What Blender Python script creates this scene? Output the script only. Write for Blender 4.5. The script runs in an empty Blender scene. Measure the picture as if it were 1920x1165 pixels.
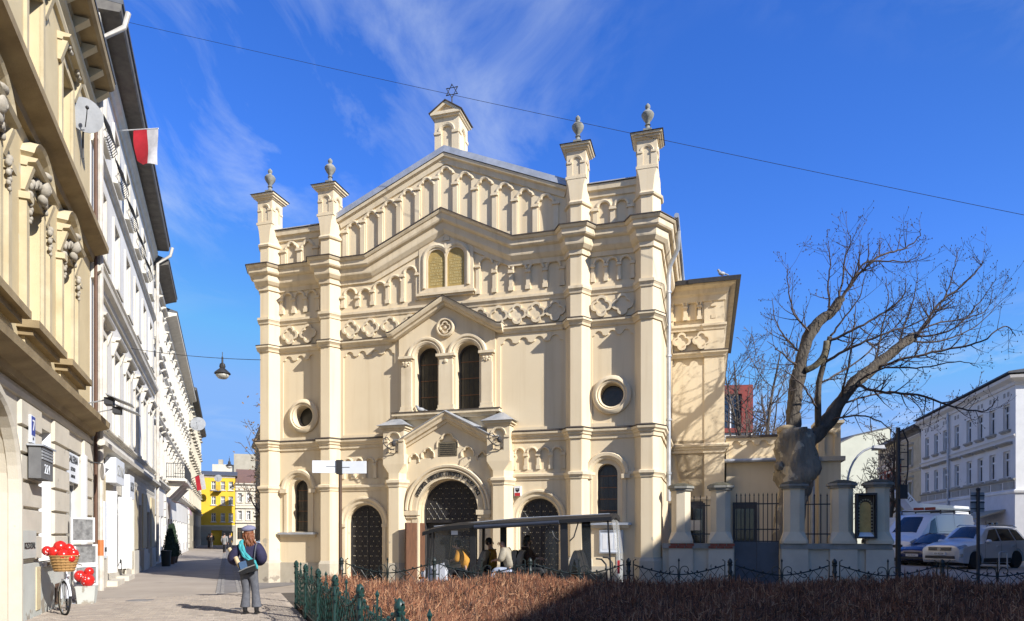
import bpy, bmesh, math, random
import numpy as np
from mathutils import Vector, Matrix
from mathutils.geometry import tessellate_polygon
rnd = random.Random(7)
R = math.radians
scn = bpy.context.scene
col = scn.collection

# ------------------------------------------------------------------ camera, sky, sun, exposure
FOC, PCX, PCY, EYE = 1273.0, 960.0, 1003.0, 1.6
cam = bpy.data.cameras.new('camera')
camo = bpy.data.objects.new('camera', cam); col.objects.link(camo)
camo.location = (0, 0, EYE); camo.rotation_euler = (R(90), 0, 0)
cam.sensor_width = 36.0; cam.lens = 36.0 * FOC / 1920.0
cam.shift_y = (PCY - 582.5) / 1920.0
cam.clip_start = 0.1; cam.clip_end = 3000
scn.camera = camo

SUN_EL, SUN_AZ = R(31), (0.775, -0.632)
SUN_DIR = Vector((SUN_AZ[0] * math.cos(SUN_EL), SUN_AZ[1] * math.cos(SUN_EL), math.sin(SUN_EL)))
wld = bpy.data.worlds.new('World'); scn.world = wld; wld.use_nodes = True
nt = wld.node_tree; nt.nodes.clear()
def wn(t, **k):
    n = nt.nodes.new(t)
    for a, b in k.items(): setattr(n, a, b)
    return n
wout = wn('ShaderNodeOutputWorld'); wbg = wn('ShaderNodeBackground'); wbg.inputs[1].default_value = 0.118
sky = wn('ShaderNodeTexSky', sky_type='NISHITA', sun_disc=False, sun_elevation=SUN_EL,
         sun_rotation=math.atan2(SUN_AZ[0], SUN_AZ[1]), air_density=1.0, dust_density=0.05, ozone_density=4.5)
hs = wn('ShaderNodeHueSaturation'); hs.inputs['Hue'].default_value = 0.512; hs.inputs['Saturation'].default_value = 1.22; hs.inputs['Value'].default_value = 0.80
nt.links.new(sky.outputs[0], hs.inputs['Color'])
tc = wn('ShaderNodeTexCoord'); sp = wn('ShaderNodeSeparateXYZ'); nt.links.new(tc.outputs['Generated'], sp.inputs[0])
def wm(op, a, b=None):
    n = wn('ShaderNodeMath', operation=op)
    for i, x in enumerate((a, b)):
        if x is None: continue
        if isinstance(x, (int, float)): n.inputs[i].default_value = x
        else: nt.links.new(x, n.inputs[i])
    return n.outputs[0]
zz = wm('ADD', wm('MAXIMUM', sp.outputs[2], 0.0), 0.12)
cmb = wn('ShaderNodeCombineXYZ')
nt.links.new(wm('DIVIDE', sp.outputs[0], zz), cmb.inputs[0]); nt.links.new(wm('DIVIDE', sp.outputs[1], zz), cmb.inputs[1])
mp = wn('ShaderNodeMapping'); mp.inputs['Location'].default_value = (8.8, 12.1, 0); mp.inputs['Rotation'].default_value = (0, 0, R(-25)); mp.inputs['Scale'].default_value = (0.9, 0.55, 1)
nt.links.new(cmb.outputs[0], mp.inputs[0])
nz = wn('ShaderNodeTexNoise'); nz.inputs['Scale'].default_value = 3.8; nz.inputs['Detail'].default_value = 10; nz.inputs['Roughness'].default_value = 0.60; nz.inputs['Distortion'].default_value = 0.6
nt.links.new(mp.outputs[0], nz.inputs['Vector'])
nz2 = wn('ShaderNodeTexNoise'); nz2.inputs['Scale'].default_value = 1.05; nz2.inputs['Detail'].default_value = 2
nt.links.new(mp.outputs[0], nz2.inputs['Vector'])
cr = wn('ShaderNodeValToRGB'); cr.color_ramp.elements[0].position = 0.46; cr.color_ramp.elements[1].position = 0.78
nt.links.new(nz.outputs[0], cr.inputs[0])
cr2 = wn('ShaderNodeValToRGB'); cr2.color_ramp.elements[0].position = 0.46; cr2.color_ramp.elements[1].position = 0.60
nt.links.new(nz2.outputs[0], cr2.inputs[0])
dens = wm('MULTIPLY', wm('MULTIPLY', cr.outputs[0], cr2.outputs[0]), 0.62)
wmix = wn('ShaderNodeMixRGB'); wmix.inputs[2].default_value = (3.2, 3.7, 4.5, 1)
wti = wn('ShaderNodeMixRGB', blend_type='MULTIPLY'); wti.inputs[2].default_value = (1.08, 1.22, 1.52, 1); nt.links.new(hs.outputs[0], wti.inputs[1])
nt.links.new(dens, wmix.inputs[0]); dotn = wn('ShaderNodeVectorMath', operation='DOT_PRODUCT'); dotn.inputs[1].default_value = SUN_DIR; nt.links.new(tc.outputs['Generated'], dotn.inputs[0])
away = wn('ShaderNodeMapRange', interpolation_type='SMOOTHSTEP'); away.inputs[1].default_value = 0.05; away.inputs[2].default_value = 0.55; away.inputs[3].default_value = 1; away.inputs[4].default_value = 0; nt.links.new(dotn.outputs['Value'], away.inputs[0])
nt.links.new(away.outputs[0], wti.inputs[0])   # the blue deepens away from the sun; round the sun the sky keeps its own pale glow
wlim = wn('ShaderNodeMixRGB', blend_type='DARKEN'); nt.links.new(away.outputs[0], wlim.inputs[0]); wlim.inputs[2].default_value = (1.15, 2.25, 4.5, 1); nt.links.new(wti.outputs[0], wlim.inputs[1]); nt.links.new(wlim.outputs[0], wmix.inputs[1])
nt.links.new(wmix.outputs[0], wbg.inputs[0]); nt.links.new(wbg.outputs[0], wout.inputs[0])

sun = bpy.data.lights.new('sun', 'SUN'); sun.energy = 4.25; sun.angle = R(0.5); sun.color = (1.0, 0.965, 0.92)
suno = bpy.data.objects.new('sun', sun); col.objects.link(suno)
suno.rotation_euler = SUN_DIR.to_track_quat('Z', 'Y').to_euler(); suno.location = (20, -20, 40)
vs = scn.view_settings; vs.view_transform = 'Standard'; vs.look = 'None'; vs.gamma = 1; vs.use_curve_mapping = False
vs.exposure = 0.87
scn.cycles.max_bounces = 6; scn.cycles.diffuse_bounces = 4; scn.cycles.transparent_max_bounces = 12

# ------------------------------------------------------------------ helpers
def dirn(px, py): return Vector(((px - PCX) / FOC, 1.0, -(py - PCY) / FOC))
def at(px, D, z=0.0): return Vector(((px - PCX) / FOC * D, D, z))
class Fr:
    """a vertical wall plane: u along it, depth y behind it, z up"""
    def __init__(s, ox, oy, ex, ey):
        l = math.hypot(ex, ey); s.o = Vector((ox, oy)); s.e = Vector((ex / l, ey / l)); s.n = Vector((ey / l, -ex / l))
        s.rz = math.atan2(ey, ex)
    def hit(s, px, py, w=0.0):
        r = dirn(px, py); o = s.o + s.n * w
        t = (o.dot(s.n)) / (r.x * s.n.x + r.y * s.n.y)
        p = Vector((r.x * t, r.y * t))
        return ((p - o).dot(s.e), EYE + r.z * t)
    def hu(s, px, w=0.0): return s.hit(px, PCY, w)[0]
    def hv(s, px, py, w=0.0): return s.hit(px, py, w)[1]
    def world(s, u, y, z): q = s.o + s.e * u - s.n * y; return Vector((q.x, q.y, z))

class MB:
    def __init__(s): s.v = []; s.f = []; s.mi = []; s.m = 0
    def add(s, vs_, fs_):
        b = len(s.v); s.v.extend(vs_)
        for f in fs_: s.f.append(tuple(b + i for i in f)); s.mi.append(s.m)
        return s
    def box(s, x0, x1, y0, y1, z0, z1):
        return s.add([(x0,y0,z0),(x1,y0,z0),(x1,y1,z0),(x0,y1,z0),(x0,y0,z1),(x1,y0,z1),(x1,y1,z1),(x0,y1,z1)],
                     [(0,3,2,1),(4,5,6,7),(0,1,5,4),(1,2,6,5),(2,3,7,6),(3,0,4,7)])
    def hexa(s, p): return s.add([tuple(q) for q in p], [(0,3,2,1),(4,5,6,7),(0,1,5,4),(1,2,6,5),(2,3,7,6),(3,0,4,7)])
    def plan(s, poly, z0, z1, top=None):
        """prism of a plan polygon; top = scale list or other polygon for the top"""
        n = len(poly); t = top or poly
        return s.add([(x,y,z0) for x,y in poly] + [(x,y,z1) for x,y in t],
                     [tuple(range(n-1,-1,-1)), tuple(range(n,2*n))] + [(i,(i+1)%n,n+(i+1)%n,n+i) for i in range(n)])
    def plate(s, outer, holes=(), y0=0.0, y1=0.1, back=False):
        loops = [outer] + list(holes); flat = [p for l in loops for p in l]
        tr = tessellate_polygon([[Vector((a, b, 0)) for a, b in l] for l in loops])
        n = len(flat)
        fs = [tuple(t) for t in tr] + ([tuple(i + n for i in t) for t in tr] if back else [])
        k = 0
        for l in loops:
            m = len(l)
            for i in range(m): fs.append((k+i, k+(i+1)%m, n+k+(i+1)%m, n+k+i))
            k += m
        return s.add([(a,y0,b) for a,b in flat] + [(a,y1,b) for a,b in flat], fs)
    def sweep(s, path, prof, mapf, side=1, closed=False, cap=True):
        """profile (offset, c) along a mitred 2D path; mapf(a, b, c) -> xyz"""
        P = [Vector(p) for p in path]; n = len(P); k = len(prof); base = []
        for i in range(n):
            a = P[i-1] if (i > 0 or closed) else None
            c = P[(i+1) % n] if (i < n-1 or closed) else None
            d1 = (P[i]-a).normalized() if a is not None else None
            d2 = (c-P[i]).normalized() if c is not None else None
            if d1 is None: d1 = d2
            if d2 is None: d2 = d1
            n1 = Vector((-d1.y, d1.x)); n2 = Vector((-d2.y, d2.x)); m = n1 + n2
            m = m / max(m.dot(n1), 0.25) if m.length > 1e-6 else n1
            for o, cc in prof:
                q = P[i] + m * o * side; base.append(tuple(mapf(q.x, q.y, cc)))
        fs = []
        for i in range(n if closed else n-1):
            j = (i+1) % n
            for q in range(k):
                r = (q+1) % k
                fs.append((i*k+q, i*k+r, j*k+r, j*k+q))
        if cap and not closed: fs += [tuple(range(k)), tuple(range((n-1)*k+k-1, (n-1)*k-1, -1))]
        return s.add(base, fs)
    def fsweep(s, path, prof, **k): return s.sweep(path, prof, lambda a, b, c: (a, c, b), **k)          # in the wall plane, c = y
    def psweep(s, path, prof, **k): return s.sweep(path, prof, lambda a, b, c: (a, b, c), side=-1, **k)   # in plan, c = z
    def lathe(s, prof, c=(0,0,0), n=12, axis='z'):
        vs_ = []; k = len(prof)
        for i in range(n):
            a = 2*math.pi*i/n; ca, sa = math.cos(a), math.sin(a)
            for r, z in prof:
                if axis == 'z': vs_.append((c[0]+r*ca, c[1]+r*sa, c[2]+z))
                elif axis == 'y': vs_.append((c[0]+r*ca, c[1]+z, c[2]+r*sa))
                else: vs_.append((c[0]+z, c[1]+r*ca, c[2]+r*sa))
        fs = [(i*k+q, ((i+1)%n)*k+q, ((i+1)%n)*k+q+1, i*k+q+1) for i in range(n) for q in range(k-1)]
        fs += [tuple(i*k for i in range(n-1,-1,-1)), tuple(i*k+k-1 for i in range(n))]
        return s.add(vs_, fs)
    def tube(s, path, r, n=6, closed=False):
        P = [Vector(p) for p in path]; m = len(P); rs = r if isinstance(r, (list, tuple)) else [r]*m
        vs_ = []; up = None
        for i in range(m):
            a = P[i-1] if (i > 0 or closed) else P[i]; c = P[(i+1)%m] if (i < m-1 or closed) else P[i]
            t = (c-a).normalized() if (c-a).length > 1e-9 else Vector((0,0,1))
            if up is None: up = Vector((0,0,1)) if abs(t.z) < .9 else Vector((1,0,0))
            x = t.cross(up)
            if x.length < 1e-4: x = t.orthogonal()
            x.normalize(); y = x.cross(t).normalized(); up = y
            for j in range(n):
                b = 2*math.pi*j/n; q = P[i] + x*math.cos(b)*rs[i] + y*math.sin(b)*rs[i]; vs_.append(tuple(q))
        fs = [(i*n+j, i*n+(j+1)%n, ((i+1)%m)*n+(j+1)%n, ((i+1)%m)*n+j) for i in range(m if closed else m-1) for j in range(n)]
        if not closed: fs += [tuple(range(n-1,-1,-1)), tuple(range((m-1)*n, m*n))]
        return s.add(vs_, fs)
    def ball(s, c, r, n=10, m=6, sz=None):
        sx, sy, sz_ = sz or (1,1,1)
        vs_ = [(c[0], c[1], c[2]-r*sz_)]
        for j in range(1, m):
            a = -math.pi/2 + math.pi*j/m
            for i in range(n):
                b = 2*math.pi*i/n
                vs_.append((c[0]+r*sx*math.cos(a)*math.cos(b), c[1]+r*sy*math.cos(a)*math.sin(b), c[2]+r*sz_*math.sin(a)))
        vs_.append((c[0], c[1], c[2]+r*sz_)); L = len(vs_)-1
        fs = [(0, 1+(i+1)%n, 1+i) for i in range(n)] + [(1+(j-1)*n+i, 1+(j-1)*n+(i+1)%n, 1+j*n+(i+1)%n, 1+j*n+i) for j in range(1, m-1) for i in range(n)]
        fs += [(1+(m-2)*n+i, 1+(m-2)*n+(i+1)%n, L) for i in range(n)]
        return s.add(vs_, fs)
    def xf(s, M): s.v = [tuple(M @ Vector(p)) for p in s.v]; return s
    def mesh(s, name, mats, smooth=False, fix=True):
        me = bpy.data.meshes.new(name); me.from_pydata(s.v, [], s.f)
        for m in (mats if isinstance(mats, (list, tuple)) else [mats]): me.materials.append(m)
        if any(s.mi): me.polygons.foreach_set('material_index', s.mi)
        if fix:
            b = bmesh.new(); b.from_mesh(me); bmesh.ops.recalc_face_normals(b, faces=b.faces); b.to_mesh(me); b.free()
        if smooth:
            me.shade_smooth()
            if smooth != 'all': me.set_sharp_from_angle(angle=R(38))
        me.update(); return me
    def build(s, name, mats, parent=None, smooth=False, fix=True, label=None):
        o = bpy.data.objects.new(name, s.mesh(name, mats, smooth, fix)); col.objects.link(o)
        if parent is not None: o.parent = parent
        if label: o['label'] = label
        return o
def tag(o, label=None, cat=None, group=None, kind=None):
    if label: o['label'] = label
    if cat: o['category'] = cat
    if group: o['group'] = group
    if kind: o['kind'] = kind
    return o
def thing(name, label, cat, loc=(0,0,0), rz=0.0, group=None):
    o = bpy.data.objects.new(name, None); col.objects.link(o); o.empty_display_size = 0.2
    o.location = loc; o.rotation_euler = (0,0,rz); return tag(o, label, cat, group)
def inst(o, loc=(0,0,0), rz=0.0, sc=None, parent=None, name=None):
    c = o.copy(); col.objects.link(c); c.location = loc; c.rotation_euler = (0,0,rz)
    if sc: c.scale = sc
    if parent is not None: c.parent = parent
    return c
def copy_tree(o, loc=None, rz=None, parent=None):
    c = o.copy(); col.objects.link(c)
    if parent is not None: c.parent = parent
    if loc is not None: c.location = loc
    if rz is not None: c.rotation_euler = (0,0,rz)
    for ch in list(o.children): copy_tree(ch, parent=c)
    return c

# ------------------------------------------------------------------ materials
def srgb(r, g, b): return tuple((c/255/12.92 if c/255 <= .04045 else ((c/255+.055)/1.055)**2.4) for c in (r, g, b))
def mat(name, c, rough=0.85, c2=None, scale=3.0, amt=0.5, bump=0.0, bscale=40.0, metal=0.0, stretch=None, spots=None, spec=None, emit=None, streak=None, bdist=.02):
    """principled with two noise layers (broad tone drift, fine grain); spots = (colour, scale, threshold, zmax or None)"""
    m = bpy.data.materials.new(name); m.use_nodes = True; t = m.node_tree; b = t.nodes['Principled BSDF']
    b.inputs['Roughness'].default_value = rough; b.inputs['Metallic'].default_value = metal
    if spec is not None: b.inputs['Specular IOR Level'].default_value = spec
    N = t.nodes.new; K = t.links.new
    g = N('ShaderNodeNewGeometry'); mpg = N('ShaderNodeMapping'); K(g.outputs['Position'], mpg.inputs[0])
    if stretch: mpg.inputs['Scale'].default_value = stretch
    if c2 is None: c2 = tuple(x*0.72 for x in c)
    n1 = N('ShaderNodeTexNoise'); n1.inputs['Scale'].default_value = scale; n1.inputs['Detail'].default_value = 7; n1.inputs['Roughness'].default_value = .62
    K(mpg.outputs[0], n1.inputs['Vector'])
    r1 = N('ShaderNodeValToRGB'); r1.color_ramp.elements[0].position = .5-.28*amt-.02; r1.color_ramp.elements[1].position = .5+.3*amt+.04
    r1.color_ramp.elements[0].color = (*c2, 1); r1.color_ramp.elements[1].color = (*c, 1); K(n1.outputs[0], r1.inputs[0])
    out = r1.outputs[0]
    if spots:
        for sc_, ss, th, zmax in (spots if isinstance(spots, list) else [spots]):
            n2 = N('ShaderNodeTexNoise'); n2.inputs['Scale'].default_value = ss; n2.inputs['Detail'].default_value = 6
            mo = N('ShaderNodeMapping'); mo.inputs['Location'].default_value = (ss*3.1, 7.7, 1.3); K(g.outputs['Position'], mo.inputs[0]); K(mo.outputs[0], n2.inputs['Vector'])
            v = n2.outputs[0]
            if zmax is not None:
                s_ = N('ShaderNodeSeparateXYZ'); K(g.outputs['Position'], s_.inputs[0])
                mr = N('ShaderNodeMapRange'); mr.inputs[1].default_value = 0; mr.inputs[2].default_value = zmax; mr.inputs[3].default_value = .16; mr.inputs[4].default_value = -.14
                K(s_.outputs[2], mr.inputs[0]); ad = N('ShaderNodeMath'); ad.operation = 'ADD'; K(v, ad.inputs[0]); K(mr.outputs[0], ad.inputs[1]); v = ad.outputs[0]
            r2 = N('ShaderNodeValToRGB'); r2.color_ramp.elements[0].position = th; r2.color_ramp.elements[1].position = th+.03; K(v, r2.inputs[0])
            mx = N('ShaderNodeMixRGB'); mx.inputs[2].default_value = (*sc_, 1); K(r2.outputs[0], mx.inputs[0]); K(out, mx.inputs[1]); out = mx.outputs[0]
    if streak:
        ms = N('ShaderNodeMapping'); ms.inputs['Scale'].default_value = (5.5, 5.5, .32); K(g.outputs['Position'], ms.inputs[0]); n4 = N('ShaderNodeTexNoise'); n4.inputs['Scale'].default_value = 1.0; n4.inputs['Detail'].default_value = 5; K(ms.outputs[0], n4.inputs['Vector'])
        r4 = N('ShaderNodeValToRGB'); r4.color_ramp.elements[0].position = .50; r4.color_ramp.elements[1].position = .74; r4.color_ramp.elements[0].color = (1,1,1,1); r4.color_ramp.elements[1].color = (streak, streak*.97, streak*.92, 1); K(n4.outputs[0], r4.inputs[0])
        mm = N('ShaderNodeMixRGB'); mm.blend_type = 'MULTIPLY'; mm.inputs[0].default_value = 1; K(out, mm.inputs[1]); K(r4.outputs[0], mm.inputs[2]); out = mm.outputs[0]
    K(out, b.inputs['Base Color'])
    if bump:
        n3 = N('ShaderNodeTexNoise'); n3.inputs['Scale'].default_value = bscale; n3.inputs['Detail'].default_value = 5; K(mpg.outputs[0], n3.inputs['Vector'])
        bp = N('ShaderNodeBump'); bp.inputs['Strength'].default_value = bump; bp.inputs['Distance'].default_value = bdist; K(n3.outputs[0], bp.inputs['Height']); K(bp.outputs[0], b.inputs['Normal'])
    if emit:
        b.inputs['Emission Color'].default_value = (*c, 1); b.inputs['Emission Strength'].default_value = emit
    return m
def glass_mat(name, c=(.02,.025,.03), rough=.04):
    m = bpy.data.materials.new(name); m.use_nodes = True; t = m.node_tree; b = t.nodes['Principled BSDF']
    b.inputs['Base Color'].default_value = (*c, 1); b.inputs['Roughness'].default_value = rough; b.inputs['Specular IOR Level'].default_value = .6
    n = t.nodes.new('ShaderNodeTexNoise'); n.inputs['Scale'].default_value = 1.7; bp = t.nodes.new('ShaderNodeBump'); bp.inputs['Strength'].default_value = .06
    t.links.new(n.outputs[0], bp.inputs['Height']); t.links.new(bp.outputs[0], b.inputs['Normal'])
    return m
def clear_mat(name, tint=(.8,.85,.85), a=.35, rough=.06):
    m = bpy.data.materials.new(name); m.use_nodes = True; t = m.node_tree
    b = t.nodes['Principled BSDF']; b.inputs['Base Color'].default_value = (*tint, 1); b.inputs['Roughness'].default_value = rough; b.inputs['Alpha'].default_value = a
    return m

M = {}
def dm(k, *a, **kw): M[k] = mat(k, *a, **kw)
dm('stucco', (.745,.622,.425), .9, c2=(.665,.54,.35), scale=.55, amt=.9, bump=.12, bscale=60, streak=.90, spots=[((.45,.395,.30), 1.6, .69, 2.9), ((.33,.30,.25), 3.3, .755, 2.2), ((.45,.19,.08), 5.0, .815, 2.4)])
dm('trim', (.755,.64,.45), .88, c2=(.62,.50,.325), scale=1.4, amt=.9, bump=.1, bscale=70, streak=.82)
dm('plinth', (.55,.49,.38), .95, c2=(.38,.33,.25), scale=2.2, amt=.9, bump=.3, bscale=30, spots=((.27,.23,.18), 2.6, .66, 1.0))
dm('flashing', (.09,.07,.055), .6, c2=(.05,.04,.035), scale=5)
dm('zinc', (.50,.52,.55), .42, c2=(.34,.36,.38), scale=3, metal=.35)
dm('zinc_rust', (.52,.53,.55), .5, c2=(.40,.40,.41), scale=3, metal=.2, spots=((.33,.08,.03), 2.4, .62, None))
dm('urnstone', (.36,.35,.31), .9, c2=(.14,.14,.11), scale=6, amt=.8, bump=.2)
dm('greycap', (.14,.14,.14), .8)
dm('darkmetal', (.025,.025,.03), .55, c2=(.05,.045,.04), scale=8)
dm('doormetal', (.035,.033,.037), .5, c2=(.02,.02,.022), scale=5, metal=.4, bump=.2, bscale=25)
dm('stud', (.55,.5,.38), .4, metal=.6)
dm('wood', (.15,.065,.03), .7, c2=(.08,.035,.018), scale=5, stretch=(6,6,.7), bump=.15)
dm('plaque', (.19,.155,.09), .6, c2=(.10,.085,.055), scale=14, amt=.7, bump=.6, bscale=50)
dm('tablet', (.46,.33,.11), .65, c2=(.36,.25,.08), scale=7, bump=.3, bscale=30)
dm('tablet_text', (.66,.55,.26), .6)
dm('letter', (.035,.03,.025), .7)
dm('leadglass', (.030,.028,.022), .30, c2=(.012,.012,.010), scale=7, amt=.7, bump=.4, bscale=18)
dm('rustbar', (.20,.10,.05), .8)
dm('white', (.80,.80,.79), .6, c2=(.72,.72,.71), scale=2)
dm('signwhite', (.72,.75,.78), .4, c2=(.66,.69,.72), scale=4)
dm('red', (.55,.03,.03), .5)
dm('black', (.02,.02,.02), .6)
dm('brick', (.30,.09,.055), .9, c2=(.20,.06,.04), scale=9, bump=.3)
M['glass'] = glass_mat('glass', (.012,.014,.016), .10); M['glassblue'] = glass_mat('glassblue', (.02,.03,.05))
# ------------------------------------------------------------------ 2D outlines in a wall plane
def rectp(u0, u1, v0, v1): return [(u0,v0),(u1,v0),(u1,v1),(u0,v1)]
def arc(cu, cv, r, a0, a1, n): return [(cu + r*math.cos(R(a0+(a1-a0)*i/n)), cv + r*math.sin(R(a0+(a1-a0)*i/n))) for i in range(n+1)]
def archp(u0, u1, v0, vs_, n=10): return [(u0,v0),(u1,v0)] + arc((u0+u1)/2, vs_, (u1-u0)/2, 0, 180, n)
def circ(cu, cv, r, n=28): return arc(cu, cv, r, 0, 360, n)[:-1]
def trehead(uc, vs_, w, n=4, k=1.0):
    """trefoil arch head, from the right springing over to the left one"""
    a, b = .27*w, .23*w
    return arc(uc+a, vs_, b, 0, 78, n) + arc(uc, vs_+b*k, a, 8, 172, 2*n) + arc(uc-a, vs_, b, 102, 180, n)
def trep(uc, w, v0, vs_): return [(uc-w/2,v0),(uc+w/2,v0)] + trehead(uc, vs_, w)
def quat(uc, vc, rr, n=8):
    d, r = .52*rr, .48*rr; o = []
    for k in range(4):
        a = 90*k; o += arc(uc+d*math.cos(R(a)), vc+d*math.sin(R(a)), r, a-93, a+93, n)
    return o
def lombard(u0, u1, v0, vt, n, drop=.16):
    """panel whose top edge is a row of small corbelled arches"""
    s = (u1-u0)/n; o = [(u0,v0),(u1,v0)]
    for i in range(n-1, -1, -1):
        a = u0+s*i; c = a+s/2
        o += [(a+s-.001, vt-drop)] if i < n-1 else [(u1, vt-drop)]
        o += arc(c, vt-drop+.03, s*.30, 0, 180, 6) + [(a+.004, vt-drop)]
    return o
HOOD = [(0,.01),(0,-.035),(.03,-.055),(.065,-.04),(.075,.01)]
def prof(o, z0, z1, top=.04): return [(-.03,z0),(o*.3,z0),(o*.45,z0+(z1-z0)*.3),(o*.82,z0+(z1-z0)*.55),(o,z0+(z1-z0)*.62),(o,z1),(-.03,z1+top)]

SF = Fr(-8.2528, 22.9172, .96108, -.27628)
SY = thing('synagogue', 'cream stucco synagogue with gabled front, corner turrets and studded black doors', 'synagogue', SF.world(0,0,0), SF.rz)
CU = 6.47; PU = 6.57; TW = [.12, 2.40, 10.61, 12.63]; TR, TF, TP = .37, .165, .33
def tw(c): return [(c-TR,0),(c-TF,-TP),(c+TF,-TP),(c+TR,0)]
UL, UR = TW[0]-TR, TW[3]+TR
ZB, ZC, ZD = (4.40,4.70), (7.68,7.88), (8.60,8.80)
ZAL, ZAR = (3.02,3.20), (3.24,3.42)
sy = lambda name, mb, m, **k: mb.build(name, M[m], SY, **k)

# --- towers
for i, c in enumerate(TW):
    m = MB(); pts = [(c-TR,.45)] + tw(c) + [(c+TR,.45)]
    m.plan(pts, -.5, 10.2); sy('tower_shaft', m, 'stucco')
    m = MB(); q = .06
    pp = [(c-TR-q,.42),(c-TR-q,-.02),(c-TF-q*.6,-TP-q),(c+TF+q*.6,-TP-q),(c+TR+q,-.02),(c+TR+q,.42)]
    m.plan(pp, -.5, .66 + (.2 if i > 1 else 0)); m.plan(pp, .66 + (.2 if i > 1 else 0), .76 + (.2 if i > 1 else 0), [(c+(x-c)*.88, y*.87+.01) for x, y in pp])
    sy('tower_plinth', m, 'plinth')
    # upper stage, urn
    t = MB(); t.plan([(c-TR+.02,.32)] + [(c+(x-c)*.97, y) for x, y in tw(c)] + [(c+TR-.02,.32)], 10.35, 11.16)
    o8 = [(c-.36,.30),(c-.36,0),(c-TF,-TP),(c+TF,-TP),(c+.36,0),(c+.36,.30)]
    sq = [(c-.30,.28),(c-.30,-.20),(c-.275,-TP),(c+.275,-TP),(c+.30,-.20),(c+.30,.28)]
    t.plan(o8, 11.26, 11.72, [(a+(b-a)*.5, y+(y2-y)*.5) for (a,y),(b,y2) in zip(o8, sq)])
    t.plan([(a+(b-a)*.5, y+(y2-y)*.5) for (a,y),(b,y2) in zip(o8, sq)], 11.72, 11.92, sq)
    t.box(c-.305,c+.305,-.34,.29,11.92,12.0); t.box(c-.25,c+.25,-.29,.24,12.0,12.72)
    tu = sy('turret', t, 'stucco')
    s = MB(); s.psweep([(c-.36,.32)] + [(c+(x-c)*.97, y) for x, y in tw(c)] + [(c+.36,.32)], [(-.05,11.14),(.05,11.17),(.07,11.22),(.0,11.30),(-.05,11.30)])
    s.build('moulding', M['trim'], tu)
    f = MB()
    for a in (0, 90, 180, 270):
        g = MB(); g.plate(rectp(-.275,.275,12.0,12.74), [archp(-.11,.11,12.04,12.42,8)], -.285, -.245)
        g.fsweep(arc(0,12.42,.13,180,0,10), [(0,-.28),(0,-.30),(.05,-.315),(.07,-.28)])
        for sx in (-1, 1): g.box(sx*.19-.075, sx*.19+.075, -.31, -.27, 12.37, 12.43)
        g.xf(Matrix.Translation((c,-.025,0)) @ Matrix.Rotation(R(a), 4, 'Z')); b = len(f.v); f.v += g.v; f.f += [tuple(b+i for i in q_) for q_ in g.f]; f.mi += g.mi
    f.build('blind_arch', M['trim'], tu)
    cp = MB()
    for e, z0, z1 in ((.05,12.74,12.78),(.10,12.78,12.84),(.15,12.84,12.90)): cp.box(c-.275-e, c+.275+e, -.30-e, .25+e, z0, z1)
    cp.build('cap', M['trim'], tu)
    cp = MB(); cp.hexa([(c-.46,-.49,12.905),(c+.46,-.49,12.905),(c+.46,.44,12.905),(c-.46,.44,12.905),(c-.16,-.18,12.99),(c+.16,-.18,12.99),(c+.16,.13,12.99),(c-.16,.13,12.99)]); cp.build('cap_flashing', M['flashing'], tu)
    un = MB(); un.box(c-.16,c+.16,-.185,.135,12.985,13.08); un.box(c-.12,c+.12,-.145,.095,13.08,13.16)
    un.lathe([(.10,13.16),(.065,13.22),(.05,13.28),(.085,13.30),(.055,13.33),(.075,13.40),(.13,13.47),(.175,13.56),(.18,13.61),(.13,13.68),(.06,13.72),(.05,13.76),(.075,13.80),(.07,13.86),(.02,13.92)], (c,-.025,0), 14)
    un.build('urn', M['urnstone'], tu, smooth=True)

# --- front walls: outer skin with all recesses, inner skin with the real openings, body
WL, WR = (1.22, 1.68, 3.12), (11.46, 1.95, 3.36)             # arched bay windows: centre, sill, springing
OCL, OCR = (1.40, 5.53, .545), (11.60, 5.66, .545)
DL, DR = (3.62, .15, 1.95), (9.40, .27, 2.08)                # side doors
WIN = [5.82, 7.18]; WV = (5.45, 7.14); WH = .385
MD = (PU, 2.36, .90)
nicheL, nicheC, nicheR, parts_niche = [], [], [], []
def niche(lst, uc, w, v0, vs_, gap, kind='round', last=False, basev=None):
    if kind == 'round': lst.append(archp(uc-w/2, uc+w/2, v0, vs_, 8)); path = arc(uc, vs_, w/2+.004, 180, 0, 10)
    else: lst.append(trep(uc, w, v0, vs_)); path = [(x, z) for x, z in reversed(trehead(uc, vs_, w+.008))]
    m = MB(); h = min(gap*.5-.003, .10); m.fsweep(path, [(0,.012),(0,-.03),(h*.4,-.05),(h*.85,-.036),(h,.012)])
    for sx in ((-1, 1) if last else (-1,)):
        x = uc + sx*(w/2+gap/2); g = gap/2-.004
        m.box(x-g*1.0, x+g*1.0, -.075, .01, vs_-.10, vs_-.055); m.box(x-g*.86, x+g*.86, -.058, .01, vs_-.055, vs_-.01)
        m.box(x-g*.66, x+g*.66, -.032, .01, v0-.0, vs_-.10)
        if basev is not None: m.box(x-g*.9, x+g*.9, -.045, .01, basev, basev+.12)
    parts_niche.append(m)
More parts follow.
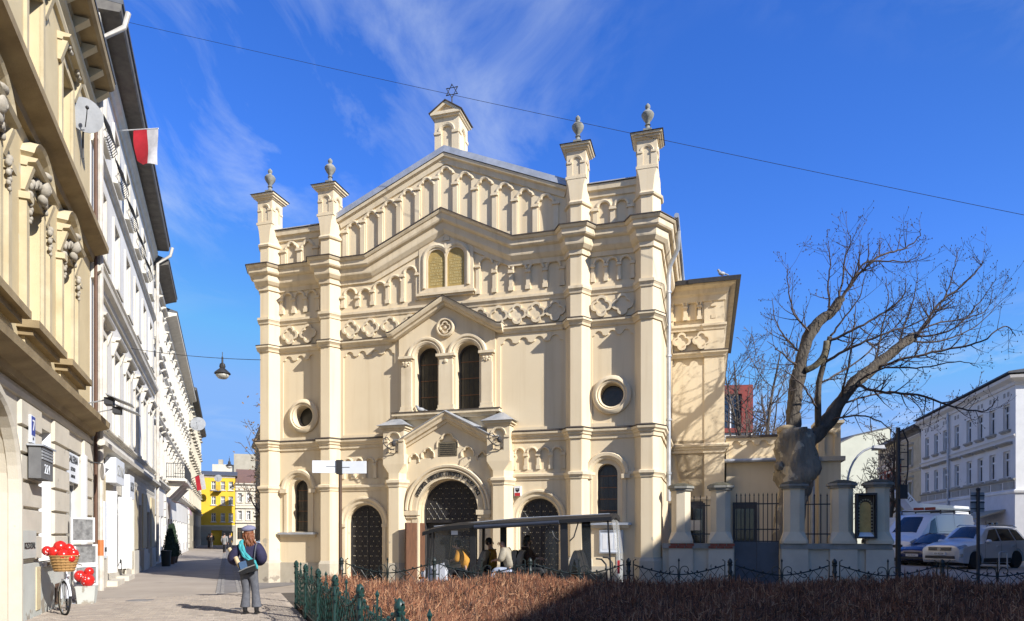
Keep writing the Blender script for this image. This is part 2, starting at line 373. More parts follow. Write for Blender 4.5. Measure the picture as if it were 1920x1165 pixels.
# frieze under the cornice
for (a, b, lst, n) in ((.56,1.93,nicheL,3),(11.05,12.20,nicheR,3)):
    s = (b-a)/n
    for i in range(n): niche(lst, a+s*(i+.5), s*.62, 8.98, 9.50, s*.38, last=i==n-1, basev=8.98)
for i, (px, py) in enumerate(((657,541),(684,541),(712,529),(741,517),(769,500))):
    u, v = SF.hit(px, py); niche(nicheC, 3.12+.53*i, .34, 8.98, v-.17-.05, .18, last=i==4, basev=8.98)
for i, (px, py) in enumerate(((911,482),(942,491.5),(972,492),(1004,490),(1037,487))):
    u, v = SF.hit(px, py); niche(nicheC, 7.76+.53*i, .34, 8.98, v-.17-.05, .18, last=i==4, basev=8.98)
# low arcades beside the portal
for k in range(4):
    niche(nicheC, 3.05+.385*k, .235, 3.42, 3.92, .15, last=k==3, basev=3.42)
    niche(nicheC, 8.83+.385*k, .235, 3.56, 4.06, .15, last=k==3, basev=3.56)
# stepped trefoil niches of the gable
GA, GE, GT = (CU-.03, 13.42), 2.76, 11.86
slope = (GA[1]-GT)/(GA[0]-GE)
for k in range(-5, 6):
    u = GA[0]+.638*k; niche(nicheC, u, .40, 10.5 if abs(k) > 3 else 10.8, GA[1]-.62-abs(k)*.638*slope*.96, .238, 'tre', last=k==5)
for a, b, lst in ((.62,1.86,nicheL),(11.12,12.14,nicheR)):
    s = (b-a)/2
    for i in range(2): niche(lst, a+s*(i+.5), s*.58, 10.4, 11.13, s*.42, 'tre' if lst is nicheL else 'round', last=i==1)
holesB = []
YB = .045
for (uc, vs0, vsp) in (WL, WR):
    (nicheL if uc < 6 else nicheR).append(archp(uc-.44, uc+.44, vs0, vsp, 12)); holesB.append(archp(uc-.30, uc+.30, vs0+.02, vsp+.02, 12))
for (uc, v0, vsp) in (DL, DR): nicheC.append(archp(uc-.66, uc+.66, v0-.5, vsp, 14)); holesB.append(archp(uc-.62, uc+.62, v0-.48, vsp, 14))
for uc in WIN: nicheC.append(archp(uc-WH, uc+WH, WV[0], WV[1], 14)); holesB.append(archp(uc-WH, uc+WH, WV[0]+.01, WV[1], 14))
nicheC.append(archp(PU-.98, PU+.98, -.4, MD[1], 16)); holesB.append(archp(PU-.95, PU+.95, -.39, MD[1], 16))
panels = [(nicheL, lombard(.60,1.95,4.84,7.56,3)), (nicheR, lombard(11.02,12.22,4.86,7.56,3)),
          (nicheC, lombard(2.87,4.70,4.84,7.54,4)), (nicheC, lombard(8.22,10.16,4.84,7.54,4))]
for lst, p in panels: lst.append(p)
for (uc, vc, r) in (OCL, OCR): holesB.append(circ(uc, vc, .36, 24))
gab = [(TW[1]+TR-.04,-.4),(TW[2]-TR+.04,-.4),(TW[2]-TR+.04,GT),(GA[0],GA[1]),(TW[1]+TR-.04,GT)]
for lst, outer in ((nicheL, rectp(TW[0]+TR-.04, TW[1]-TR+.04, -.4, 11.80)), (nicheR, rectp(TW[2]+TR-.04, TW[3]-TR+.04, -.4, 11.84)), (nicheC, gab)):
    m = MB(); m.plate(outer, lst, 0, YB); sy('front_wall', m, 'stucco')
m = MB(); m.plate(rectp(TW[0]-.2, TW[3]+.2, -.4, 9.4), holesB, YB, .38, back=True); sy('inner_wall', m, 'stucco')
m = MB(); m.plate([(UL+.04,9.4),(UR-.04,9.4),(UR-.04,11.8),(TW[2],11.82),(TW[2],GT),GA,(TW[1],GT),(TW[1],11.8),(UL+.04,11.78)], (), YB+.003, .36, back=True); sy('upper_wall', m, 'stucco')
for p in parts_niche: sy('blind_arch', p, 'trim')
m = MB(); m.box(UL+.005, UR-.005, .385, 14, -.6, 10.3); sy('nave_wall', m, 'stucco')

# plinth between the towers
m = MB()
for a, b in ((TW[0]+TR, TW[1]-TR),(TW[1]+TR, DL[0]-.72),(DL[0]+.72, PU-2.05),(PU+2.05, DR[0]-.72),(DR[0]+.72, TW[2]-TR),(TW[2]+TR, TW[3]-TR)):
    if b > a: m = MB(); m.box(a, b, -.05, .02, -.4, .68); sy('plinth', m, 'plinth')

# --- string courses
def course(pts, p, m='trim', name='string_course'):
    mb = MB(); mb.psweep(pts, p); return sy(name, mb, m)
lret, rret = [(UL, 3.5)], [(UR, 4.4)]
course(lret + tw(TW[0]) + [(WL[0]-.64,0)], prof(.09,*ZAL)); course([(WL[0]+.64,0)] + tw(TW[1]) + [(4.56,0)], prof(.09,*ZAL))
course([(8.62,0)] + tw(TW[2]) + [(WR[0]-.62,0)], prof(.09,*ZAR)); course([(WR[0]+.62,0)] + tw(TW[3]) + rret, prof(.09,*ZAR))
def double(z0, z1): return [(-.03,z0),(.04,z0),(.05,z0+.10),(.09,z0+.12),(.10,z0+.17),(.15,z0+.21),(.16,z1-.03),(-.03,z1+.05)]
course(lret + tw(TW[0]) + tw(TW[1]) + [(4.60,0)], double(*ZB)); course([(8.55,0)] + tw(TW[2]) + tw(TW[3]) + rret, double(*ZB))
course(lret + tw(TW[0]) + tw(TW[1]) + [(2.86,0)], prof(.13,*ZC)); course([(10.16,0)] + tw(TW[2]) + tw(TW[3]) + rret, prof(.13,*ZC))
course(lret + tw(TW[0]) + tw(TW[1]) + [(CU-.55,0)], prof(.09,*ZD)); course([(CU+.55,0)] + tw(TW[2]) + tw(TW[3]) + rret, prof(.09,*ZD))
for z, pts in ((ZB, lret + tw(TW[0]) + tw(TW[1]) + [(4.60,0)]), (ZB, [(8.55,0)] + tw(TW[2]) + tw(TW[3]) + rret), (ZC, lret + tw(TW[0]) + tw(TW[1]) + [(2.84,0)]), (ZC, [(10.18,0)] + tw(TW[2]) + tw(TW[3]) + rret)):
    course(pts, [(-.02,z[1]+.03),(.175 if z is ZB else .145,z[1]-.012),(.175 if z is ZB else .145,z[1]+.004),(-.02,z[1]+.062)], 'flashing', 'ledge_flashing')

# --- main cornice
CORN = [(-.04,9.70),(.05,9.71),(.06,9.84),(.11,9.87),(.19,9.96),(.20,10.00),(.21,10.15),(.30,10.18),(.33,10.22),(.34,10.36),(.38,10.37),(.42,10.42),(.42,10.46),(-.04,10.52)]
CAPF = [(-.04,10.50),(.45,10.445),(.45,10.47),(.1,10.53),(-.04,10.56)]
def corn(pts):
    course(pts, CORN, 'trim', 'cornice'); course(pts, CAPF, 'flashing', 'cornice_flashing')
corn([(UL,7)] + tw(TW[0]) + tw(TW[1]) + [(TW[1]+TR+.30,0)]); corn([(TW[2]-TR-.30,0)] + tw(TW[2]) + tw(TW[3]) + [(UR,13.5)])
RK = [(TW[1]+TR+.28,10.10),(3.92,10.10),(CU-.03,11.20),(8.64,10.10),(TW[2]-TR-.28,10.10)]
m = MB(); m.fsweep(RK, [(z-10.10, -o) for o, z in CORN]); sy('raking_cornice', m, 'trim')
m = MB(); m.fsweep(RK, [(z-10.10, -o) for o, z in CAPF]); sy('cornice_flashing', m, 'flashing')

# --- upper parapets, gable coping, roof
for a, b, z in ((TW[0]+TR-.1, TW[1]-TR+.05, 11.80), (TW[2]+TR-.05, TW[3]-TR+.08, 11.84)):
    m = MB(); m.fsweep([(a,z-.2),(b,z-.2)], [(-.22,.02),(-.20,-.05),(-.05,-.07),(-.03,-.14),(.12,-.16),(.14,.02)]); sy('parapet_moulding', m, 'trim')
    m = MB(); m.hexa([(a,-.20,z-.055),(b,-.20,z-.055),(b,.42,z+.05),(a,.42,z+.05),(a,-.20,z-.03),(b,-.20,z-.03),(b,.42,z+.12),(a,.42,z+.12)]); sy('parapet_sheet', m, 'zinc_rust')
gp = [(TW[1]+.3,GT-.03),(GA[0],GA[1]+.02),(TW[2]-.3,GT-.03)]
m = MB(); m.fsweep(gp, [(-.30,.02),(-.28,-.05),(-.13,-.07),(-.10,-.15),(-.02,-.17),(.0,.02)]); sy('gable_moulding', m, 'trim')
m = MB(); m.fsweep(gp, [(.0,-.19),(.19,-.165),(.22,.55),(.12,.55)]); sy('gable_sheet', m, 'zinc')
m = MB(); m.add([(UL-.2,.40,10.6),(UR+.2,.40,10.6),(UR+.2,14,10.6),(UL-.2,14,10.6),(GA[0],.40,13.2),(GA[0],14,13.2)], [(0,4,5,3),(1,2,5,4),(0,1,4),(3,5,2),(0,3,2,1)]); sy('roof', m, 'zinc')
# lantern with the star
t = MB(); lu = 6.50; t.box(lu-.36,lu+.36,-.02,.66,13.2,14.52)
la = sy('lantern', t, 'stucco')
f = MB()
for a in (0, 90, 180, 270):
    g = MB(); hw = .40 if a % 180 == 0 else .38
    g.plate(rectp(-hw,hw,13.2,14.55), [archp(-.17,.17,13.45,14.12,8)], -.40, -.34); g.fsweep(arc(0,14.12,.20,180,0,10), [(0,-.39),(0,-.42),(.06,-.435),(.085,-.39)])
    for sx in (-1, 1): g.box(sx*.29-.11, sx*.29+.11, -.43, -.39, 14.04, 14.12)
    g.xf(Matrix.Translation((lu,.32,0)) @ Matrix.Rotation(R(a), 4, 'Z')); b = len(f.v); f.v += g.v; f.f += [tuple(b+i for i in q_) for q_ in g.f]; f.mi += g.mi
f.build('blind_arch', M['trim'], la)
g = MB()
for e, z0, z1 in ((.05,14.55,14.60),(.10,14.60,14.66)): g.box(lu-.40-e, lu+.40+e, -.10-e, .74+e, z0, z1)
g.plate([(lu-.5,14.66),(lu+.5,14.66),(lu,15.0)], [[(lu-.3,14.70),(lu+.3,14.70),(lu,14.90)]], -.19, -.10); g.plate([(lu-.5,14.66),(lu+.5,14.66),(lu,15.0)], (), -.10, .82, back=True)
g.build('gablet', M['trim'], la)
g = MB(); g.fsweep([(lu-.54,14.645),(lu,15.0),(lu+.54,14.645)], [(0,-.225),(.025,-.225),(.025,.86),(0,.86)]); g.build('lantern_roof', M['flashing'], la)
g = MB(); zc = 15.55; g.tube([(lu+.05,.25,14.95),(lu+.05,.25,15.38)], .020, 6)
for a0 in (90, 270): g.tube([(lu+.05+.215*math.cos(R(a0+120*k)), .25, zc+.215*math.sin(R(a0+120*k))) for k in range(3)], .024, 5, closed=True)
sy('star', g, 'darkmetal')

# --- quatrefoil band
for a, b, n in ((.55,1.93,2),(3.14-.32,5.60,4),(7.30,10.22,5),(11.0,12.22,2)):
    s = (b-a)/n
    for i in range(n):
        uc = a+s*(i+.5); m = MB(); rr = .315
        m.plate(quat(uc, 8.255, rr, 6), [quat(uc, 8.255, rr*.74, 6)], -.075, .01); m.plate(quat(uc, 8.255, rr*.76, 5), [circ(uc, 8.255, .075, 8)], -.028, .012)
        m.lathe([(0,-.03),(.07,-.03),(.085,-.01),(.085,.01)], (uc,0,8.255), 10, 'y')
        sy('quatrefoil', m, 'trim')

# --- oculi, arched bay windows
for (uc, vc, r) in (OCL, OCR):
    m = MB(); k = [(r+.02,.09),(r+.02,-.05),(r-.03,-.10),(r-.10,-.11),(r-.12,-.06),(r-.16,-.075),(r-.20,-.03),(.36,.02),(.33,.30),(.36,.36)]
    n = 32; m.v = [(uc+q*math.cos(2*math.pi*i/n), y, vc+q*math.sin(2*math.pi*i/n)) for i in range(n) for q, y in k]; L = len(k)
    m.f = [(i*L+j, i*L+j+1, ((i+1)%n)*L+j+1, ((i+1)%n)*L+j) for i in range(n) for j in range(L-1)]; m.mi = [0]*len(m.f)
    o = sy('round_window', m, 'trim', smooth=True)
    g = MB(); g.plate(circ(uc, vc, .355, 24), (), .31, .33); g.build('pane', M['leadglass'], o)
def glazed(uc, v0, vsp, hw, y, name, bars, cols, parent=SY):
    m = MB(); m.plate(archp(uc-hw,uc+hw,v0,vsp,14), [archp(uc-hw+.045,uc+hw-.045,v0+.045,vsp,14)], y-.04, y+.03)
    o = m.build(name, M['darkmetal'], parent)
    g = MB(); g.plate(archp(uc-hw+.02,uc+hw-.02,v0+.02,vsp,14), (), y, y+.02); g.build('pane', M['leadglass'], o)
    rise = vsp + hw - v0
    for k in range(1, bars): b = MB(); b.box(uc-hw+.03, uc+hw-.03, y-.022, y-.004, v0+rise*k/bars-.012, v0+rise*k/bars+.012); b.build('glazing_bar', M['rustbar'], o)
    l = MB()
    for k in range(1, cols): x = uc-hw+2*hw*k/cols; l.box(x-.006, x+.006, y-.012, y-.002, v0+.03, vsp+math.sqrt(max(hw*hw-(x-uc)**2,0))-.03)
    l.build('lead_strip', M['darkmetal'], o)
    return o
for (uc, v0, vsp) in (WL, WR):
    glazed(uc, v0+.02, vsp+.02, .30, .33, 'arched_window', 5, 4)
    m = MB(); m.fsweep(arc(uc, vsp, .46, 180, 0, 18), [(-.02,.03),(0,-.03),(.05,-.05),(.08,-.09),(.16,-.10),(.20,-.03),(.20,.02)])
    for sx in (-1, 1): m.box(uc+sx*.55-.12, uc+sx*.55+.12, -.115, .02, vsp-.13, vsp-.002); m.box(uc+sx*.50-.055, uc+sx*.50+.055, -.035, .02, v0, vsp-.13)
    sy('window_hood', m, 'trim')
    m = MB(); m.box(uc-.72, uc+.72, -.17, .36, v0-.07, v0); sy('window_sill', m, 'zinc')
    m = MB(); m.box(uc-.66, uc+.66, -.11, .02, v0-.16, v0-.07); sy('sill_moulding', m, 'trim')

# --- side doors
def studded(mb, st, u0, u1, v0, vsp, y, inside, step=.21):
    """metal cladding strips in a lattice, studs at their crossings"""
    uc = (u0+u1)/2; hw = (u1-u0)/2
    j = 0; v = v0+.12
    while v < vsp+hw-.04:
        n = max(2, round((u1-u0)/step))
        for i in range(n+1):
            u = u0+.06+(u1-u0-.12)*(i+.5*(j % 2))/n
            if u > u1-.03 or not inside(u, v): continue
            st.ball((u, y-.012, v), .019, 5, 3)
            if j % 2 == 0: st.ball((u+.055, y-.012, v), .017, 5, 3)
            for dx in (-1, 1):
                a, b = (u, v), (u+dx*(u1-u0-.12)/n*.5, v+.16)
                if inside(*b) and u0 < b[0] < u1: mb.tube([(a[0],y,a[1]),(b[0],y,b[1])], .009, 4)
        v += .16; j += 1
    return mb
for (uc, v0, vsp) in (DL, DR):
    ins = lambda u, v: (abs(u-uc) < .58 and (v < vsp or math.hypot(u-uc, v-vsp) < .57))
    root = MB(); root.plate(archp(uc-.62,uc+.62,v0-.02,vsp,16), [archp(uc-.575,uc+.575,v0-.019,vsp,16)], .24, .34); d = sy('door', root, 'darkmetal')
    for sx in (-1, 1):
        lf = MB(); hw = .575
        arcpts = [(uc+sx*a, b) for a, b in [(.008,v0),(hw,v0)] + [(hw*math.cos(R(t)), vsp+hw*math.sin(R(t))) for t in range(0, 86, 6)] + [(.008,vsp+hw*.998)]]
        lf.plate(arcpts, (), .27, .31); leaf = lf.build('door_leaf', M['doormetal'], d)
    lat, st = MB(), MB(); studded(lat, st, uc-.57, uc+.57, v0, vsp, .268, ins)
    lat.box(uc-.02, uc+.02, .25, .28, v0, vsp+.5)
    tag(lat.build('lattice_strip', M['darkmetal'], d), kind='stuff'); tag(st.build('stud', M['stud'], d, smooth='all'), kind='stuff')
    m = MB(); m.fsweep([(uc-.67,v0+.6),(uc-.67,vsp)] + arc(uc, vsp, .67, 180, 0, 20)[1:-1] + [(uc+.67,vsp),(uc+.67,v0+.6)], [(-.03,.05),(0,-.02),(.03,-.03),(.04,-.02),(.10,-.03)])
    m.fsweep(arc(uc, vsp, .77, 180, 0, 20), [(0,.01),(0,-.05),(.04,-.08),(.09,-.08),(.11,-.02),(.11,.01)])
    for sx in (-1, 1): m.box(uc+sx*.76-.11, uc+sx*.76+.11, -.075, .01, vsp-.10, vsp-.003)
    sy('door_surround', m, 'trim')
    m = MB(); m.box(uc-.75, uc+.75, -.25, .35, -.4, v0-.03); sy('door_step', m, 'plinth')

# --- paired window with gabled surround
m = MB(); ol = [(4.88,5.42),(8.08,5.42),(8.08,7.96),(CU,8.86),(4.88,7.96)]
m.plate(ol, [archp(u-WH, u+WH, WV[0]-.002, WV[1], 14) for u in WIN], -.07, -.001)
sy('window_surround', m, 'stucco')
for uc in WIN:
    glazed(uc, WV[0], WV[1], WH-.003, .30, 'arched_window', 4, 5)
    m = MB(); m.fsweep(arc(uc, WV[1], WH+.03, 180, 0, 20), [(0,-.05),(0,-.10),(.06,-.13),(.10,-.11),(.14,-.15),(.20,-.15),(.23,-.09),(.23,-.05)]); sy('window_hood', m, 'trim')
for x, h in ((5.17,.17),(CU+.03,.23),(7.83,.17)):
    m = MB(); m.box(x-h,x+h,-.16,-.06,5.62,6.86); m.box(x-h-.06,x+h+.06,-.20,-.06,5.42,5.50); m.box(x-h-.03,x+h+.03,-.18,-.06,5.50,5.62)
    m.box(x-h-.02,x+h+.02,-.175,-.06,7.06,7.12); m.box(x-h-.08,x+h+.08,-.22,-.06,7.12,7.20)
    m.box(x-h+.015,x+h-.015,-.155,-.06,6.86,7.06)
    m.lathe([(0,-.20),(.05,-.19),(.07,-.16),(.09,-.15)], (x,0,6.97), 8, 'y')
    if h < .2:
        for k in range(5): a = R(180+45*k); m.ball((x+.10*math.cos(a), -.165, 7.0+.10*math.sin(a)), .035, 6, 4)
    sy('pilaster', m, 'trim')
m = MB(); m.box(4.72, 8.26, -.26, .34, 5.33, 5.415); m.box(4.86, 8.12, -.16, -.0, 5.22, 5.33); sy('window_ledge', m, 'trim')
m = MB(); m.box(4.70, 8.28, -.285, -.05, 5.417, 5.44); sy('ledge_flashing', m, 'flashing')
hp = [(TW[1]+TR+.02,7.68),(4.72,7.68),(CU,8.70),(8.24,7.68),(TW[2]-TR-.02,7.68)]
hp2 = [(4.60,7.72),(4.80,7.74),(CU,8.68),(8.14,7.74),(8.34,7.72)]
m = MB(); m.fsweep(hp2, [(.0,.0),(.0,-.14),(.03,-.22),(.08,-.24),(.10,-.32),(.17,-.36),(.22,-.36),(.24,.0)]); sy('window_gable', m, 'trim')
m = MB(); m.fsweep(hp2, [(.235,.0),(.222,-.385),(.24,-.385),(.27,.0)]); sy('gable_flashing', m, 'flashing')
for a, b in ((TW[1]+TR+.0,4.64),(8.30,TW[2]-TR+.0)): course([(a,0),(b,0)], prof(.13,*ZC)); course([(a,0),(b,0)], [(-.02,7.91),(.145,7.868),(.145,7.884),(-.02,7.942)], 'flashing', 'ledge_flashing')
mc = (CU, 8.02); m = MB()
k = [(.31,-.06),(.31,-.13),(.27,-.17),(.235,-.17),(.225,-.09)]; n = 24
m.v = [(mc[0]+q*math.cos(2*math.pi*i/n), y, mc[1]+q*math.sin(2*math.pi*i/n)) for i in range(n) for q, y in k]
m.f = [(i*5+j, i*5+j+1, ((i+1)%n)*5+j+1, ((i+1)%n)*5+j) for i in range(n) for j in range(4)]; m.mi = [0]*len(m.f)
m.plate(quat(mc[0],mc[1],.20,6), [quat(mc[0],mc[1],.15,6)], -.15, -.06); m.lathe([(0,-.14),(.05,-.13),(.06,-.06)], (mc[0],0,mc[1]), 8, 'y')
sy('medallion', m, 'trim')

# --- tablets of the law
m = MB(); tu0, tu1 = 5.57, 7.37
m.plate([(tu0,9.12),(tu1,9.12),(tu1,10.62),(CU,11.08),(tu0,10.62)], [archp(5.86,6.44,9.30,10.20,10), archp(6.50,7.08,9.30,10.20,10)], -.07, -.001); sy('tablet_surround', m, 'trim')
m = MB(); m.fsweep([(5.80,9.3),(5.80,10.2)] + arc(6.15,10.2,.35,180,8,10)[1:-1] + [(6.47,10.36)] + arc(6.79,10.2,.35,172,0,10)[1:-1] + [(7.14,10.2),(7.14,9.3)], [(0,-.05),(0,-.10),(.06,-.12),(.12,-.10),(.13,-.05)]); sy('tablet_moulding', m, 'trim')
for uc in (6.15, 6.79):
    m = MB(); m.plate(archp(uc-.285,uc+.285,9.305,10.20,12), (), -.025, .03); o = sy('law_tablet', m, 'tablet')
    g = MB()
    for r in range(9):
        x = uc-.22
        while x < uc+.2:
            w = rnd.uniform(.02,.055); z = 9.40+r*.10
            if r < 8 or abs(x-uc) < .14: g.box(x, x+w, -.032, -.02, z, z+.012); g.box(x+w-.012, x+w, -.032, -.02, z+.012, z+.05) if rnd.random() < .7 else None; g.box(x, x+w*.8, -.032, -.02, z+.046, z+.058) if rnd.random() < .8 else None
            x += w+.014
    tag(g.build('inscription', M['tablet_text'], o), kind='stuff')
m = MB(); m.box(5.50, 7.44, -.15, .0, 9.06, 9.14); m.box(5.56, 7.38, -.10, .0, 9.0, 9.06); sy('tablet_ledge', m, 'trim')
m = MB(); m.plate(trep(CU,.26,10.72,10.80), [trep(CU,.16,10.75,10.80)], -.10, -.05); m.plate([(CU-.13,10.72),(CU+.13,10.72),(CU,10.92)], (), -.085, -.06); sy('trefoil', m, 'trim')

# --- portal
PP = .16
po = [(PU-1.62,-.4),(PU+1.62,-.4),(PU+1.62,4.42),(PU,5.20),(PU-1.62,4.42)]
ph = [archp(PU-.98,PU+.98,-.39,MD[1],20), trep(PU,.62,4.02,4.40)] + [trep(PU+s*.66,.34,3.98,4.10) for s in (-1,1)]
ph += [trep(PU+s*1.12,.26,3.95,3.97) for s in (-1,1)]
m = MB(); m.plate(po, ph, -PP, -PP+.08); m.plate([(PU-1.62,-.4),(PU+1.62,-.4),(PU+1.62,4.42),(PU,5.20),(PU-1.62,4.42)], [archp(PU-.975,PU+.975,-.391,MD[1],20)], -PP+.081, .0); sy('portal_wall', m, 'stucco')
for u, w, v in ((PU,.62,4.40),(PU-.66,.34,4.10),(PU+.66,.34,4.10),(PU-1.12,.26,3.97),(PU+1.12,.26,3.97)):
    m = MB(); h = list(reversed(trehead(u, v, w+.01))); m.fsweep([(u-w/2-.005,v-.1)] + h + [(u+w/2+.005,v-.1)], [(0,-PP+.02),(0,-PP-.03),(.04,-PP-.045),(.06,-PP+.02)]); sy('blind_arch', m, 'trim')
gp = [(PU-1.55,4.30),(PU,5.13),(PU+1.55,4.30)]
gp = [(PU-1.72,4.34),(PU-1.50,4.34),(PU,5.14),(PU+1.50,4.34),(PU+1.72,4.34)]
m = MB(); m.fsweep(gp, [(-.08,-PP+.05),(-.06,-PP-.06),(.0,-PP-.08),(.02,-PP-.17),(.10,-PP-.20),(.14,-PP-.26),(.20,-PP-.26),(.22,.0)]); sy('portal_gable', m, 'trim')
m = MB(); m.fsweep(gp, [(.215,.0),(.20,-PP-.29),(.22,-PP-.29),(.30,.0)]); sy('gable_flashing', m, 'zinc')
m = MB(); m.plate(rectp(PU-.30,PU+.30,4.03,4.46), [], -PP-.015, -PP+.06)
pq = sy('plaque', m, 'plaque'); g = MB()
for r in range(6):
    x = PU-.25
    while x < PU+.24: w = rnd.uniform(.02,.06); g.box(x,x+w,-PP-.022,-PP-.01,4.07+r*.062,4.095+r*.062); x += w+.012
tag(g.build('inscription', M['black'], pq), kind='stuff')
# archivolts (nested rolls), inscription ring, jambs
m = MB()
m.fsweep(arc(PU, MD[1], 1.06, 180, 0, 32), [(-.08,.06),(-.08,-PP+.02),(.0,-PP-.01),(.13,-PP-.01),(.14,.06)]); sy('inscription_arch', m, 'trim')
m = MB(); m.fsweep(arc(PU, MD[1], 1.20, 180, 0, 32), [(0,-PP+.03),(0,-PP-.05),(.05,-PP-.08),(.09,-PP-.05),(.10,-PP-.03),(.13,-PP-.10),(.19,-PP-.11),(.22,-PP-.03),(.22,-PP+.03)]); sy('archivolt', m, 'trim')
for sx in (-1, 1):
    m = MB(); x = PU+sx*1.19
    m.box(x-.24,x+.24,-PP-.09,-PP+.10,MD[1]-.15,MD[1]-.003); m.box(x-.20,x+.20,-PP-.05,-PP+.10,MD[1]-.24,MD[1]-.15); m.box(PU+sx*1.08-.11,PU+sx*1.08+.11,-PP-.02,-PP+.06,0.2,MD[1]-.24)
    sy('impost', m, 'trim')
txt = 'באו שעריו בתודה חצרתיו בתהלה'
cur, span = 24.0, 132.0
adv = [1.0 if c != ' ' else .7 for c in txt]; adv = [.55 if c in 'וי' else a for c, a in zip(txt, adv)]
tot = sum(adv)
for ch, a in zip(txt, adv):
    ang = cur + span*a/tot/2; cur += span*a/tot
    if ch == ' ': continue
    tcv = bpy.data.curves.new('letter', 'FONT'); tcv.body = ch; tcv.size = .205; tcv.extrude = .012; tcv.align_x = 'CENTER'; tcv.resolution_u = 2; tcv.offset = .004
    o = bpy.data.objects.new('letter', tcv); col.objects.link(o); me_ = bpy.data.meshes.new_from_object(o.evaluated_get(bpy.context.evaluated_depsgraph_get())); bpy.data.objects.remove(o); me_.materials.clear(); me_.materials.append(M['letter']); o = bpy.data.objects.new('letter', me_); col.objects.link(o); o.parent = SY
    rr = 1.065
    o.matrix_basis = Matrix.Translation((PU+rr*math.cos(R(ang)), -PP-.022, MD[1]+rr*math.sin(R(ang)))) @ Matrix.Rotation(R(90-ang), 4, 'Y') @ Matrix.Rotation(R(90), 4, 'X')
# main door: studded tympanum above, timber leaf standing open below
ins = lambda u, v: (abs(u-PU) < .93 and (v < MD[1] or math.hypot(u-PU, v-MD[1]) < .90))
root = MB(); root.plate(archp(PU-.95,PU+.95,-.05,MD[1],18), [archp(PU-.91,PU+.91,-.04,MD[1],18)], .22, .34); d = sy('main_door', root, 'darkmetal')
g = MB(); g.plate(archp(PU-.91,PU+.91,1.98,MD[1],18), (), .25, .30); g.build('tympanum', M['doormetal'], d)
lat, st = MB(), MB(); studded(lat, st, PU-.90, PU+.90, 1.98, MD[1], .248, ins, .24)
g = MB(); g.box(PU+.02,PU+.90,.26,.30,.1,1.97); g.build('door_leaf', M['doormetal'], d)
studded(lat, st, PU+.03, PU+.90, .15, 1.7, .258, lambda u, v: abs(u-PU-.46) < .42 and v < 1.95, .24)
tag(lat.build('lattice_strip', M['darkmetal'], d), kind='stuff'); tag(st.build('stud', M['stud'], d, smooth='all'), kind='stuff')
g = MB(); g.box(0,.86,-.03,.03,.12,1.97); g.box(.1,.76,-.045,-.03,.25,.85); g.box(.1,.76,-.045,-.03,1.0,1.3); g.box(.1,.76,-.045,-.03,1.45,1.85)
g.xf(Matrix.Translation((PU-.93,.18,0)) @ Matrix.Rotation(R(-108),4,'Z')); g.build('door_leaf', M['wood'], d, label='brown timber leaf standing open')
g = MB(); g.box(PU-.94,PU+.94,.36,.40,-.1,3.3); g.build('doorway_dark_sheet', M['black'], d)  # flat black sheet painted as the unlit inside of the open doorway
m = MB(); m.box(PU-1.25,PU+1.25,-.45,.4,-.4,.08); sy('door_step', m, 'plinth')
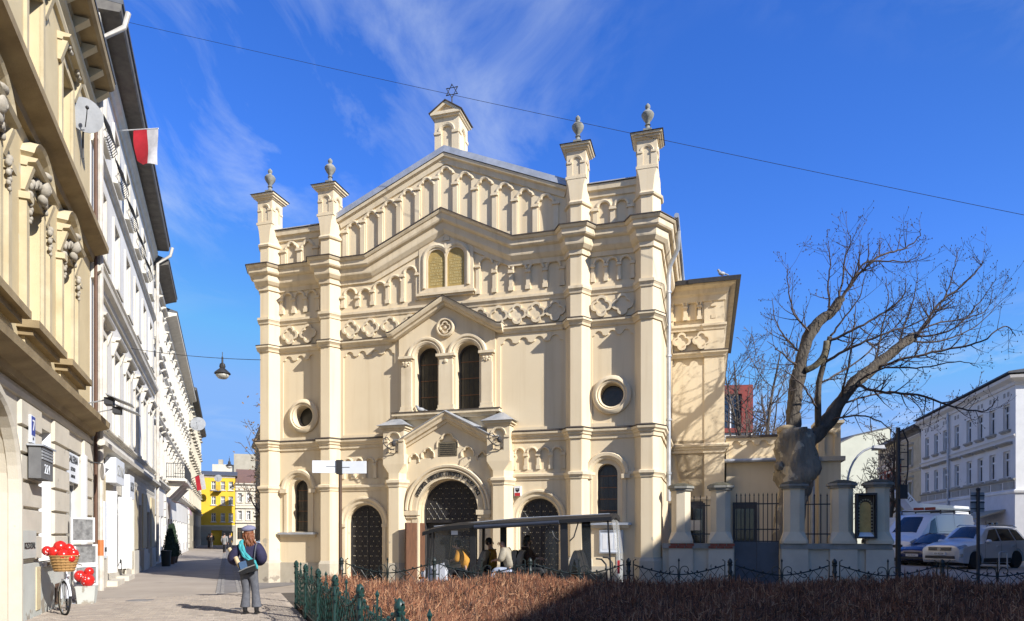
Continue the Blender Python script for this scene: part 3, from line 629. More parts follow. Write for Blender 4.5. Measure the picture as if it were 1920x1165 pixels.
# portal piers with lantern boxes and pyramid caps
for sx in (-1, 1):
    c = PU+sx*1.71; rt = MB(); Q = .10
    poly = [(c-.36,.1),(c-.36,-Q),(c-.17,-.40),(c+.17,-.40),(c+.36,-Q),(c+.36,.1)]
    rt.plan(poly, -.4, 3.10); P = sy('portal_pier', rt, 'stucco')
    g = MB(); g.plan([(c+(x-c)*1.17, y*1.12 if y < 0 else y) for x, y in poly], -.4, .72, ); g.build('pier_plinth', M['plinth'], P)
    g = MB(); g.psweep(poly, prof(.09,3.10,3.30)); g.build('pier_moulding', M['trim'], P)
    g = MB(); sq = [(c-.38,.1),(c-.38,-.30),(c-.36,-.42),(c+.36,-.42),(c+.38,-.30),(c+.38,.1)]
    g.plan(poly, 3.30, 3.52); g.plan(poly, 3.52, 3.80, sq); g.plan(sq, 3.80, 4.10); g.box(c-.31,c+.31,-.36,.1,4.10,4.86); g.build('pier_block', M['stucco'], P)
    g = MB(); g.plate(rectp(c-.35,c+.35,4.10,4.86), [archp(c-.17,c+.17,4.13,4.58,10)], -.42, -.355); g.fsweep(arc(c,4.58,.19,180,0,10), [(0,-.41),(0,-.44),(.05,-.455),(.07,-.41)])
    for s2 in (-1, 1): g.box(c+s2*.27-.085, c+s2*.27+.085, -.45, -.41, 4.50, 4.56)
    h = MB(); h.plate(rectp(-.27,.21,4.10,4.86), [archp(-.14,.10,4.13,4.58,8)], -.355, -.31); h.xf(Matrix.Translation((c,-.11,0)) @ Matrix.Rotation(R(90),4,'Z')); b = len(g.v); g.v += h.v; g.f += [tuple(b+i for i in q_) for q_ in h.f]; g.mi += h.mi
    g.build('blind_arch', M['trim'], P)
    g = MB()
    for e, z0, z1 in ((.05,4.86,4.92),(.11,4.92,5.0)): g.box(c-.34-e,c+.34+e,-.40-e,.0,z0,z1)
    g.build('cap', M['trim'], P)
    g = MB(); g.hexa([(c-.52,-.57,5.0),(c+.52,-.57,5.0),(c+.52,.0,5.0),(c-.52,.0,5.0),(c-.04,-.10,5.30),(c+.04,-.10,5.30),(c+.04,.0,5.32),(c-.04,.0,5.32)]); g.build('pyramid_cap', M['zinc'], P)
    g = MB(); g.tube([(c,-.40,4.25),(c-.10,-.60,4.28),(c-.22,-.66,4.42),(c-.24,-.62,4.58),(c-.14,-.56,4.62),(c-.06,-.56,4.52)], .016, 6); g.tube([(c+.05,-.40,4.45),(c-.02,-.58,4.46),(c-.10,-.64,4.36),(c-.02,-.62,4.22),(c+.12,-.58,4.26)], .014, 6)
    g.tube([(c-.20,-.5,4.16),(c+.05,-.44,4.12),(c+.16,-.5,4.2)], .016, 6); g.ball((c+.08,-.56,4.42), .075, 8, 6, (1,1,1.3)); g.build('iron_lamp_bracket', M['darkmetal'], P)

# --- side wing set back to the right
WY = 4.4; wu1 = SF.hu(1356, -WY)
m = MB(); a, b = UR, wu1
hol = [lombard(a+.10, a+1.55, 4.84, 7.56, 3)]
nl = []; s = .47
pn = len(parts_niche)
for i in range(3): niche(nl, a+.30+s*i, .29, 8.98, 9.48, .18, last=i==2, basev=8.98)
wn_ = parts_niche[pn:]
m.plate(rectp(a-.1, b-.62, -.4, 9.9), hol + nl, WY, WY+.074); m.box(a-.1, b, WY+.075, 14, -.5, 9.88); m.box(b-.62, b+.04, WY-.03, WY+.07, -.4, 9.9); sy('wing_wall', m, 'stucco')
for p in wn_: p.xf(Matrix.Translation((0,WY,0))); sy('blind_arch', p, 'trim')
for i in range(2):
    uc = a+.42+.66*i; m = MB(); m.plate(quat(uc,8.255,.31,6), [quat(uc,8.255,.23,6)], WY-.075, WY+.01); m.plate(quat(uc,8.255,.235,5), [], WY-.028, WY+.012); sy('quatrefoil', m, 'trim')
wp = [(a,WY),(b-.62,WY),(b-.62,WY-.03),(b+.04,WY-.03),(b+.04,13.5)]
for z, p in ((ZAR, prof(.09,ZAR[0]-.55,ZAR[1]-.55)), (ZB, double(*ZB)), (ZC, prof(.12,*ZC)), (ZD, prof(.08,*ZD))): course(wp, p)
course(wp, [(-.02,7.91),(.14,7.868),(.14,7.884),(-.02,7.942)], 'flashing', 'ledge_flashing')
WC = [(-.04,9.55),(.04,9.57),(.06,9.75),(.14,9.82),(.16,9.95),(.36,10.02),(.38,10.10),(-.04,10.10)]
course(wp, WC, 'trim', 'wing_cornice')
course(wp, [(.30,10.09),(.50,10.05),(.52,10.18),(.50,10.20),(-.04,10.24),(-.04,10.105)], 'darkmetal', 'eave_gutter')
m = MB(); m.hexa([(a,WY-.3,10.24),(b+.35,WY-.3,10.24),(b+.35,13.5,10.24),(a,13.5,10.24),(a,WY+1.5,10.62),(b-1,WY+1.5,10.62),(b-1,13,10.62),(a,13,10.62)]); sy('wing_roof', m, 'zinc')
# downpipe in the corner
m = MB(); x = UR+.16; m.tube([(UR+.46,.6,10.45),(UR+.44,.75,10.0),(UR+.2,.95,9.6),(x,1.0,9.3),(x,1.0,2.6)], .065, 8)
for z in (8.8,6.9,5.0,3.4): m.lathe([(.085,0),(.085,.06)], (x,1.0,z), 8)
sy('downpipe', m, 'zinc', smooth=True)
m = MB(); m.tube([(UR+.44,-.2,10.55),(UR+.44,6,10.55)], .07, 8); sy('roof_gutter', m, 'zinc', smooth=True)
# small fittings on the front: alarm box, notice board
m = MB(); u, v = SF.hit(972, 921); m.box(u-.10,u+.10,-.11,.0,v-.16,v+.14); al = sy('alarm_box', m, 'white')
g = MB(); g.box(u-.085,u+.085,-.114,-.10,v-.155,v-.06); g.build('red_strip', M['red'], al)
g = MB(); g.plate([(u-.06,v+.08),(u+.06,v+.08),(u+.06,v+.0),(u,v-.05),(u-.06,v+.0)], [[(u-.035,v+.06),(u+.035,v+.06),(u+.035,v+.045),(u-.035,v+.045)]], -.114, -.10); g.build('shield_mark', M['black'], al)
u0, v1 = SF.hit(1124, 994); u1, v0 = SF.hit(1169, 1038)
m = MB(); m.plate(rectp(u0,u1,v0,v1), [rectp(u0+.04,u1-.04,v0+.04,v1-.04)], -.07, 0); nb = sy('notice_board', m, 'zinc')
g = MB(); g.box(u0+.04,u1-.04,-.045,-.01,v0+.04,v1-.04); g.build('notice_pane', M['signwhite'], nb)
g = MB()
for i in range(3): x = u0+.09+i*.17; g.box(x,x+.13,-.05,-.045,v0+.12,v1-.12)
g.build('paper_sheet', M['white'], nb)
# ------------------------------------------------------------------ ground
dm('paving', (.39,.335,.27), .92, c2=(.25,.21,.17), scale=.7, amt=1, bump=.3, bscale=25, spots=((.20,.17,.14), .9, .66, None))
def ground_z(x, y): 
    t = min(max((x-5)/6,0),1)*min(max((y-16)/8,0),1); return .22*t*t*(3-2*t)
m = MB(); xs = [-900,-200,-60,-30,-20,-14,-10,-6,-3,0,3,5,6,7,8,9,10,11,13,16,20,26,34,44,60,200,900]; ys = [-900,-100,-30,-5,4,8,12,14,16,17,18,19,20,21,22,23,24,26,30,40,60,90,140,300,1500]
m.v = [(x,y,ground_z(x,y)) for y in ys for x in xs]; nx = len(xs)
m.f = [(j*nx+i, j*nx+i+1, (j+1)*nx+i+1, (j+1)*nx+i) for j in range(len(ys)-1) for i in range(nx-1)]; m.mi = [0]*len(m.f)
tag(m.build('ground', M['paving']), kind='structure')
# ------------------------------------------------------------------ street on the left: tenements
dm('ochre', (.63,.52,.31), .9, c2=(.50,.40,.225), scale=.8, amt=.9, bump=.15, bscale=40, spots=((.52,.48,.38), 1.1, .68, None))
dm('ochre_trim', (.62,.535,.36), .9, c2=(.40,.32,.18), scale=1.6, amt=1, bump=.2, bscale=40)
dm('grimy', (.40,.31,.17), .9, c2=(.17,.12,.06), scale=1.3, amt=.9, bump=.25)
dm('ashlar', (.61,.56,.465), .92, c2=(.46,.42,.34), scale=1.5, amt=.9, bump=.2, spots=((.33,.30,.25), 3.0, .70, None))
dm('dado', (.52,.54,.50), .85, c2=(.40,.41,.37), scale=1.4, amt=.9, bump=.12, spots=[((.30,.27,.22), 2.4, .68, 1.2), ((.60,.25,.08), 4, .80, .6)])
dm('whitewall', (.72,.70,.65), .9, c2=(.58,.55,.49), scale=.7, amt=.9, bump=.1, spots=((.50,.46,.40), 1.7, .70, None))
dm('whitetrim', (.70,.66,.57), .9, c2=(.48,.44,.36), scale=1.8, amt=.9, bump=.15)
dm('creamwall', (.62,.57,.46), .9, c2=(.47,.42,.32), scale=.9, amt=.9, bump=.12)
dm('drabwall', (.42,.38,.29), .9, c2=(.28,.25,.19), scale=.8, amt=.9)
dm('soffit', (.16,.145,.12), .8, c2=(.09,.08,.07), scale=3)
dm('slate', (.10,.105,.115), .7, c2=(.06,.06,.065), scale=4)
dm('rooftile', (.24,.13,.085), .85, c2=(.14,.08,.06), scale=5)
dm('yellow', (.72,.46,.03), .85, c2=(.60,.37,.03), scale=.6)
dm('frame_white', (.74,.74,.72), .55)
dm('frame_brown', (.10,.055,.03), .6)
dm('shopgrey', (.35,.35,.33), .8)
dm('carving', (.48,.44,.36), .9, c2=(.22,.19,.14), scale=7, amt=.9, bump=.3)
dm('iron', (.03,.03,.032), .6)
dm('pipe_white', (.58,.55,.49), .6, c2=(.40,.36,.30), scale=3)
dm('pipe_brown', (.12,.06,.035), .7)
dm('orange', (.55,.17,.045), .7)
dm('satdish', (.33,.34,.35), .5)
_wp = {}
def rect_frame(m, w, h, t, d0, d1, mull=True, trans=.66):
    m.plate(rectp(-w/2,w/2,0,h), [rectp(-w/2+t,w/2-t,t,h-t)], d0, d1)
    if mull: m.box(-t*.55,t*.55,d0+.005,d1,t,h*trans)
    if trans: m.box(-w/2+t,w/2-t,d0+.003,d1,h*trans-t*.5,h*trans+t*.5)
    if mull and trans: m.box(-t*.45,t*.45,d0+.006,d1,h*trans,h-t)
def win_parts(w, h, style, rec, fm, tm, panes=True):
    """meshes of one window: frame, panes, sill, hood, surround; origin at the opening's bottom middle on the wall face"""
    key = (round(w,2), round(h,2), style, rec, fm, tm, panes)
    if key in _wp: return _wp[key]
    L = []
    m = MB(); rect_frame(m, w, h, .10, rec, rec+.06, True, .68); L.append(('window', m.mesh('window', M[fm]), None))
    g = MB(); g.box(-w/2+.03,-.02,rec+.03,rec+.04,.03,h-.03); L.append(('pane', g.mesh('pane', M['glass']), (0,0,0)))
    L.append(('pane', L[-1][1], (w/2-.01,0,0)))
    b = MB(); b.box(-w/2-.16,w/2+.16,-.16,.02,-.10,0); 
    if 'b' in style: b.box(-w/2-.10,w/2+.10,-.10,.02,-.17,-.10)
    L.append(('sill', b.mesh('sill', M[tm]), (0,0,0)))
    if 's' in style:
        s = MB(); s.plate(rectp(-w/2-.16,w/2+.16,.001,h+.17), [rectp(-w/2,w/2,.0,h)], -.06, .01); L.append(('surround', s.mesh('surround', M[tm]), (0,0,0)))
    if 'h' in style or 'p' in style or 'a' in style:
        s = MB(); e = w/2+.34
        s.fsweep([(-e,h+.30),(e,h+.30)], [(0,.02),(0,-.10),(.06,-.12),(.08,-.24),(.15,-.28),(.17,.02)])
        if 'k' in style:
            for sx in (-1,1): s.hexa([(sx*(e-.1)-.07,-.06,h-.15),(sx*(e-.1)+.07,-.06,h-.15),(sx*(e-.1)+.07,.02,h-.15),(sx*(e-.1)-.07,.02,h-.15),(sx*(e-.1)-.07,-.20,h+.298),(sx*(e-.1)+.07,-.20,h+.298),(sx*(e-.1)+.07,.02,h+.298),(sx*(e-.1)-.07,.02,h+.298)])
        if 'p' in style: s.fsweep([(-e,h+.46),(0,h+.86),(e,h+.46)], [(0,.02),(0,-.12),(.05,-.24),(.12,-.27),(.13,.02)]); s.plate([(-e,h+.46),(e,h+.46),(0,h+.86)], (), -.08, .0)
        if 'a' in style: s.fsweep(arc(0,h-.05,e*1.0,148,32,9), [(.06,.02),(.06,-.09),(.12,-.18),(.18,-.22),(.20,.02)])
        L.append(('hood', s.mesh('hood', M[tm]), (0,0,0)))
    _wp[key] = L; return L
def put_window(root, u, y, z, w, h, style='sh', rec=.22, fm='frame_white', tm='whitetrim', label=None):
    L = win_parts(w, h, style, rec, fm, tm); p = None
    for name, me, off in L:
        o = bpy.data.objects.new(name, me); col.objects.link(o)
        if p is None: p = o; o.parent = root; o.location = (u, y, z)
        else: o.parent = p; o.location = off
    if label: p['label'] = label
    return p
def wall(root, u0, u1, z0, z1, y, wins, m, name='wall', rec=.30, extra=()):
    b = MB(); b.plate(rectp(u0,u1,z0,z1), [rectp(u-w/2,u+w/2,z,z+h) for u,z,w,h in wins] + list(extra), y, y+rec); return b.build(name, M[m], root)
def hcourse(root, u0, u1, p, m, name='string_course', y=0, rets=(0,0)):
    b = MB(); pts = ([(u0, y+rets[0])] if rets[0] else []) + [(u0,y),(u1,y)] + ([(u1,y+rets[1])] if rets[1] else []); b.psweep(pts, p); return b.build(name, M[m], root)

LF = Fr(-3.25, -1.37, -.3877, .9218)
# ---- ochre tenement (nearest)
OC = thing('tenement', 'ochre stucco tenement with carved window heads and arched doorway, nearest on the left', 'building', LF.world(0,0,0), LF.rz)
OU0, OU1 = 7.0, 22.25
wc = [10.30, 13.22, 16.16, 19.12]
w1 = [(u, 5.68, 1.15, 2.55) for u in wc]; w2 = [(u, 10.35, 1.1, 2.25) for u in wc]
door_h = archp(11.5, 14.62, .0, 2.35, 14)
gfw = [(17.0, 1.05, 1.05, 2.76), (20.0, .72, 1.75, 2.98)]
wall(OC, OU0, OU1, -.2, 4.45, 0, gfw, 'ashlar', extra=[door_h]); wall(OC, OU0, OU1, 4.45, 14.1, 0.02, w1 + w2, 'ochre', rec=.34)
b = MB(); b.box(OU0,OU1,.40,9,-.3,14.2); b.build('wall', M['ochre'], OC)
for u, z, w, h in w1: put_window(OC, u, .02, z, w, h, 'sbak', .24, tm='ochre_trim')
for u, z, w, h in w2: put_window(OC, u, .02, z, w, h, 'sbhk', .24, tm='ochre_trim')
for u in wc:
    # carved head and leaf swags in the pediment of the first-floor windows, pilasters, apron
    b = MB(); z = 8.36; b.ball((u,-.16,z+.16), .15, 10, 8, (.85,.9,1.15)); b.ball((u,-.20,z+.40), .12, 8, 6, (1.2,.9,.7))
    b.ball((u,-.27,z+.13), .035, 6, 4, (.8,1,1.5)); b.ball((u,-.14,z-.08), .13, 8, 6, (1.1,.7,.8))
    b.build('mascaron', M['carving'], OC, smooth='all')
    for sx in (-1, 1):
        b = MB()
        for k in range(5): b.ball((u+sx*(.22+.09*k), -.12+.012*k, z+.12-.05*k+.05*(k%2)), .085-.006*k, 7, 5, (1,.8,1.2))
        b.build('leaf_swag', M['carving'], OC, smooth='all'); b = MB()
        for k in range(7): b.ball((u+sx*(.78+.03*(-1)**k), -.11, 8.02-.085*k), .07-.005*k, 7, 5, (1,.9,1.1))
        b.build('leaf_drop', M['carving'], OC, smooth='all')
    for sx in (-1, 1):
        b = MB(); b.box(u+sx*.90-.10,u+sx*.90+.10,-.10,.03,5.68,7.85); b.box(u+sx*.90-.14,u+sx*.90+.14,-.16,.03,7.85,7.98); b.build('pilaster', M['ochre_trim'], OC)
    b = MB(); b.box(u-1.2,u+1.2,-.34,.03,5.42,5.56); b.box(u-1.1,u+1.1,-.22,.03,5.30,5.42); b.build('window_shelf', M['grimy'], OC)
    b = MB(); b.box(u-1.0,u+1.0,-.07,.03,4.78,5.30); b.build('apron', M['ochre_trim'], OC)
    b = MB()
    for sx in (-1,1):
        for k in range(9): a = R(40*k); r = .05+.015*k; b.ball((u+sx*.45+sx*r*math.cos(a), -.16, 13.02+r*math.sin(a)*.8), .055, 6, 4)
    b.build('scroll_ornament', M['carving'], OC, smooth='all')
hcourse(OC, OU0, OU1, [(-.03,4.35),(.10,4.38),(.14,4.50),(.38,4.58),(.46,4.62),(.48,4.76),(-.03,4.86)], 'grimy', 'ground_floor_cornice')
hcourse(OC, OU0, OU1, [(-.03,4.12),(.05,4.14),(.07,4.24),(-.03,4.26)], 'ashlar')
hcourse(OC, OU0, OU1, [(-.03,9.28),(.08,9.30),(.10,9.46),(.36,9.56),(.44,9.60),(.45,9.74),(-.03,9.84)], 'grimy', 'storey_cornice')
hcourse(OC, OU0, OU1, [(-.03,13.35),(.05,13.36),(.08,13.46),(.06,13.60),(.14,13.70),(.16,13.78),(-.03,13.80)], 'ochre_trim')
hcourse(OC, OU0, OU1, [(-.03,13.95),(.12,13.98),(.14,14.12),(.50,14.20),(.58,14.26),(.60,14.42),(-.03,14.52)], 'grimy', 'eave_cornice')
k = OU0+.5
while k < OU1: 
    b = MB(); b.hexa([(k-.10,-.12,13.80),(k+.10,-.12,13.80),(k+.10,.03,13.80),(k-.10,.03,13.80),(k-.12,-.46,14.10),(k+.12,-.46,14.10),(k+.12,.03,14.10),(k-.12,.03,14.10)]); b.build('eave_bracket', M['ochre_trim'], OC); k += .98
b = MB(); b.hexa([(OU0,-.62,14.44),(OU1,-.62,14.44),(OU1,9,14.44),(OU0,9,14.44),(OU0,-.62,14.50),(OU1,-.62,14.50),(OU1,9,17.0),(OU0,9,17.0)]); b.build('roof', M['slate'], OC)
# rusticated ground floor: separate ashlar blocks between the openings
zz_ = [1.10+.505*i for i in range(7)]
for a, c in ((14.95,16.44),(17.56,19.06),(20.93,22.2),(9.0,11.3)):
    for i in range(6):
        b = MB(); b.hexa([(a+.015,-.07,zz_[i]+.03),(c-.015,-.07,zz_[i]+.03),(c,.03,zz_[i]),(a,.03,zz_[i]),(a+.015,-.07,zz_[i]+.46),(c-.015,-.07,zz_[i]+.46),(c,.03,zz_[i]+.49),(a,.03,zz_[i]+.49)]); b.build('ashlar_block', M['ashlar'], OC)
for a, c in ((14.66,19.1),(20.9,22.24),(7.2,11.4)):
    b = MB(); b.box(a,c,-.11,.02,-.2,1.05); b.build('dado', M['dado'], OC)
b = MB(); b.box(16.42,17.58,-.20,.28,.95,1.045); b.build('sill', M['grimy'], OC)
# shop window with fascia, white reveals
put_window(OC, 17.0, 0, 1.05, 1.05, 2.76, '', .26)
b = MB()
for x0, x1 in ((17.50,17.524),(16.476,16.50)): b.box(x0,x1,.0,.26,1.05,3.81)
b.build('reveal', M['white'], OC)
b = MB(); rect_frame(b, 1.75, 2.98, .09, .16, .24, True, .74); b.xf(Matrix.Translation((20.0,0,.72))); sw = b.build('shop_window', M['frame_white'], OC)
b = MB(); b.box(19.15,20.85,.20,.21,.75,3.66); b.build('pane', M['glass'], sw)
b = MB(); b.box(20.90,21.14,-.10,.02,.72,3.70); b.build('pilaster', M['white'], OC)
# archway with moulded surround and panelled door
b = MB(); b.fsweep([(11.5,.0),(11.5,2.35)] + arc(13.06,2.35,1.56,180,0,20)[1:-1] + [(14.62,2.35),(14.62,.0)], [(-.02,.05),(0,-.10),(.05,-.14),(.12,-.14),(.15,-.10),(.24,-.10),(.27,.02)]); b.build('arch_surround', M['ashlar'], OC)
b = MB(); b.plate(archp(11.45,14.67,-.1,2.35,14), (), .36, .39); dd = b.build('door', M['ochre'], OC)
# signs on the wall
def sign_text(parent, s, size, loc, rot, m='black', ext=.004, sx=1.0, name='lettering', align='CENTER', spacing=1.0):
    c = bpy.data.curves.new('lettering', 'FONT'); c.body = s; c.size = size; c.extrude = ext; c.align_x = align; c.align_y = 'CENTER'; c.resolution_u = 2; c.space_character = spacing
    t = bpy.data.objects.new('lettering', c); col.objects.link(t); dg = bpy.context.evaluated_depsgraph_get()
    me = bpy.data.meshes.new_from_object(t.evaluated_get(dg)); bpy.data.objects.remove(t); bpy.data.curves.remove(c)
    me.materials.clear(); me.materials.append(M[m]); o = bpy.data.objects.new(name, me); col.objects.link(o)
    if parent is not None: o.parent = parent
    o.matrix_basis = Matrix.Translation(loc) @ rot @ Matrix.Diagonal((sx,1,1,1)); o['kind'] = 'stuff'; return o
RX = Matrix.Rotation(R(90), 4, 'X')
def plate_sign(name, label, cat, u, z, w, h, y, d=.04, m='signwhite', frame=LF):
    b = MB(); b.box(-w/2,w/2,-d,0,-h/2,h/2); o = b.build(name, M[m]); o.location = frame.world(u, y, z); o.rotation_euler = (0,0,frame.rz); return tag(o, label, cat)
dm('blue', (.02,.04,.30), .4)
s = plate_sign('house_number', 'blue and white house number plate 7 above the lantern box', 'sign', 15.55, 3.62, .30, .52, -.075)
b = MB(); b.box(-.13,.13,-.046,-.04,-.12,.24); b.build('number_field', M['blue'], s); sign_text(s, '7', .30, (0,-.05,.06), RX, 'white')
sign_text(s, 'ul.', .08, (0,-.046,-.18), RX, 'black')
s = plate_sign('lamp_box', 'louvred grey number lantern with digits 221 jutting from pier', 'sign', 15.75, 2.98, .95, .62, -.10, .20, 'greycap')
b = MB(); b.box(-.52,.52,-.25,.02,.30,.33); b.build('lid', M['zinc'], s)
for k in range(4):
    b = MB(); b.box(-.44,.44,-.215,-.20,.06+.06*k,.10+.06*k); b.build('slat', M['satdish'], s)
sign_text(s, '221', .26, (0,-.206,-.12), RX, 'signwhite', sx=1.2)
s = plate_sign('wall_plaque', 'grey green plaque lettered ZEDZIAL low on the ashlar pier', 'sign', 15.35, 1.42, .95, .52, -.075, .03, 'dado')
sign_text(s, 'RZEDZIAŁ', .17, (0,-.036,-.03), RX, 'black', sx=1.0)
s = plate_sign('gallery_sign', 'white fascia board over the gallery window with black lines of lettering', 'sign', 20.0, 3.28, 1.6, .72, .08, .05)
sign_text(s, 'GALERIA', .27, (0,-.056,.20), RX, 'black', sx=1.15); sign_text(s, 'SZTUKI', .13, (0,-.056,-.04), RX, 'black', sx=1.2); sign_text(s, 'ANTYKI', .11, (0,-.056,-.22), RX, 'black', sx=1.2)
b = MB(); b.box(-.1,.1,-.02,.0,-.42,.42); o = b.build('meter_door', M['ochre_trim']); o.location = LF.world(15.9,-.11,.55); o.rotation_euler = (0,0,LF.rz); o.scale = (1.5,1,1); tag(o, 'narrow brown meter cupboard door set into the grey dado', 'cupboard')
b = MB(); b.box(-.25,.25,-.02,.0,-.22,.22); o = b.build('dado_panel', M['frame_brown']); o.location = LF.world(17.6,-.115,.32); o.rotation_euler = (0,0,LF.rz); tag(o, 'small brown cover plate on the dado behind the bicycle', 'cover plate')
# graffiti (flat paint) in the arch recess and on the dado
def scribble(mb, u, y, z, s, n, seed):
    r = random.Random(seed); p = []
    for i in range(n): p.append((u+s*(i/n-.5)*1.4+r.uniform(-.1,.1)*s, y, z+r.uniform(-.32,.32)*s))
    q = []
    for i in range(len(p)-1):
        for t in (0,.5): q.append(tuple(a*(1-t)+c*t for a, c in zip(p[i], p[i+1])))
    mb.tube(q, .012*s+.004, 4)
g = MB()
for i, (u, z, s) in enumerate(((13.9,2.1,.8),(13.6,2.45,.7),(14.0,1.55,.7),(13.6,1.5,.7),(13.5,.6,.9),(14.2,.4,.8))): scribble(g, u, .355, z, s, 9, i)
tag(g.build('graffiti', M['black'], OC), kind='stuff'); g = MB(); g.box(13.3,14.5,.35,.358,.95,1.2); g.build('paint_patch', M['orange'], OC)

# ---- white tenement
W1 = thing('tenement', 'tall white five storey tenement with dark eaves and wooden shop shutters', 'building', LF.world(0,0,0), LF.rz)
a0, a1 = 22.27, 40.1
wc = [24.05+2.85*i for i in range(6)]
wv = [(u,4.98,1.1,2.75) for u in wc] + [(u,9.95,1.1,2.15) for u in wc] + [(u,13.55,1.0,1.75) for u in wc]
wall(W1, a0, a1, 4.2, 16.6, 0, wv, 'whitewall')
gf = [(24.9,.35,1.15,2.6),(27.6,.5,1.5,2.5),(30.3,.2,1.1,2.9),(33.6,.2,1.3,2.7),(37.0,.7,1.6,2.0)]
wall(W1, a0, a1, -.2, 4.2, -.04, gf, 'ashlar')
b = MB(); b.box(a0,a1,.32,9,-.3,16.6); b.build('wall', M['whitewall'], W1)
for i, (u,z,w,h) in enumerate(wv): put_window(W1, u, 0, z, w, h, 'sbhk' if z < 6 else ('sb' if z < 11 else 's'), .22)
hcourse(W1, a0, a1, [(-.03,3.95),(.06,3.97),(.10,4.10),(.34,4.16),(.36,4.28),(-.03,4.38)], 'whitetrim', 'ground_floor_cornice')
hcourse(W1, a0, a1, [(-.03,3.60),(.05,3.62),(.08,3.72),(-.03,3.76)], 'whitetrim')
hcourse(W1, a0, a1, prof(.14,4.78,4.92), 'whitetrim'); hcourse(W1, a0, a1, [(-.03,8.86),(.08,8.88),(.12,9.02),(.24,9.10),(.26,9.22),(-.03,9.32)], 'whitetrim', 'storey_cornice')
hcourse(W1, a0, a1, prof(.12,9.66,9.80), 'whitetrim'); hcourse(W1, a0, a1, prof(.16,12.75,12.95), 'whitetrim', 'storey_cornice')
hcourse(W1, a0, a1, [(-.03,15.9),(.06,15.92),(.10,16.1),(.2,16.2),(.22,16.40),(-.03,16.5)], 'whitetrim', 'eave_cornice')
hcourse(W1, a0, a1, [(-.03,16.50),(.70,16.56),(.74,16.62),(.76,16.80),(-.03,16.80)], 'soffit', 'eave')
b = MB(); b.hexa([(a0,-.80,16.81),(a1,-.80,16.81),(a1,9,16.81),(a0,9,16.81),(a0,-.80,16.95),(a1,-.80,16.95),(a1,9,20),(a0,9,20)]); b.build('roof', M['slate'], W1)
for i, u in enumerate(wc[:5]):
    g = MB(); w = .60
    for k in range(9):
        x = u-w+2*w*k/8; g.tube([(x,-.05,14.35),(x,-.12,14.2),(x,-.30,13.85),(x,-.34,13.65),(x,-.22,13.5),(x,-.03,13.47)], .012, 4)
    for y, z in ((-.05,14.35),(-.30,13.85),(-.22,13.5)): g.tube([(u-w,y,z),(u+w,y,z)], .014, 4)
    tag(g.build('window_guard', M['iron'], W1), kind='stuff')
for u0 in (22.5, 40.0):
    b = MB(); b.tube([(u0,-.9,16.75),(u0,-.8,16.3),(u0,-.20,15.8),(u0,-.20,.2)], .075, 8); b.build('downpipe', M['pipe_white'], W1, smooth=True)
b = MB(); b.tube([(22.28,-.12,14.2),(22.28,-.12,.3)], .045, 8); b.build('downpipe', M['pipe_brown'], OC, smooth=True)
b = MB(); b.lathe([(.085,0),(.085,.45)], (22.5,-.20,1.0), 10); b.build('pipe_sleeve', M['orange'], W1)
b = MB(); b.lathe([(.095,-.2),(.095,1.0)], (22.5,-.20,.0), 10); b.build('pipe_foot', M['pipe_white'], W1)
# shopfronts: doors, shutters, panels
for u, z, w, h in gf:
    b = MB(); rect_frame(b, w, h, .10, .10, .18, w > 1.2, .78); b.xf(Matrix.Translation((u,-.04,z))); f = b.build('shop_front', M['frame_white'] if u < 31 else M['frame_brown'], W1)
    b = MB(); b.box(u-w/2+.05,u+w/2-.05,.10,.12,z+.05,z+h-.05); b.build('pane', M['glass'], f)
for u, ang, m, h, w in ((24.30,40,'white',2.55,.42),(27.05,48,'white',2.5,.50),(28.46,150,'frame_white',2.5,.55)):
    b = MB(); b.box(0,w,-.02,.02,0,h)
    for k in range(3): b.box(.07,w-.07,-.032,.032,.10+k*h/3,h/3*(k+1)-.08)
    o = b.build('shutter', M[m], W1); o.location = (u,-.06,.42); o.rotation_euler = (0,0,R(-ang))
for a, c in ((22.7,24.25),(28.5,29.7),(30.9,32.9),(34.3,36.1),(37.9,39.9)):
    b = MB(); b.box(a,c,-.14,-.03,-.2,.95); b.build('dado', M['ashlar'], W1)
    b = MB(); b.box(a+.1,c-.1,-.10,-.03,1.0,3.45); b.build('pier', M['ochre_trim'], W1)
for u in (24.9,27.6): 
    b = MB(); b.box(u-.8,u+.8,-.42,-.04,-.2,.16); b.build('door_step', M['ashlar'], W1)
b = MB(); b.fsweep([(29.7,.2),(29.7,2.9)] + arc(30.3,2.9,.6,180,0,10)[1:-1] + [(30.9,2.9),(30.9,.2)], [(0,.0),(0,-.12),(.2,-.12),(.2,.0)]); b.build('arch_surround', M['whitetrim'], W1)
g = MB(); 
for i, u in enumerate((27.2,27.9,28.4)): scribble(g, u, -.155, .55, .8, 10, 20+i)
tag(g.build('graffiti', M['black'], W1), kind='stuff')
s = plate_sign('shop_sign', 'white box sign lettered SZYNK over the first shop doorway', 'sign', 25.2, 3.62, 1.9, .78, -.06, .30)
sign_text(s, 'SZYNK', .50, (.05,-.305,.0), RX, 'shopgrey', sx=.95)
s = plate_sign('shop_sign', 'grey sign board with curly pictograms beyond the SZYNK box', 'sign', 28.6, 3.35, 1.3, .85, -.06, .25)
sign_text(s, '&OB', .5, (0,-.255,.0), RX, 'black', sx=.9)
dm('bannercream',(.60,.58,.5),.8)
s = plate_sign('menu_board', 'tall grey menu board standing beside the pipe sleeve', 'board', 23.55, 1.75, .5, 1.7, -.14, .04, 'signwhite')
sign_text(s, 'BAR', .2, (0,-.045,-.6), RX, 'black')

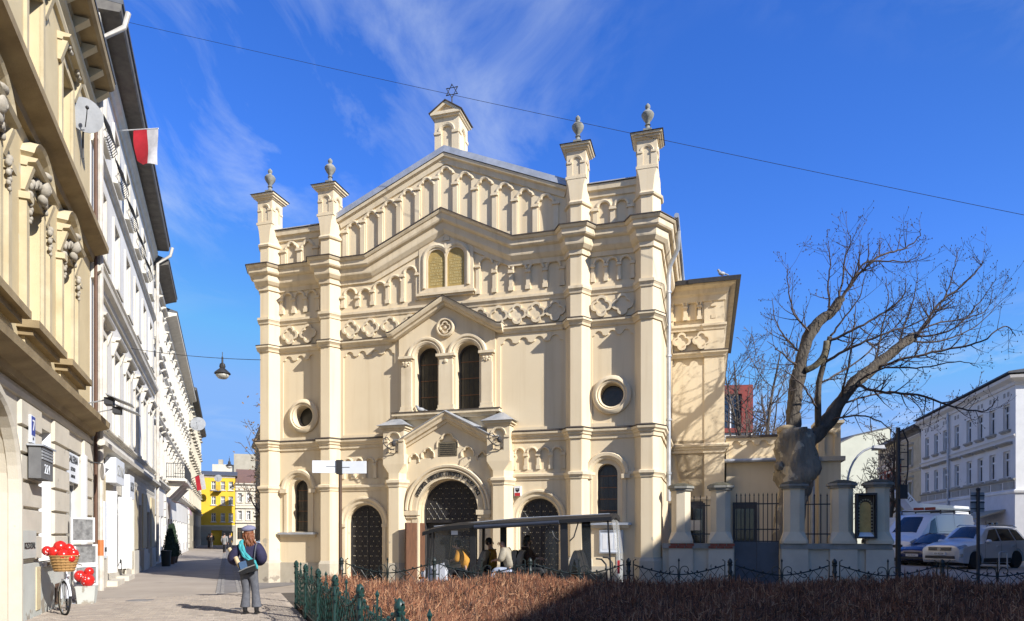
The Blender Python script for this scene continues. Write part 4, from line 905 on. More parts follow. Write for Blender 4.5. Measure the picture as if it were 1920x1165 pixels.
# ---- further houses down the left side
def far_house(name, label, u0, u1, H, wm_, tm, floors, sp, eave, roofm='slate', gfz=4.2, style='sbh', proj=.5, seed=1, frame=None, depth=10, ww=1.05, y=0.0):
    fr = frame or LF
    r = thing(name, label, 'building', fr.world(0,0,0), fr.rz)
    n = max(1, int((u1-u0)/sp)); s = (u1-u0)/n; fh = (H-gfz-.9)/floors; wv = []
    for f in range(floors):
        for i in range(n): wv.append((u0+s*(i+.5), gfz+.75+fh*f, ww, fh-1.35))
    gfv = [(u0+s*(i+.5), .25 if i % 2 else .9, min(1.6, s*.6), 2.4 if i % 2 else 1.8) for i in range(n)]
    wall(r, u0, u1, -.3, H, y, wv + gfv, wm_)
    b = MB(); b.box(u0,u1,y+.31,y+depth,-.4,H); b.build('wall', M[wm_], r)
    for u,z,w,h in wv: put_window(r, u, y, z, w, h, style, .2, tm=tm)
    for u,z,w,h in gfv:
        b = MB(); rect_frame(b, w, h, .08, y+.12, y+.2, True, .7); b.xf(Matrix.Translation((u,0,z))); o = b.build('shop_front', M['frame_brown'], r); b = MB(); b.box(u-w/2,u+w/2,y+.16,y+.17,z,z+h); b.build('pane', M['glass'], o)
    for f in range(floors+1):
        z = gfz+fh*f+.15; hcourse(r, u0, u1, prof(.14 if f else .28, z, z+.22), tm, y=y)
    hcourse(r, u0, u1, [(-.03,H-.55),(.06,H-.52),(.12,H-.3),(proj*.7,H-.16),(proj,H-.1),(proj+.02,H+.05),(-.03,H+.06)], eave, 'eave_cornice', y=y)
    b = MB(); b.hexa([(u0,y-proj-.05,H+.065),(u1,y-proj-.05,H+.065),(u1,y+depth,H+.065),(u0,y+depth,H+.065),(u0,y-proj-.05,H+.15),(u1,y-proj-.05,H+.15),(u1,y+depth,H+3.2),(u0,y+depth,H+3.2)]); b.build('roof', M[roofm], r)
    return r
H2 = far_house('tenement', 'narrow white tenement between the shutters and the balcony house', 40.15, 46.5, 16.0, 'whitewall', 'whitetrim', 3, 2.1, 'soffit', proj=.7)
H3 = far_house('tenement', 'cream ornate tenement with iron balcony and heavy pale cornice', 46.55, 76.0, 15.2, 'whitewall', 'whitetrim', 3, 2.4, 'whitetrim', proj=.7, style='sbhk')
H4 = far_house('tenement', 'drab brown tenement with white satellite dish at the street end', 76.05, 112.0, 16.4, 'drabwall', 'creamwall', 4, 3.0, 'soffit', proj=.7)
for k in range(16):
    b = MB(); zq = .3+.48*(k % 8); uq = 46.9 if k < 8 else 75.6; b.hexa([(uq-.3,-.10,zq),(uq+.3,-.10,zq),(uq+.32,.01,zq-.02),(uq-.32,.01,zq-.02),(uq-.3,-.10,zq+.4),(uq+.3,-.10,zq+.4),(uq+.32,.01,zq+.42),(uq-.32,.01,zq+.42)]); b.build('quoin', M['whitetrim'], H3)
# balcony with iron railing and console
b = MB(); z = 5.0; b.box(47.6,55.5,-1.15,0,z,z+.16); b.psweep([(47.6,-1.15),(55.5,-1.15)], [(0,z-.1),(.06,z-.08),(.08,z+.1),(0,z+.1)])
for u in (48.2,50.5,53,55): b.hexa([(u-.12,-.2,z-1.0),(u+.12,-.2,z-1.0),(u+.12,0,z-1.0),(u-.12,0,z-1.0),(u-.12,-1.0,z-.1),(u+.12,-1.0,z-.1),(u+.12,0,z-.1),(u-.12,0,z-.1)])
bal = b.build('balcony', M['whitetrim'], H3)
g = MB()
for p in [(47.65+.13*k,-1.1) for k in range(60)] + [(47.65,-1.1+.13*k) for k in range(9)]: g.tube([(p[0],p[1],z+.16),(p[0],p[1],z+1.1)], .014, 4)
for zz in (z+.25,z+1.1): g.tube([(47.65,0,zz),(47.65,-1.1,zz),(55.4,-1.1,zz),(55.4,0,zz)], .022, 4)
tag(g.build('railing', M['iron'], bal), kind='stuff')
# ------------------------------------------------------------------ far end of the left street
YF = Fr(*at(383, 104)[:2], .93, .37)
yu = YF.hu(441)
YB_ = thing('house', 'bright yellow house closing the end of the street', 'building', YF.world(0,0,0), YF.rz)
wv = [(yu*f, z, .62, 1.35) for f in (.30,.60,.86) for z in (3.6,6.2,8.5)]
wall(YB_, -6, yu, 2.9, 10.6, 0, wv, 'yellow'); wall(YB_, -6, yu, -.3, 2.9, -.03, [(yu*.4,0,1.6,2.3),(yu*.75,.4,1.6,1.8),(-2,.2,1.6,2.2)], 'drabwall')
b = MB(); b.box(-6,yu,.3,12,-.3,10.6); b.build('wall', M['yellow'], YB_)
for u,z,w,h in wv: put_window(YB_, u, 0, z, w, h, '', .15)
hcourse(YB_, -6, yu, prof(.2,10.4,10.7), 'whitetrim', 'eave_cornice'); hcourse(YB_, -6, yu, prof(.12,2.9,3.05), 'whitetrim')
b = MB(); b.hexa([(-6,-.4,10.72),(yu+.3,-.4,10.72),(yu+.3,12,10.72),(-6,12,10.72),(-6,-.4,10.8),(yu+.3,-.4,10.8),(yu+.3,6,11.9),(-6,6,11.9)]); b.build('roof', M['slate'], YB_)
b = MB(); b.box(yu*.3,yu*.55,-.9,0,8.2,8.32); bb = b.build('balcony', M['iron'], YB_); g = MB()
for k in range(9): g.box(yu*(.3+.03*k),yu*(.3+.03*k)+.03,-.9,-.87,8.32,9.2)
tag(g.build('railing', M['iron'], bb), kind='stuff')
YG = Fr(*YF.world(yu+.05,0,0)[:2], .93, .37); gu = YG.hu(478)
far_house('house', 'pale white house with brown tiled roof right of the yellow house', .0, gu+6, 9.6, 'creamwall', 'whitetrim', 2, 1.25, 'whitetrim', 'rooftile', 3.2, frame=YG, depth=11, ww=.55)
GB = Fr(*at(398, 150)[:2], .96, .28)
gr = thing('apartment_block', 'grey white block with blue graffiti on its blank gable above the far roofs', 'building', GB.world(0,0,0), GB.rz)
b = MB(); b.box(0,4.5,0,14,-.3,17.2); b.build('wall', M['creamwall'], gr); b = MB(); b.box(4.5,16,-.6,14,-.3,19.6); b.build('gable_wall', M['drabwall'], gr)
b = MB(); b.box(1,1.9,2,3,17.2,18.5); b.build('chimney', M['drabwall'], gr); b = MB(); b.box(10.5,16,1,13,19.6,20.4); b.build('attic', M['drabwall'], gr)
dm('bluepaint', (.10,.25,.42), .8)
g = MB()
for i in range(5): scribble(g, 8.3+1.5*i, -.62, 15.4-.25*i, 1.5, 8, 40+i)
tag(g.build('graffiti', M['bluepaint'], gr), kind='stuff')
BR = Fr(-41.2, 107, 10.9, -25)
far_house('tenement', 'brown grey tenement on the right of the street behind the synagogue tower', 14.5, 42, 13.6, 'drabwall', 'creamwall', 3, 2.7, 'drabwall', frame=BR, depth=4.5, gfz=3.8)

# ------------------------------------------------------------------ annex behind the boundary wall
AN = thing('annex', 'low cream annex with scalloped frieze and small corner turret beside the side wing', 'building', SF.world(0,0,0), SF.rz)
AY = 5.0; sa = lambda n_, mb, m_, **k: mb.build(n_, M[m_], AN, **k)
au0, au1 = 14.9, 17.86
m = MB(); m.plate(rectp(au0,au1,4.2,4.98), [list(reversed([(au1-.25,4.30),(au0+.1,4.30)]+[])) and [(q[0], q[1]) for q in lombard(au0+.1,au1-.1,4.32,4.86,6,.14)]], AY+.25, AY+.33); m.box(au0,au1,AY+.331,AY+3,4.2,4.97); sa('parapet_wall', m, 'stucco')
m = MB(); m.box(au0,18.5,AY,AY+4,-.4,4.10); sa('wall', m, 'stucco')
m = MB(); m.box(au0-.1,au1,AY-.22,AY+.5,4.10,4.17); sa('ledge', m, 'zinc'); m = MB(); m.tube([(au0-.1,AY-.26,4.14),(au1,AY-.26,4.14)], .065, 8); sa('gutter', m, 'zinc', smooth=True)
m = MB(); m.box(au0,au1,AY+.18,AY+3.1,4.98,5.06); sa('coping', m, 'flashing')
m = MB(); m.box(17.84,18.52,AY-.12,AY+.9,-.4,4.05); sa('turret_base', m, 'stucco')
m = MB(); m.plate(rectp(17.84,18.52,4.2,5.30), [archp(18.03,18.33,4.25,4.85,10)], AY-.10, AY-.03); m.fsweep(arc(18.18,4.85,.17,180,0,10), [(0,AY-.09),(0,AY-.13),(.06,AY-.14),(.08,AY-.09)]); m.box(17.84,18.52,AY-.029,AY+.8,4.2,5.30); sa('turret', m, 'stucco')
m = MB(); m.box(17.72,18.64,AY-.25,AY+1,4.05,4.2); sa('turret_moulding', m, 'plinth'); m = MB(); m.box(17.74,18.62,AY-.2,AY+.9,5.30,5.40); sa('turret_cap', m, 'plinth')
u0 = SF.hu(1374,-AY); u1 = SF.hu(1419,-AY)
m = MB(); m.plate(rectp(u0,u1,.1,2.72), [rectp(u0+.08,(u0+u1)/2-.03,.8,2.5),rectp((u0+u1)/2+.03,u1-.08,.8,2.5)], AY-.06, AY-.01); d = sa('door', m, 'darkmetal'); m = MB(); m.box(u0+.05,u1-.05,AY-.03,AY-.012,.2,2.6); m.build('pane', M['glass'], d)
m = MB(); m.tube([(17.62,AY-.35,4.0),(17.62,AY-.35,.8)], .07, 8); m.lathe([(.10,0),(.16,.3)], (17.62,AY-.35,3.9), 8); sa('downpipe', m, 'zinc', smooth=True)
u0 = SF.hu(1291,-WY); u1 = SF.hu(1322,-WY)
m = MB(); m.plate(rectp(u0,u1,.1,2.75), [rectp(u0+.08,u1-.08,.3,2.5)], WY-.05, WY-.01); d = m.build('side_door', M['darkmetal'], SY); m = MB(); m.box(u0+.06,u1-.06,WY-.035,WY-.012,.2,2.6); m.build('pane', M['glass'], d)
m = MB(); m.box(u0+.0,u0+.42,WY-.07,WY-.06,1.75,2.1); m.build('paper_sheet', M['whitetrim'], d)

# ------------------------------------------------------------------ boundary wall with pillars, grilles and gate
dm('walltop', (.33,.31,.27), .95, c2=(.16,.16,.13), scale=3, amt=.9, bump=.4, bscale=18)
dm('dampwall', (.64,.575,.45), .95, c2=(.44,.39,.31), scale=1.6, amt=1, bump=.2, spots=[((.20,.19,.16), 2.2, .62, 1.0), ((.40,.33,.24), 4, .70, None)])
dm('pillarwall', (.70,.60,.43), .92, c2=(.56,.47,.33), scale=1.8, amt=.9, bump=.15, spots=((.24,.22,.18), 3.5, .70, 2.6))
dm('moss', (.09,.085,.05), .95, c2=(.05,.045,.03), scale=8, bump=.5)
dm('gatesheet', (.085,.095,.115), .55, c2=(.05,.05,.055), scale=2, amt=.9, spots=((.16,.08,.05), 4, .72, None))
BW = thing('boundary_wall', 'low weathered wall with octagonal mossy topped pillars right of the synagogue', 'wall', SF.world(0,0,0), SF.rz)
bw = lambda n_, mb, m_, **k: mb.build(n_, M[m_], BW, **k)
PIL = [13.55, 14.62, 16.52, 17.71, 18.57]
for a, c in ((13.05,14.98),(16.16,18.86)):
    m = MB(); m.box(a,c,-.10,.30,-.4,1.22); bw('wall', m, 'dampwall')
    m = MB(); m.hexa([(a,-.22,1.22),(c,-.22,1.22),(c,.40,1.22),(a,.40,1.22),(a,-.18,1.36),(c,-.18,1.36),(c,.36,1.36),(a,.36,1.36)]); bw('coping', m, 'walltop')
for i, c in enumerate(PIL):
    m = MB(); h = .33; m.box(c-h,c+h,-.20,.36,-.4,1.219); bw('pedestal', m, 'dampwall')
    o8 = lambda r, q: [(c-r,.09-q),(c-q,.09-r),(c+q,.09-r),(c+r,.09-q),(c+r,.09+q),(c+q,.09+r),(c-q,.09+r),(c-r,.09+q)]
    m = MB(); m.plan(o8(.33,.28), 1.365, 1.44); m.plan(o8(.33,.28), 1.44, 1.68, o8(.26,.115)); m.plan(o8(.26,.115), 1.68, 2.84); bw('pillar', m, 'pillarwall')
    m = MB(); m.plan(o8(.31,.15), 2.84, 2.90); m.plan(o8(.36,.17), 2.90, 2.96); p = bw('pillar_cap', m, 'walltop')
    m = MB(); m.plan(o8(.355,.165), 2.962, 3.0, o8(.30,.14)); m.plan(o8(.30,.14), 3.0, 3.06, o8(.12,.05)); m.build('moss', M['moss'], p)
    if i < 2:
        for r in range(2):
            for k in range(3):
                b = MB(); x = c-.33+.22*k+(.05 if r else 0); b.box(x+.008, x+.205, -.235, -.18, 1.225+.068*r, 1.285+.068*r); bw('brick', b, 'brick')
def grille(a, c, z0, z1, bars, parent, y=.06, hz=()):
    for k in range(bars):
        x = a+(c-a)*(k+.5)/bars; b = MB(); b.box(x-.012,x+.012,y-.012,y+.012,z0,z1-.08); b.lathe([(.022,z1-.08),(.0,z1)], (x,y,0), 6); b.build('bar', M['iron'], parent)
    for z in hz: b = MB(); b.box(a,c,y-.02,y+.02,z-.016,z+.016); b.build('rail', M['iron'], parent)
for a, c, n in ((13.82,14.34,3),(16.80,17.43,4),(17.99,18.29,2)): grille(a, c, 1.37, 2.72, n, BW, hz=(1.62,2.42))
GT_ = thing('gate', 'dark double leaf metal gate with spiked bars between the pillars', 'gate', SF.world(0,0,0), SF.rz)
for a, c in ((14.99,15.56),(15.57,16.14)):
    b = MB(); b.box(a,c,.03,.06,.08,1.40); b.build('sheet_panel', M['gatesheet'], GT_); grille(a, c, 1.40, 2.76, 5, GT_, hz=(1.42,1.75,2.45))
# glazed display case with straw niche
DC = thing('display_case', 'black framed glass case with golden arched niche fixed between the last pillars', 'display case', SF.world(0,0,0), SF.rz)
dm('straw', (.80,.52,.18), .8, c2=(.48,.28,.08), scale=9, amt=.9, bump=.5)
x0, z1 = SF.hit(1606, 925, .35); x1, z0 = SF.hit(1645, 1010, .35)
b = MB(); b.plate(rectp(x0,x1,z0,z1), [rectp(x0+.04,x1-.04,z0+.05,z1-.05)], -.36, -.12); b.build('frame', M['iron'], DC)
b = MB(); b.box(x0+.03,x1-.03,-.14,-.12,z0+.03,z1-.03); b.build('backing', M['frame_brown'], DC)
cx = (x0+x1)/2; b = MB(); b.plate(archp(cx-.13,cx+.13,z0+.08,z1-.35,10), (), -.17, -.145); b.build('straw_niche', M['straw'], DC)
b = MB()
for k in range(15):
    a = R(180*k/14) if 3 < k < 11 else None
for k in range(9): b.ball((cx-.15,-.19,z0+.15+.085*k), .024, 6, 4); b.ball((cx+.15,-.19,z0+.15+.085*k), .024, 6, 4)
for k in range(9): b.ball((cx-.15*math.cos(R(22.5*k)),-.19,z0+.86+.15*math.sin(R(22.5*k))), .024, 6, 4)
tag(b.build('bead_arch', M['ochre_trim'], DC), kind='stuff'); b = MB(); b.hexa([(x0+.06,-.3,z0+.05),(x1-.06,-.3,z0+.05),(x1-.06,-.15,z0+.05),(x0+.06,-.15,z0+.05),(x0+.1,-.22,z0+.14),(x1-.1,-.22,z0+.14),(x1-.12,-.15,z0+.17),(x0+.12,-.15,z0+.17)]); b.build('cloth', M['white'], DC)

# ------------------------------------------------------------------ houses on the right
dm('greywhite', (.74,.705,.65), .9, c2=(.62,.585,.53), scale=.6, amt=.9, bump=.1, spots=((.33,.32,.31), 1.5, .70, None))
dm('greytrim', (.40,.38,.33), .9, c2=(.27,.255,.22), scale=2.0, amt=.9, bump=.2)
dm('redbrick', (.30,.085,.045), .9, c2=(.22,.06,.035), scale=3, bump=.2)
dm('bluegrey', (.60,.60,.62), .8, c2=(.52,.52,.54), scale=2)
dm('palegreen', (.50,.50,.40), .9, c2=(.43,.43,.34), scale=.5)
RF = Fr(*at(1904, 37)[:2], -.2588, -.966)
WH_ = thing('tenement', 'long grey white tenement with weathered window hoods and awnings, rightmost', 'building', RF.world(0,0,0), RF.rz)
ue = RF.hu(1727); H = 10.35
cols_ = [RF.hu(p) for p in (1738,1755,1772,1794,1817,1838,1860.5,1887)]
wv = [(u,7.45,.85,1.45) for u in cols_] + [(u,4.78,.85,1.5) for u in cols_]
gfv = [(cols_[0],.5,1.0,2.4),(cols_[2],.3,1.1,2.6),(cols_[4],.3,1.5,2.2),(cols_[6],.2,1.8,2.2)]
wall(WH_, ue, 0, 3.9, H, 0, wv, 'greywhite'); wall(WH_, ue, 0, -.3, 3.9, -.04, gfv, 'bluegrey'); b = MB(); b.box(ue,-.004,.31,9,-.3,H); b.build('wall', M['greywhite'], WH_)
for u,z,w,h in wv: put_window(WH_, u, 0, z, w, h, 'b' if z > 6 else 'bh', .12, tm='greytrim')
for u,z,w,h in gfv:
    b = MB(); rect_frame(b, w, h, .09, .1, .18, True, .7); b.xf(Matrix.Translation((u,-.04,z))); o = b.build('shop_front', M['frame_white'], WH_); b = MB(); b.box(u-w/2,u+w/2,.12,.14,z,z+h); b.build('pane', M['glass'], o)
b = MB(); b.box(0,.04,-.04,9.5,-.3,3.9); b.build('end_wall', M['bluegrey'], WH_); b = MB(); b.box(0,.03,.0,9,3.9,H); b.build('end_wall', M['white'], WH_)
hcourse(WH_, ue, .02, [(-.03,3.86),(.10,3.9),(.14,4.02),(-.03,4.1)], 'white', rets=(0,9)); hcourse(WH_, ue, .02, prof(.12,4.55,4.68), 'greytrim')
for k in range(10):
    a = ue*(k+.08)/10; c = ue*(k+.92)/10; b = MB(); b.box(min(a,c),max(a,c),-.04,.02,4.14,4.52); b.build('frieze_panel', M['greytrim'], WH_)
hcourse(WH_, ue, .02, prof(.1,6.95,7.1), 'greywhite'); hcourse(WH_, ue, .02, [(-.03,9.75),(.08,9.78),(.12,9.95),(.4,10.1),(.44,10.25),(-.03,10.3)], 'greywhite', 'eave_cornice', rets=(0,9))
b = MB(); b.hexa([(ue,-.55,10.352),(.5,-.55,10.352),(.5,9,10.352),(ue,9,10.352),(ue,-.5,10.45),(.5,-.5,10.45),(.5,9,11.6),(ue,9,11.6)]); b.build('roof', M['slate'], WH_)
for u, y, h in ((-3.0,3.0,1.5),(-12,4,1.2),(-.3,5.0,2.4)): b = MB(); b.box(u-1.0,u+1.0,y,y+1.2,10.6,11.3+h*.8); b.build('chimney', M['whitetrim'], WH_)
for u in cols_:
    for dx in (-.25,.25): b = MB(); b.box(u+dx-.12,u+dx+.12,-.02,.02,9.30,9.55); b.build('attic_vent', M['greytrim'], WH_)
b = MB(); u = RF.hu(1781); b.tube([(u,-.12,10.2),(u,-.12,.2)], .08, 8); b.build('downpipe', M['zinc'], WH_, smooth=True)
for a, c in ((cols_[4]-2.0,cols_[5]-1.0),(cols_[5]-.2,cols_[7]-.0)):
    b = MB(); b.hexa([(a,-1.6,2.45),(c,-1.6,2.45),(c,0,2.95),(a,0,2.95),(a,-1.6,2.52),(c,-1.6,2.52),(c,0,3.05),(a,0,3.05)]); o = b.build('awning', M['drabwall'], WH_)
    g = MB(); k = a+.3
    while k < c: g.ball((k,-1.55,2.28+.05*math.sin(k*5)), .06, 6, 4); k += .42
    tag(g.build('light_bulb', M['signwhite'], o), kind='stuff')
b = MB(); b.box(cols_[6]-.4,cols_[6]+.5,-.3,-.2,.5,1.6); b.build('menu_panel', M['orange'], WH_)
u2 = RF.hu(1690)
far_house('tenement', 'small yellowish tenement joined to the far end of the grey white one', u2, ue-.05, 10.0, 'ochre_trim', 'ashlar', 2, 3.3, 'soffit', gfz=3.8, proj=.5, frame=RF, depth=9, ww=1.0)
u3 = RF.hu(1647)
BK = thing('tenement', 'red brick tenement with cream window surrounds under a dark roof', 'building', RF.world(0,0,0), RF.rz)
ub = u2-.05; n = 3; s = (ub-u3)/n; wv = [(u3+s*(i+.5),z,1.3,2.3) for i in range(n) for z in (4.6,)] ; wv = [(u3+s*(i+.5),4.7,1.2,2.4) for i in range(n)]
wall(BK, u3, ub, 4.0, 8.0, 0, wv, 'redbrick'); b = MB(); b.box(u3,ub,-.02,9,8.0,9.6); b.build('wall', M['ochre_trim'], BK); b = MB(); b.box(u3,ub,-.03,.3,-.3,4.0); b.build('wall', M['ashlar'], BK); b = MB(); b.box(u3,ub,.31,9,-.3,8.0); b.build('wall', M['redbrick'], BK)
for u,z,w,h in wv: put_window(BK, u, 0, z, w, h, 'sbh', .2, tm='whitetrim')
hcourse(BK, u3, ub, prof(.2,7.6,7.9), 'whitetrim'); b = MB(); b.hexa([(u3,-.6,9.6),(ub,-.6,9.6),(ub,9,9.6),(u3,9,9.6),(u3,-.6,9.85),(ub,-.6,9.85),(ub,9,12),(u3,9,12)]); b.build('roof', M['slate'], BK)
for i in range(n): b = MB(); u = u3+s*(i+.5); b.box(u-.25,u+.25,-.04,0,8.5,8.95); b.build('attic_window', M['frame_brown'], BK)
PG = Fr(*at(1560, 82)[:2], 1, .05)
g_ = thing('building', 'plain pale green gabled building behind the curved street lamp', 'building', PG.world(0,0,0), PG.rz)
w_ = PG.hu(1640); b = MB(); b.plate([(-8,-.3),(w_+2,-.3),(w_+2,14.6),(w_*.55,13.6),(0,12.2),(-8,11.5)], (), 0, 12, back=True); b.build('wall', M['palegreen'], g_)
b = MB(); b.fsweep([(-8,11.5),(0,12.2),(w_*.55,13.6),(w_+2,14.6)], [(0,-.1),(0,12),(.15,12),(.15,-.1)]); b.build('roof', M['slate'], g_)
MF = Fr(*at(1345, 62)[:2], .97, -.1)
m_ = thing('building', 'modern building with red framed top storey behind the bare trees', 'building', MF.world(0,0,0), MF.rz)
w_ = MF.hu(1411); b = MB(); b.box(-3,w_,0,10,-.3,10.9); b.build('wall', M['whitetrim'], m_)
dm('redframe', (.26,.035,.02), .6)
b = MB(); b.plate(rectp(-3,w_,10.9,15.2), [rectp(-2.5,w_-1.0,11.3,14.4)], -.2, .5); b.box(-3,w_,.5,10,10.9,15.2); b.build('red_frame', M['redframe'], m_)
b = MB(); b.box(-2.6,w_-.9,.2,.3,11.2,14.5); b.build('pane', M['glassblue'], m_)
for k in range(5): b = MB(); x = -2.5+k*(w_+1.5)/5; b.box(x-.05,x+.05,.1,.2,11.3,14.4); b.build('mullion', M['white'], m_)
# tall tenement beyond the right edge of the view: it throws the shade over the square's right half
TS = Fr(22.9, 10.3, .03, -1.0); TS2 = Fr(22.9, 29.0, 0.0, -1.0)
far_house('house', 'lower cream house next to the tall tenement on the sunny side of the square', 0, 18.6, 12.0, 'ochre_trim', 'whitetrim', 2, 3.0, 'soffit', frame=TS2, depth=10, proj=.4)
far_house('tenement', 'tall cream tenement on the sunny side of the square', 0, 11.2, 15.6, 'creamwall', 'whitetrim', 3, 2.8, 'soffit', frame=TS, depth=11, proj=.5)
TS3 = Fr(22.95, -1.0, -1.9, -6.9)
far_house('tenement', 'taller white tenement closing the sunny side of the square behind the viewer', 0, 34, 16.25, 'whitewall', 'whitetrim', 3, 3.0, 'soffit', frame=TS3, depth=11, proj=.5)
# ------------------------------------------------------------------ trees
dm('bark', (.145,.12,.088), .95, c2=(.04,.032,.024), scale=7, amt=1, bump=1.0, bscale=16, stretch=(1,1,.35), bdist=.05)
dm('barkpale', (.36,.31,.22), .95, c2=(.12,.10,.07), scale=5, amt=.9, bump=.9, bscale=12, stretch=(1,1,.35))
dm('barkmoss', (.20,.175,.105), .95, c2=(.075,.06,.04), scale=7, amt=.9, bump=.8, bscale=14)
dm('trunkbark', (.30,.255,.185), .95, c2=(.14,.115,.085), scale=6, amt=1, bump=1.0, bscale=13, stretch=(1,1,.35), bdist=.07, spots=[((.40,.34,.24), 2.6, .56, None), ((.13,.125,.07), 4.2, .68, None)])
dm('twig', (.085,.062,.05), .9, c2=(.05,.036,.03), scale=4)
dm('twigfar', (.13,.095,.075), .9, c2=(.09,.07,.055), scale=4)
dm('drywood', (.42,.33,.20), .9, c2=(.28,.21,.12), scale=8, bump=.4)
dm('leafdry', (.20,.13,.07), .9)
def rough_tube(mb, path, rad, n=14, k=.12, seed=0):
    r = random.Random(seed); b0 = len(mb.v); mb.tube(path, rad, n)
    ph = [r.uniform(0,6.3) for _ in range(6)]
    P = [Vector(p) for p in path]
    for i in range(b0, len(mb.v)):
        j = min((i-b0)//n, len(P)-1); a = (i-b0) % n * 2*math.pi/n; v = Vector(mb.v[i]); d = v-P[j]
        f = 1 + k*(math.sin(2*a+ph[0]+j*.5)*.5 + math.sin(3*a+ph[1]+j*1.1)*.5 + .6*math.sin(5*a+ph[2]+j*.4) + r.uniform(-.35,.35))
        mb.v[i] = tuple(P[j] + d*f)
    return mb
def smooth_path(pts, n=4):
    P = [Vector(p) for p in pts]; out = []
    for i in range(len(P)-1):
        a = P[max(i-1,0)]; b = P[i]; c = P[i+1]; d = P[min(i+2,len(P)-1)]
        for k in range(n):
            t = k/n; out.append(.5*((2*b)+(c-a)*t+(2*a-5*b+4*c-d)*t*t+(3*b-a-3*c+d)*t**3))
    out.append(P[-1]); return out
MINR = .0038
def shoot(mb, p, d, L, r0, rng, depth, up=.5, wob=.25, nsub=6, buds=False, seg=None, ang=(25,60)):
    """a thin branch that bends upwards, with alternate side shoots"""
    n = seg or max(4, int(L/.16)); pts = [p.copy()]; d = d.normalized(); q = p.copy()
    for i in range(n):
        d = (d + Vector((rng.uniform(-1,1),rng.uniform(-1,1),rng.uniform(-1,1)))*wob*.35 + Vector((0,0,up*.16))).normalized()
        q = q + d*(L/n); pts.append(q.copy())
    rr = [max(r0*(1-.82*i/n), MINR) for i in range(n+1)]
    mb.tube(pts, rr, 5 if r0 > .02 else 4 if r0 > .01 else 3)
    if buds and depth == 0: mb.ball(tuple(pts[-1]), .014, 4, 3, (1,1,1.8))
    if depth > 0:
        for k in range(nsub):
            f = rng.uniform(.25,.98); i = min(int(f*n), n-1); base = pts[i].lerp(pts[i+1], f*n-i); ax = (pts[i+1]-pts[i]).normalized()
            s = ax.orthogonal(); s.rotate(Matrix.Rotation(rng.uniform(0,6.28), 3, ax)); a = R(rng.uniform(*ang))
            shoot(mb, base, ax*math.cos(a)+s*math.sin(a), L*rng.uniform(.22,.5)*(1.15-f*.6), max(rr[i]*.6,.004), rng, depth-1, up, wob, max(2,int(nsub*.55)), buds, ang=ang)
    return pts
rng = random.Random(11)
TD = 20.6
tp = lambda px, py, dD=0.0: Vector(((px-PCX)/FOC*(TD+dD), TD+dD, EYE-(py-PCY)/FOC*(TD+dD)))
base = at(1476, TD, 0)
PT = thing('pollarded_tree', 'old pollarded bare tree with thick scarred trunk rising behind the wall pillars', 'tree', (base.x, base.y, 0.0))
lp = lambda v: Vector(v) - Vector((base.x, base.y, 0))
loc = lambda L_: [lp(v) for v in L_]
m = MB(); rough_tube(m, smooth_path(loc([tp(1470,1100),tp(1472,1040),tp(1478,980),tp(1486,930),tp(1490,905),tp(1493,880),tp(1492,850),tp(1490,822),tp(1489,806)]),3), [.52,.47,.44,.42,.41,.40,.40,.41,.42,.44,.47,.52,.56,.59,.60,.59,.57,.55,.54,.53,.52,.51,.50,.48,.46], 22, .17, 3)
tk = m.build('trunk', M['trunkbark'], PT, smooth='all')
m = MB(); m.ball(tuple(lp(tp(1476,806))), .30, 14, 6, (1,1,.5)); m.build('cut_stump', M['drywood'], PT, smooth='all')
for px, py, r, mm in ((1521,886,.22,'trunkbark'),(1461,874,.14,'trunkbark'),(1508,897,.20,'trunkbark')):
    m = MB(); c = lp(tp(px,py,-.12)); m.ball(tuple(c), r, 12, 9); rg = random.Random(px)
    m.v = [tuple(Vector(v)+Vector((rg.uniform(-1,1),rg.uniform(-1,1),rg.uniform(-1,1)))*r*.16) for v in m.v]; m.build('burl', M[mm], PT, smooth='all')
l1 = smooth_path(loc([tp(1486,815),tp(1488,780),tp(1490,745),tp(1497,700),tp(1508,655),tp(1522,622),tp(1540,600),tp(1560,585),tp(1572,568),tp(1578,558)]),5)
m = MB(); rough_tube(m, l1, [.215-.105*i/(len(l1)-1) for i in range(len(l1))], 16, .20, 5); m.build('limb', M['bark'], PT, smooth='all')
l2 = smooth_path(loc([tp(1505,842),tp(1530,815,.1),tp(1552,790,.2),tp(1575,755,.3),tp(1605,716,.4),tp(1640,688,.5),tp(1680,655,.6),tp(1705,637,.7),tp(1716,632,.7)]),5)
m = MB(); rough_tube(m, l2, [.27-.15*(i/(len(l2)-1))**.6 for i in range(len(l2))], 16, .20, 6); m.build('limb', M['bark'], PT, smooth='all')
l3 = smooth_path(loc([tp(1535,815,.1),tp(1534,770,.0),tp(1535,720,-.1),tp(1545,680,-.2),tp(1553,645,-.2),tp(1556,632,-.2)]),3)
m = MB(); rough_tube(m, l3, [.10-.03*i/(len(l3)-1) for i in range(len(l3))], 8, .1, 7); m.build('limb', M['bark'], PT, smooth='all')
l4 = smooth_path(loc([tp(1510,695,-.1),tp(1530,685,-.2),tp(1545,665,-.3),tp(1550,640,-.3)]),3)
m = MB(); rough_tube(m, l4, [.10-.02*i/(len(l4)-1) for i in range(len(l4))], 8, .1, 8); m.build('limb', M['barkmoss'], PT, smooth='all')
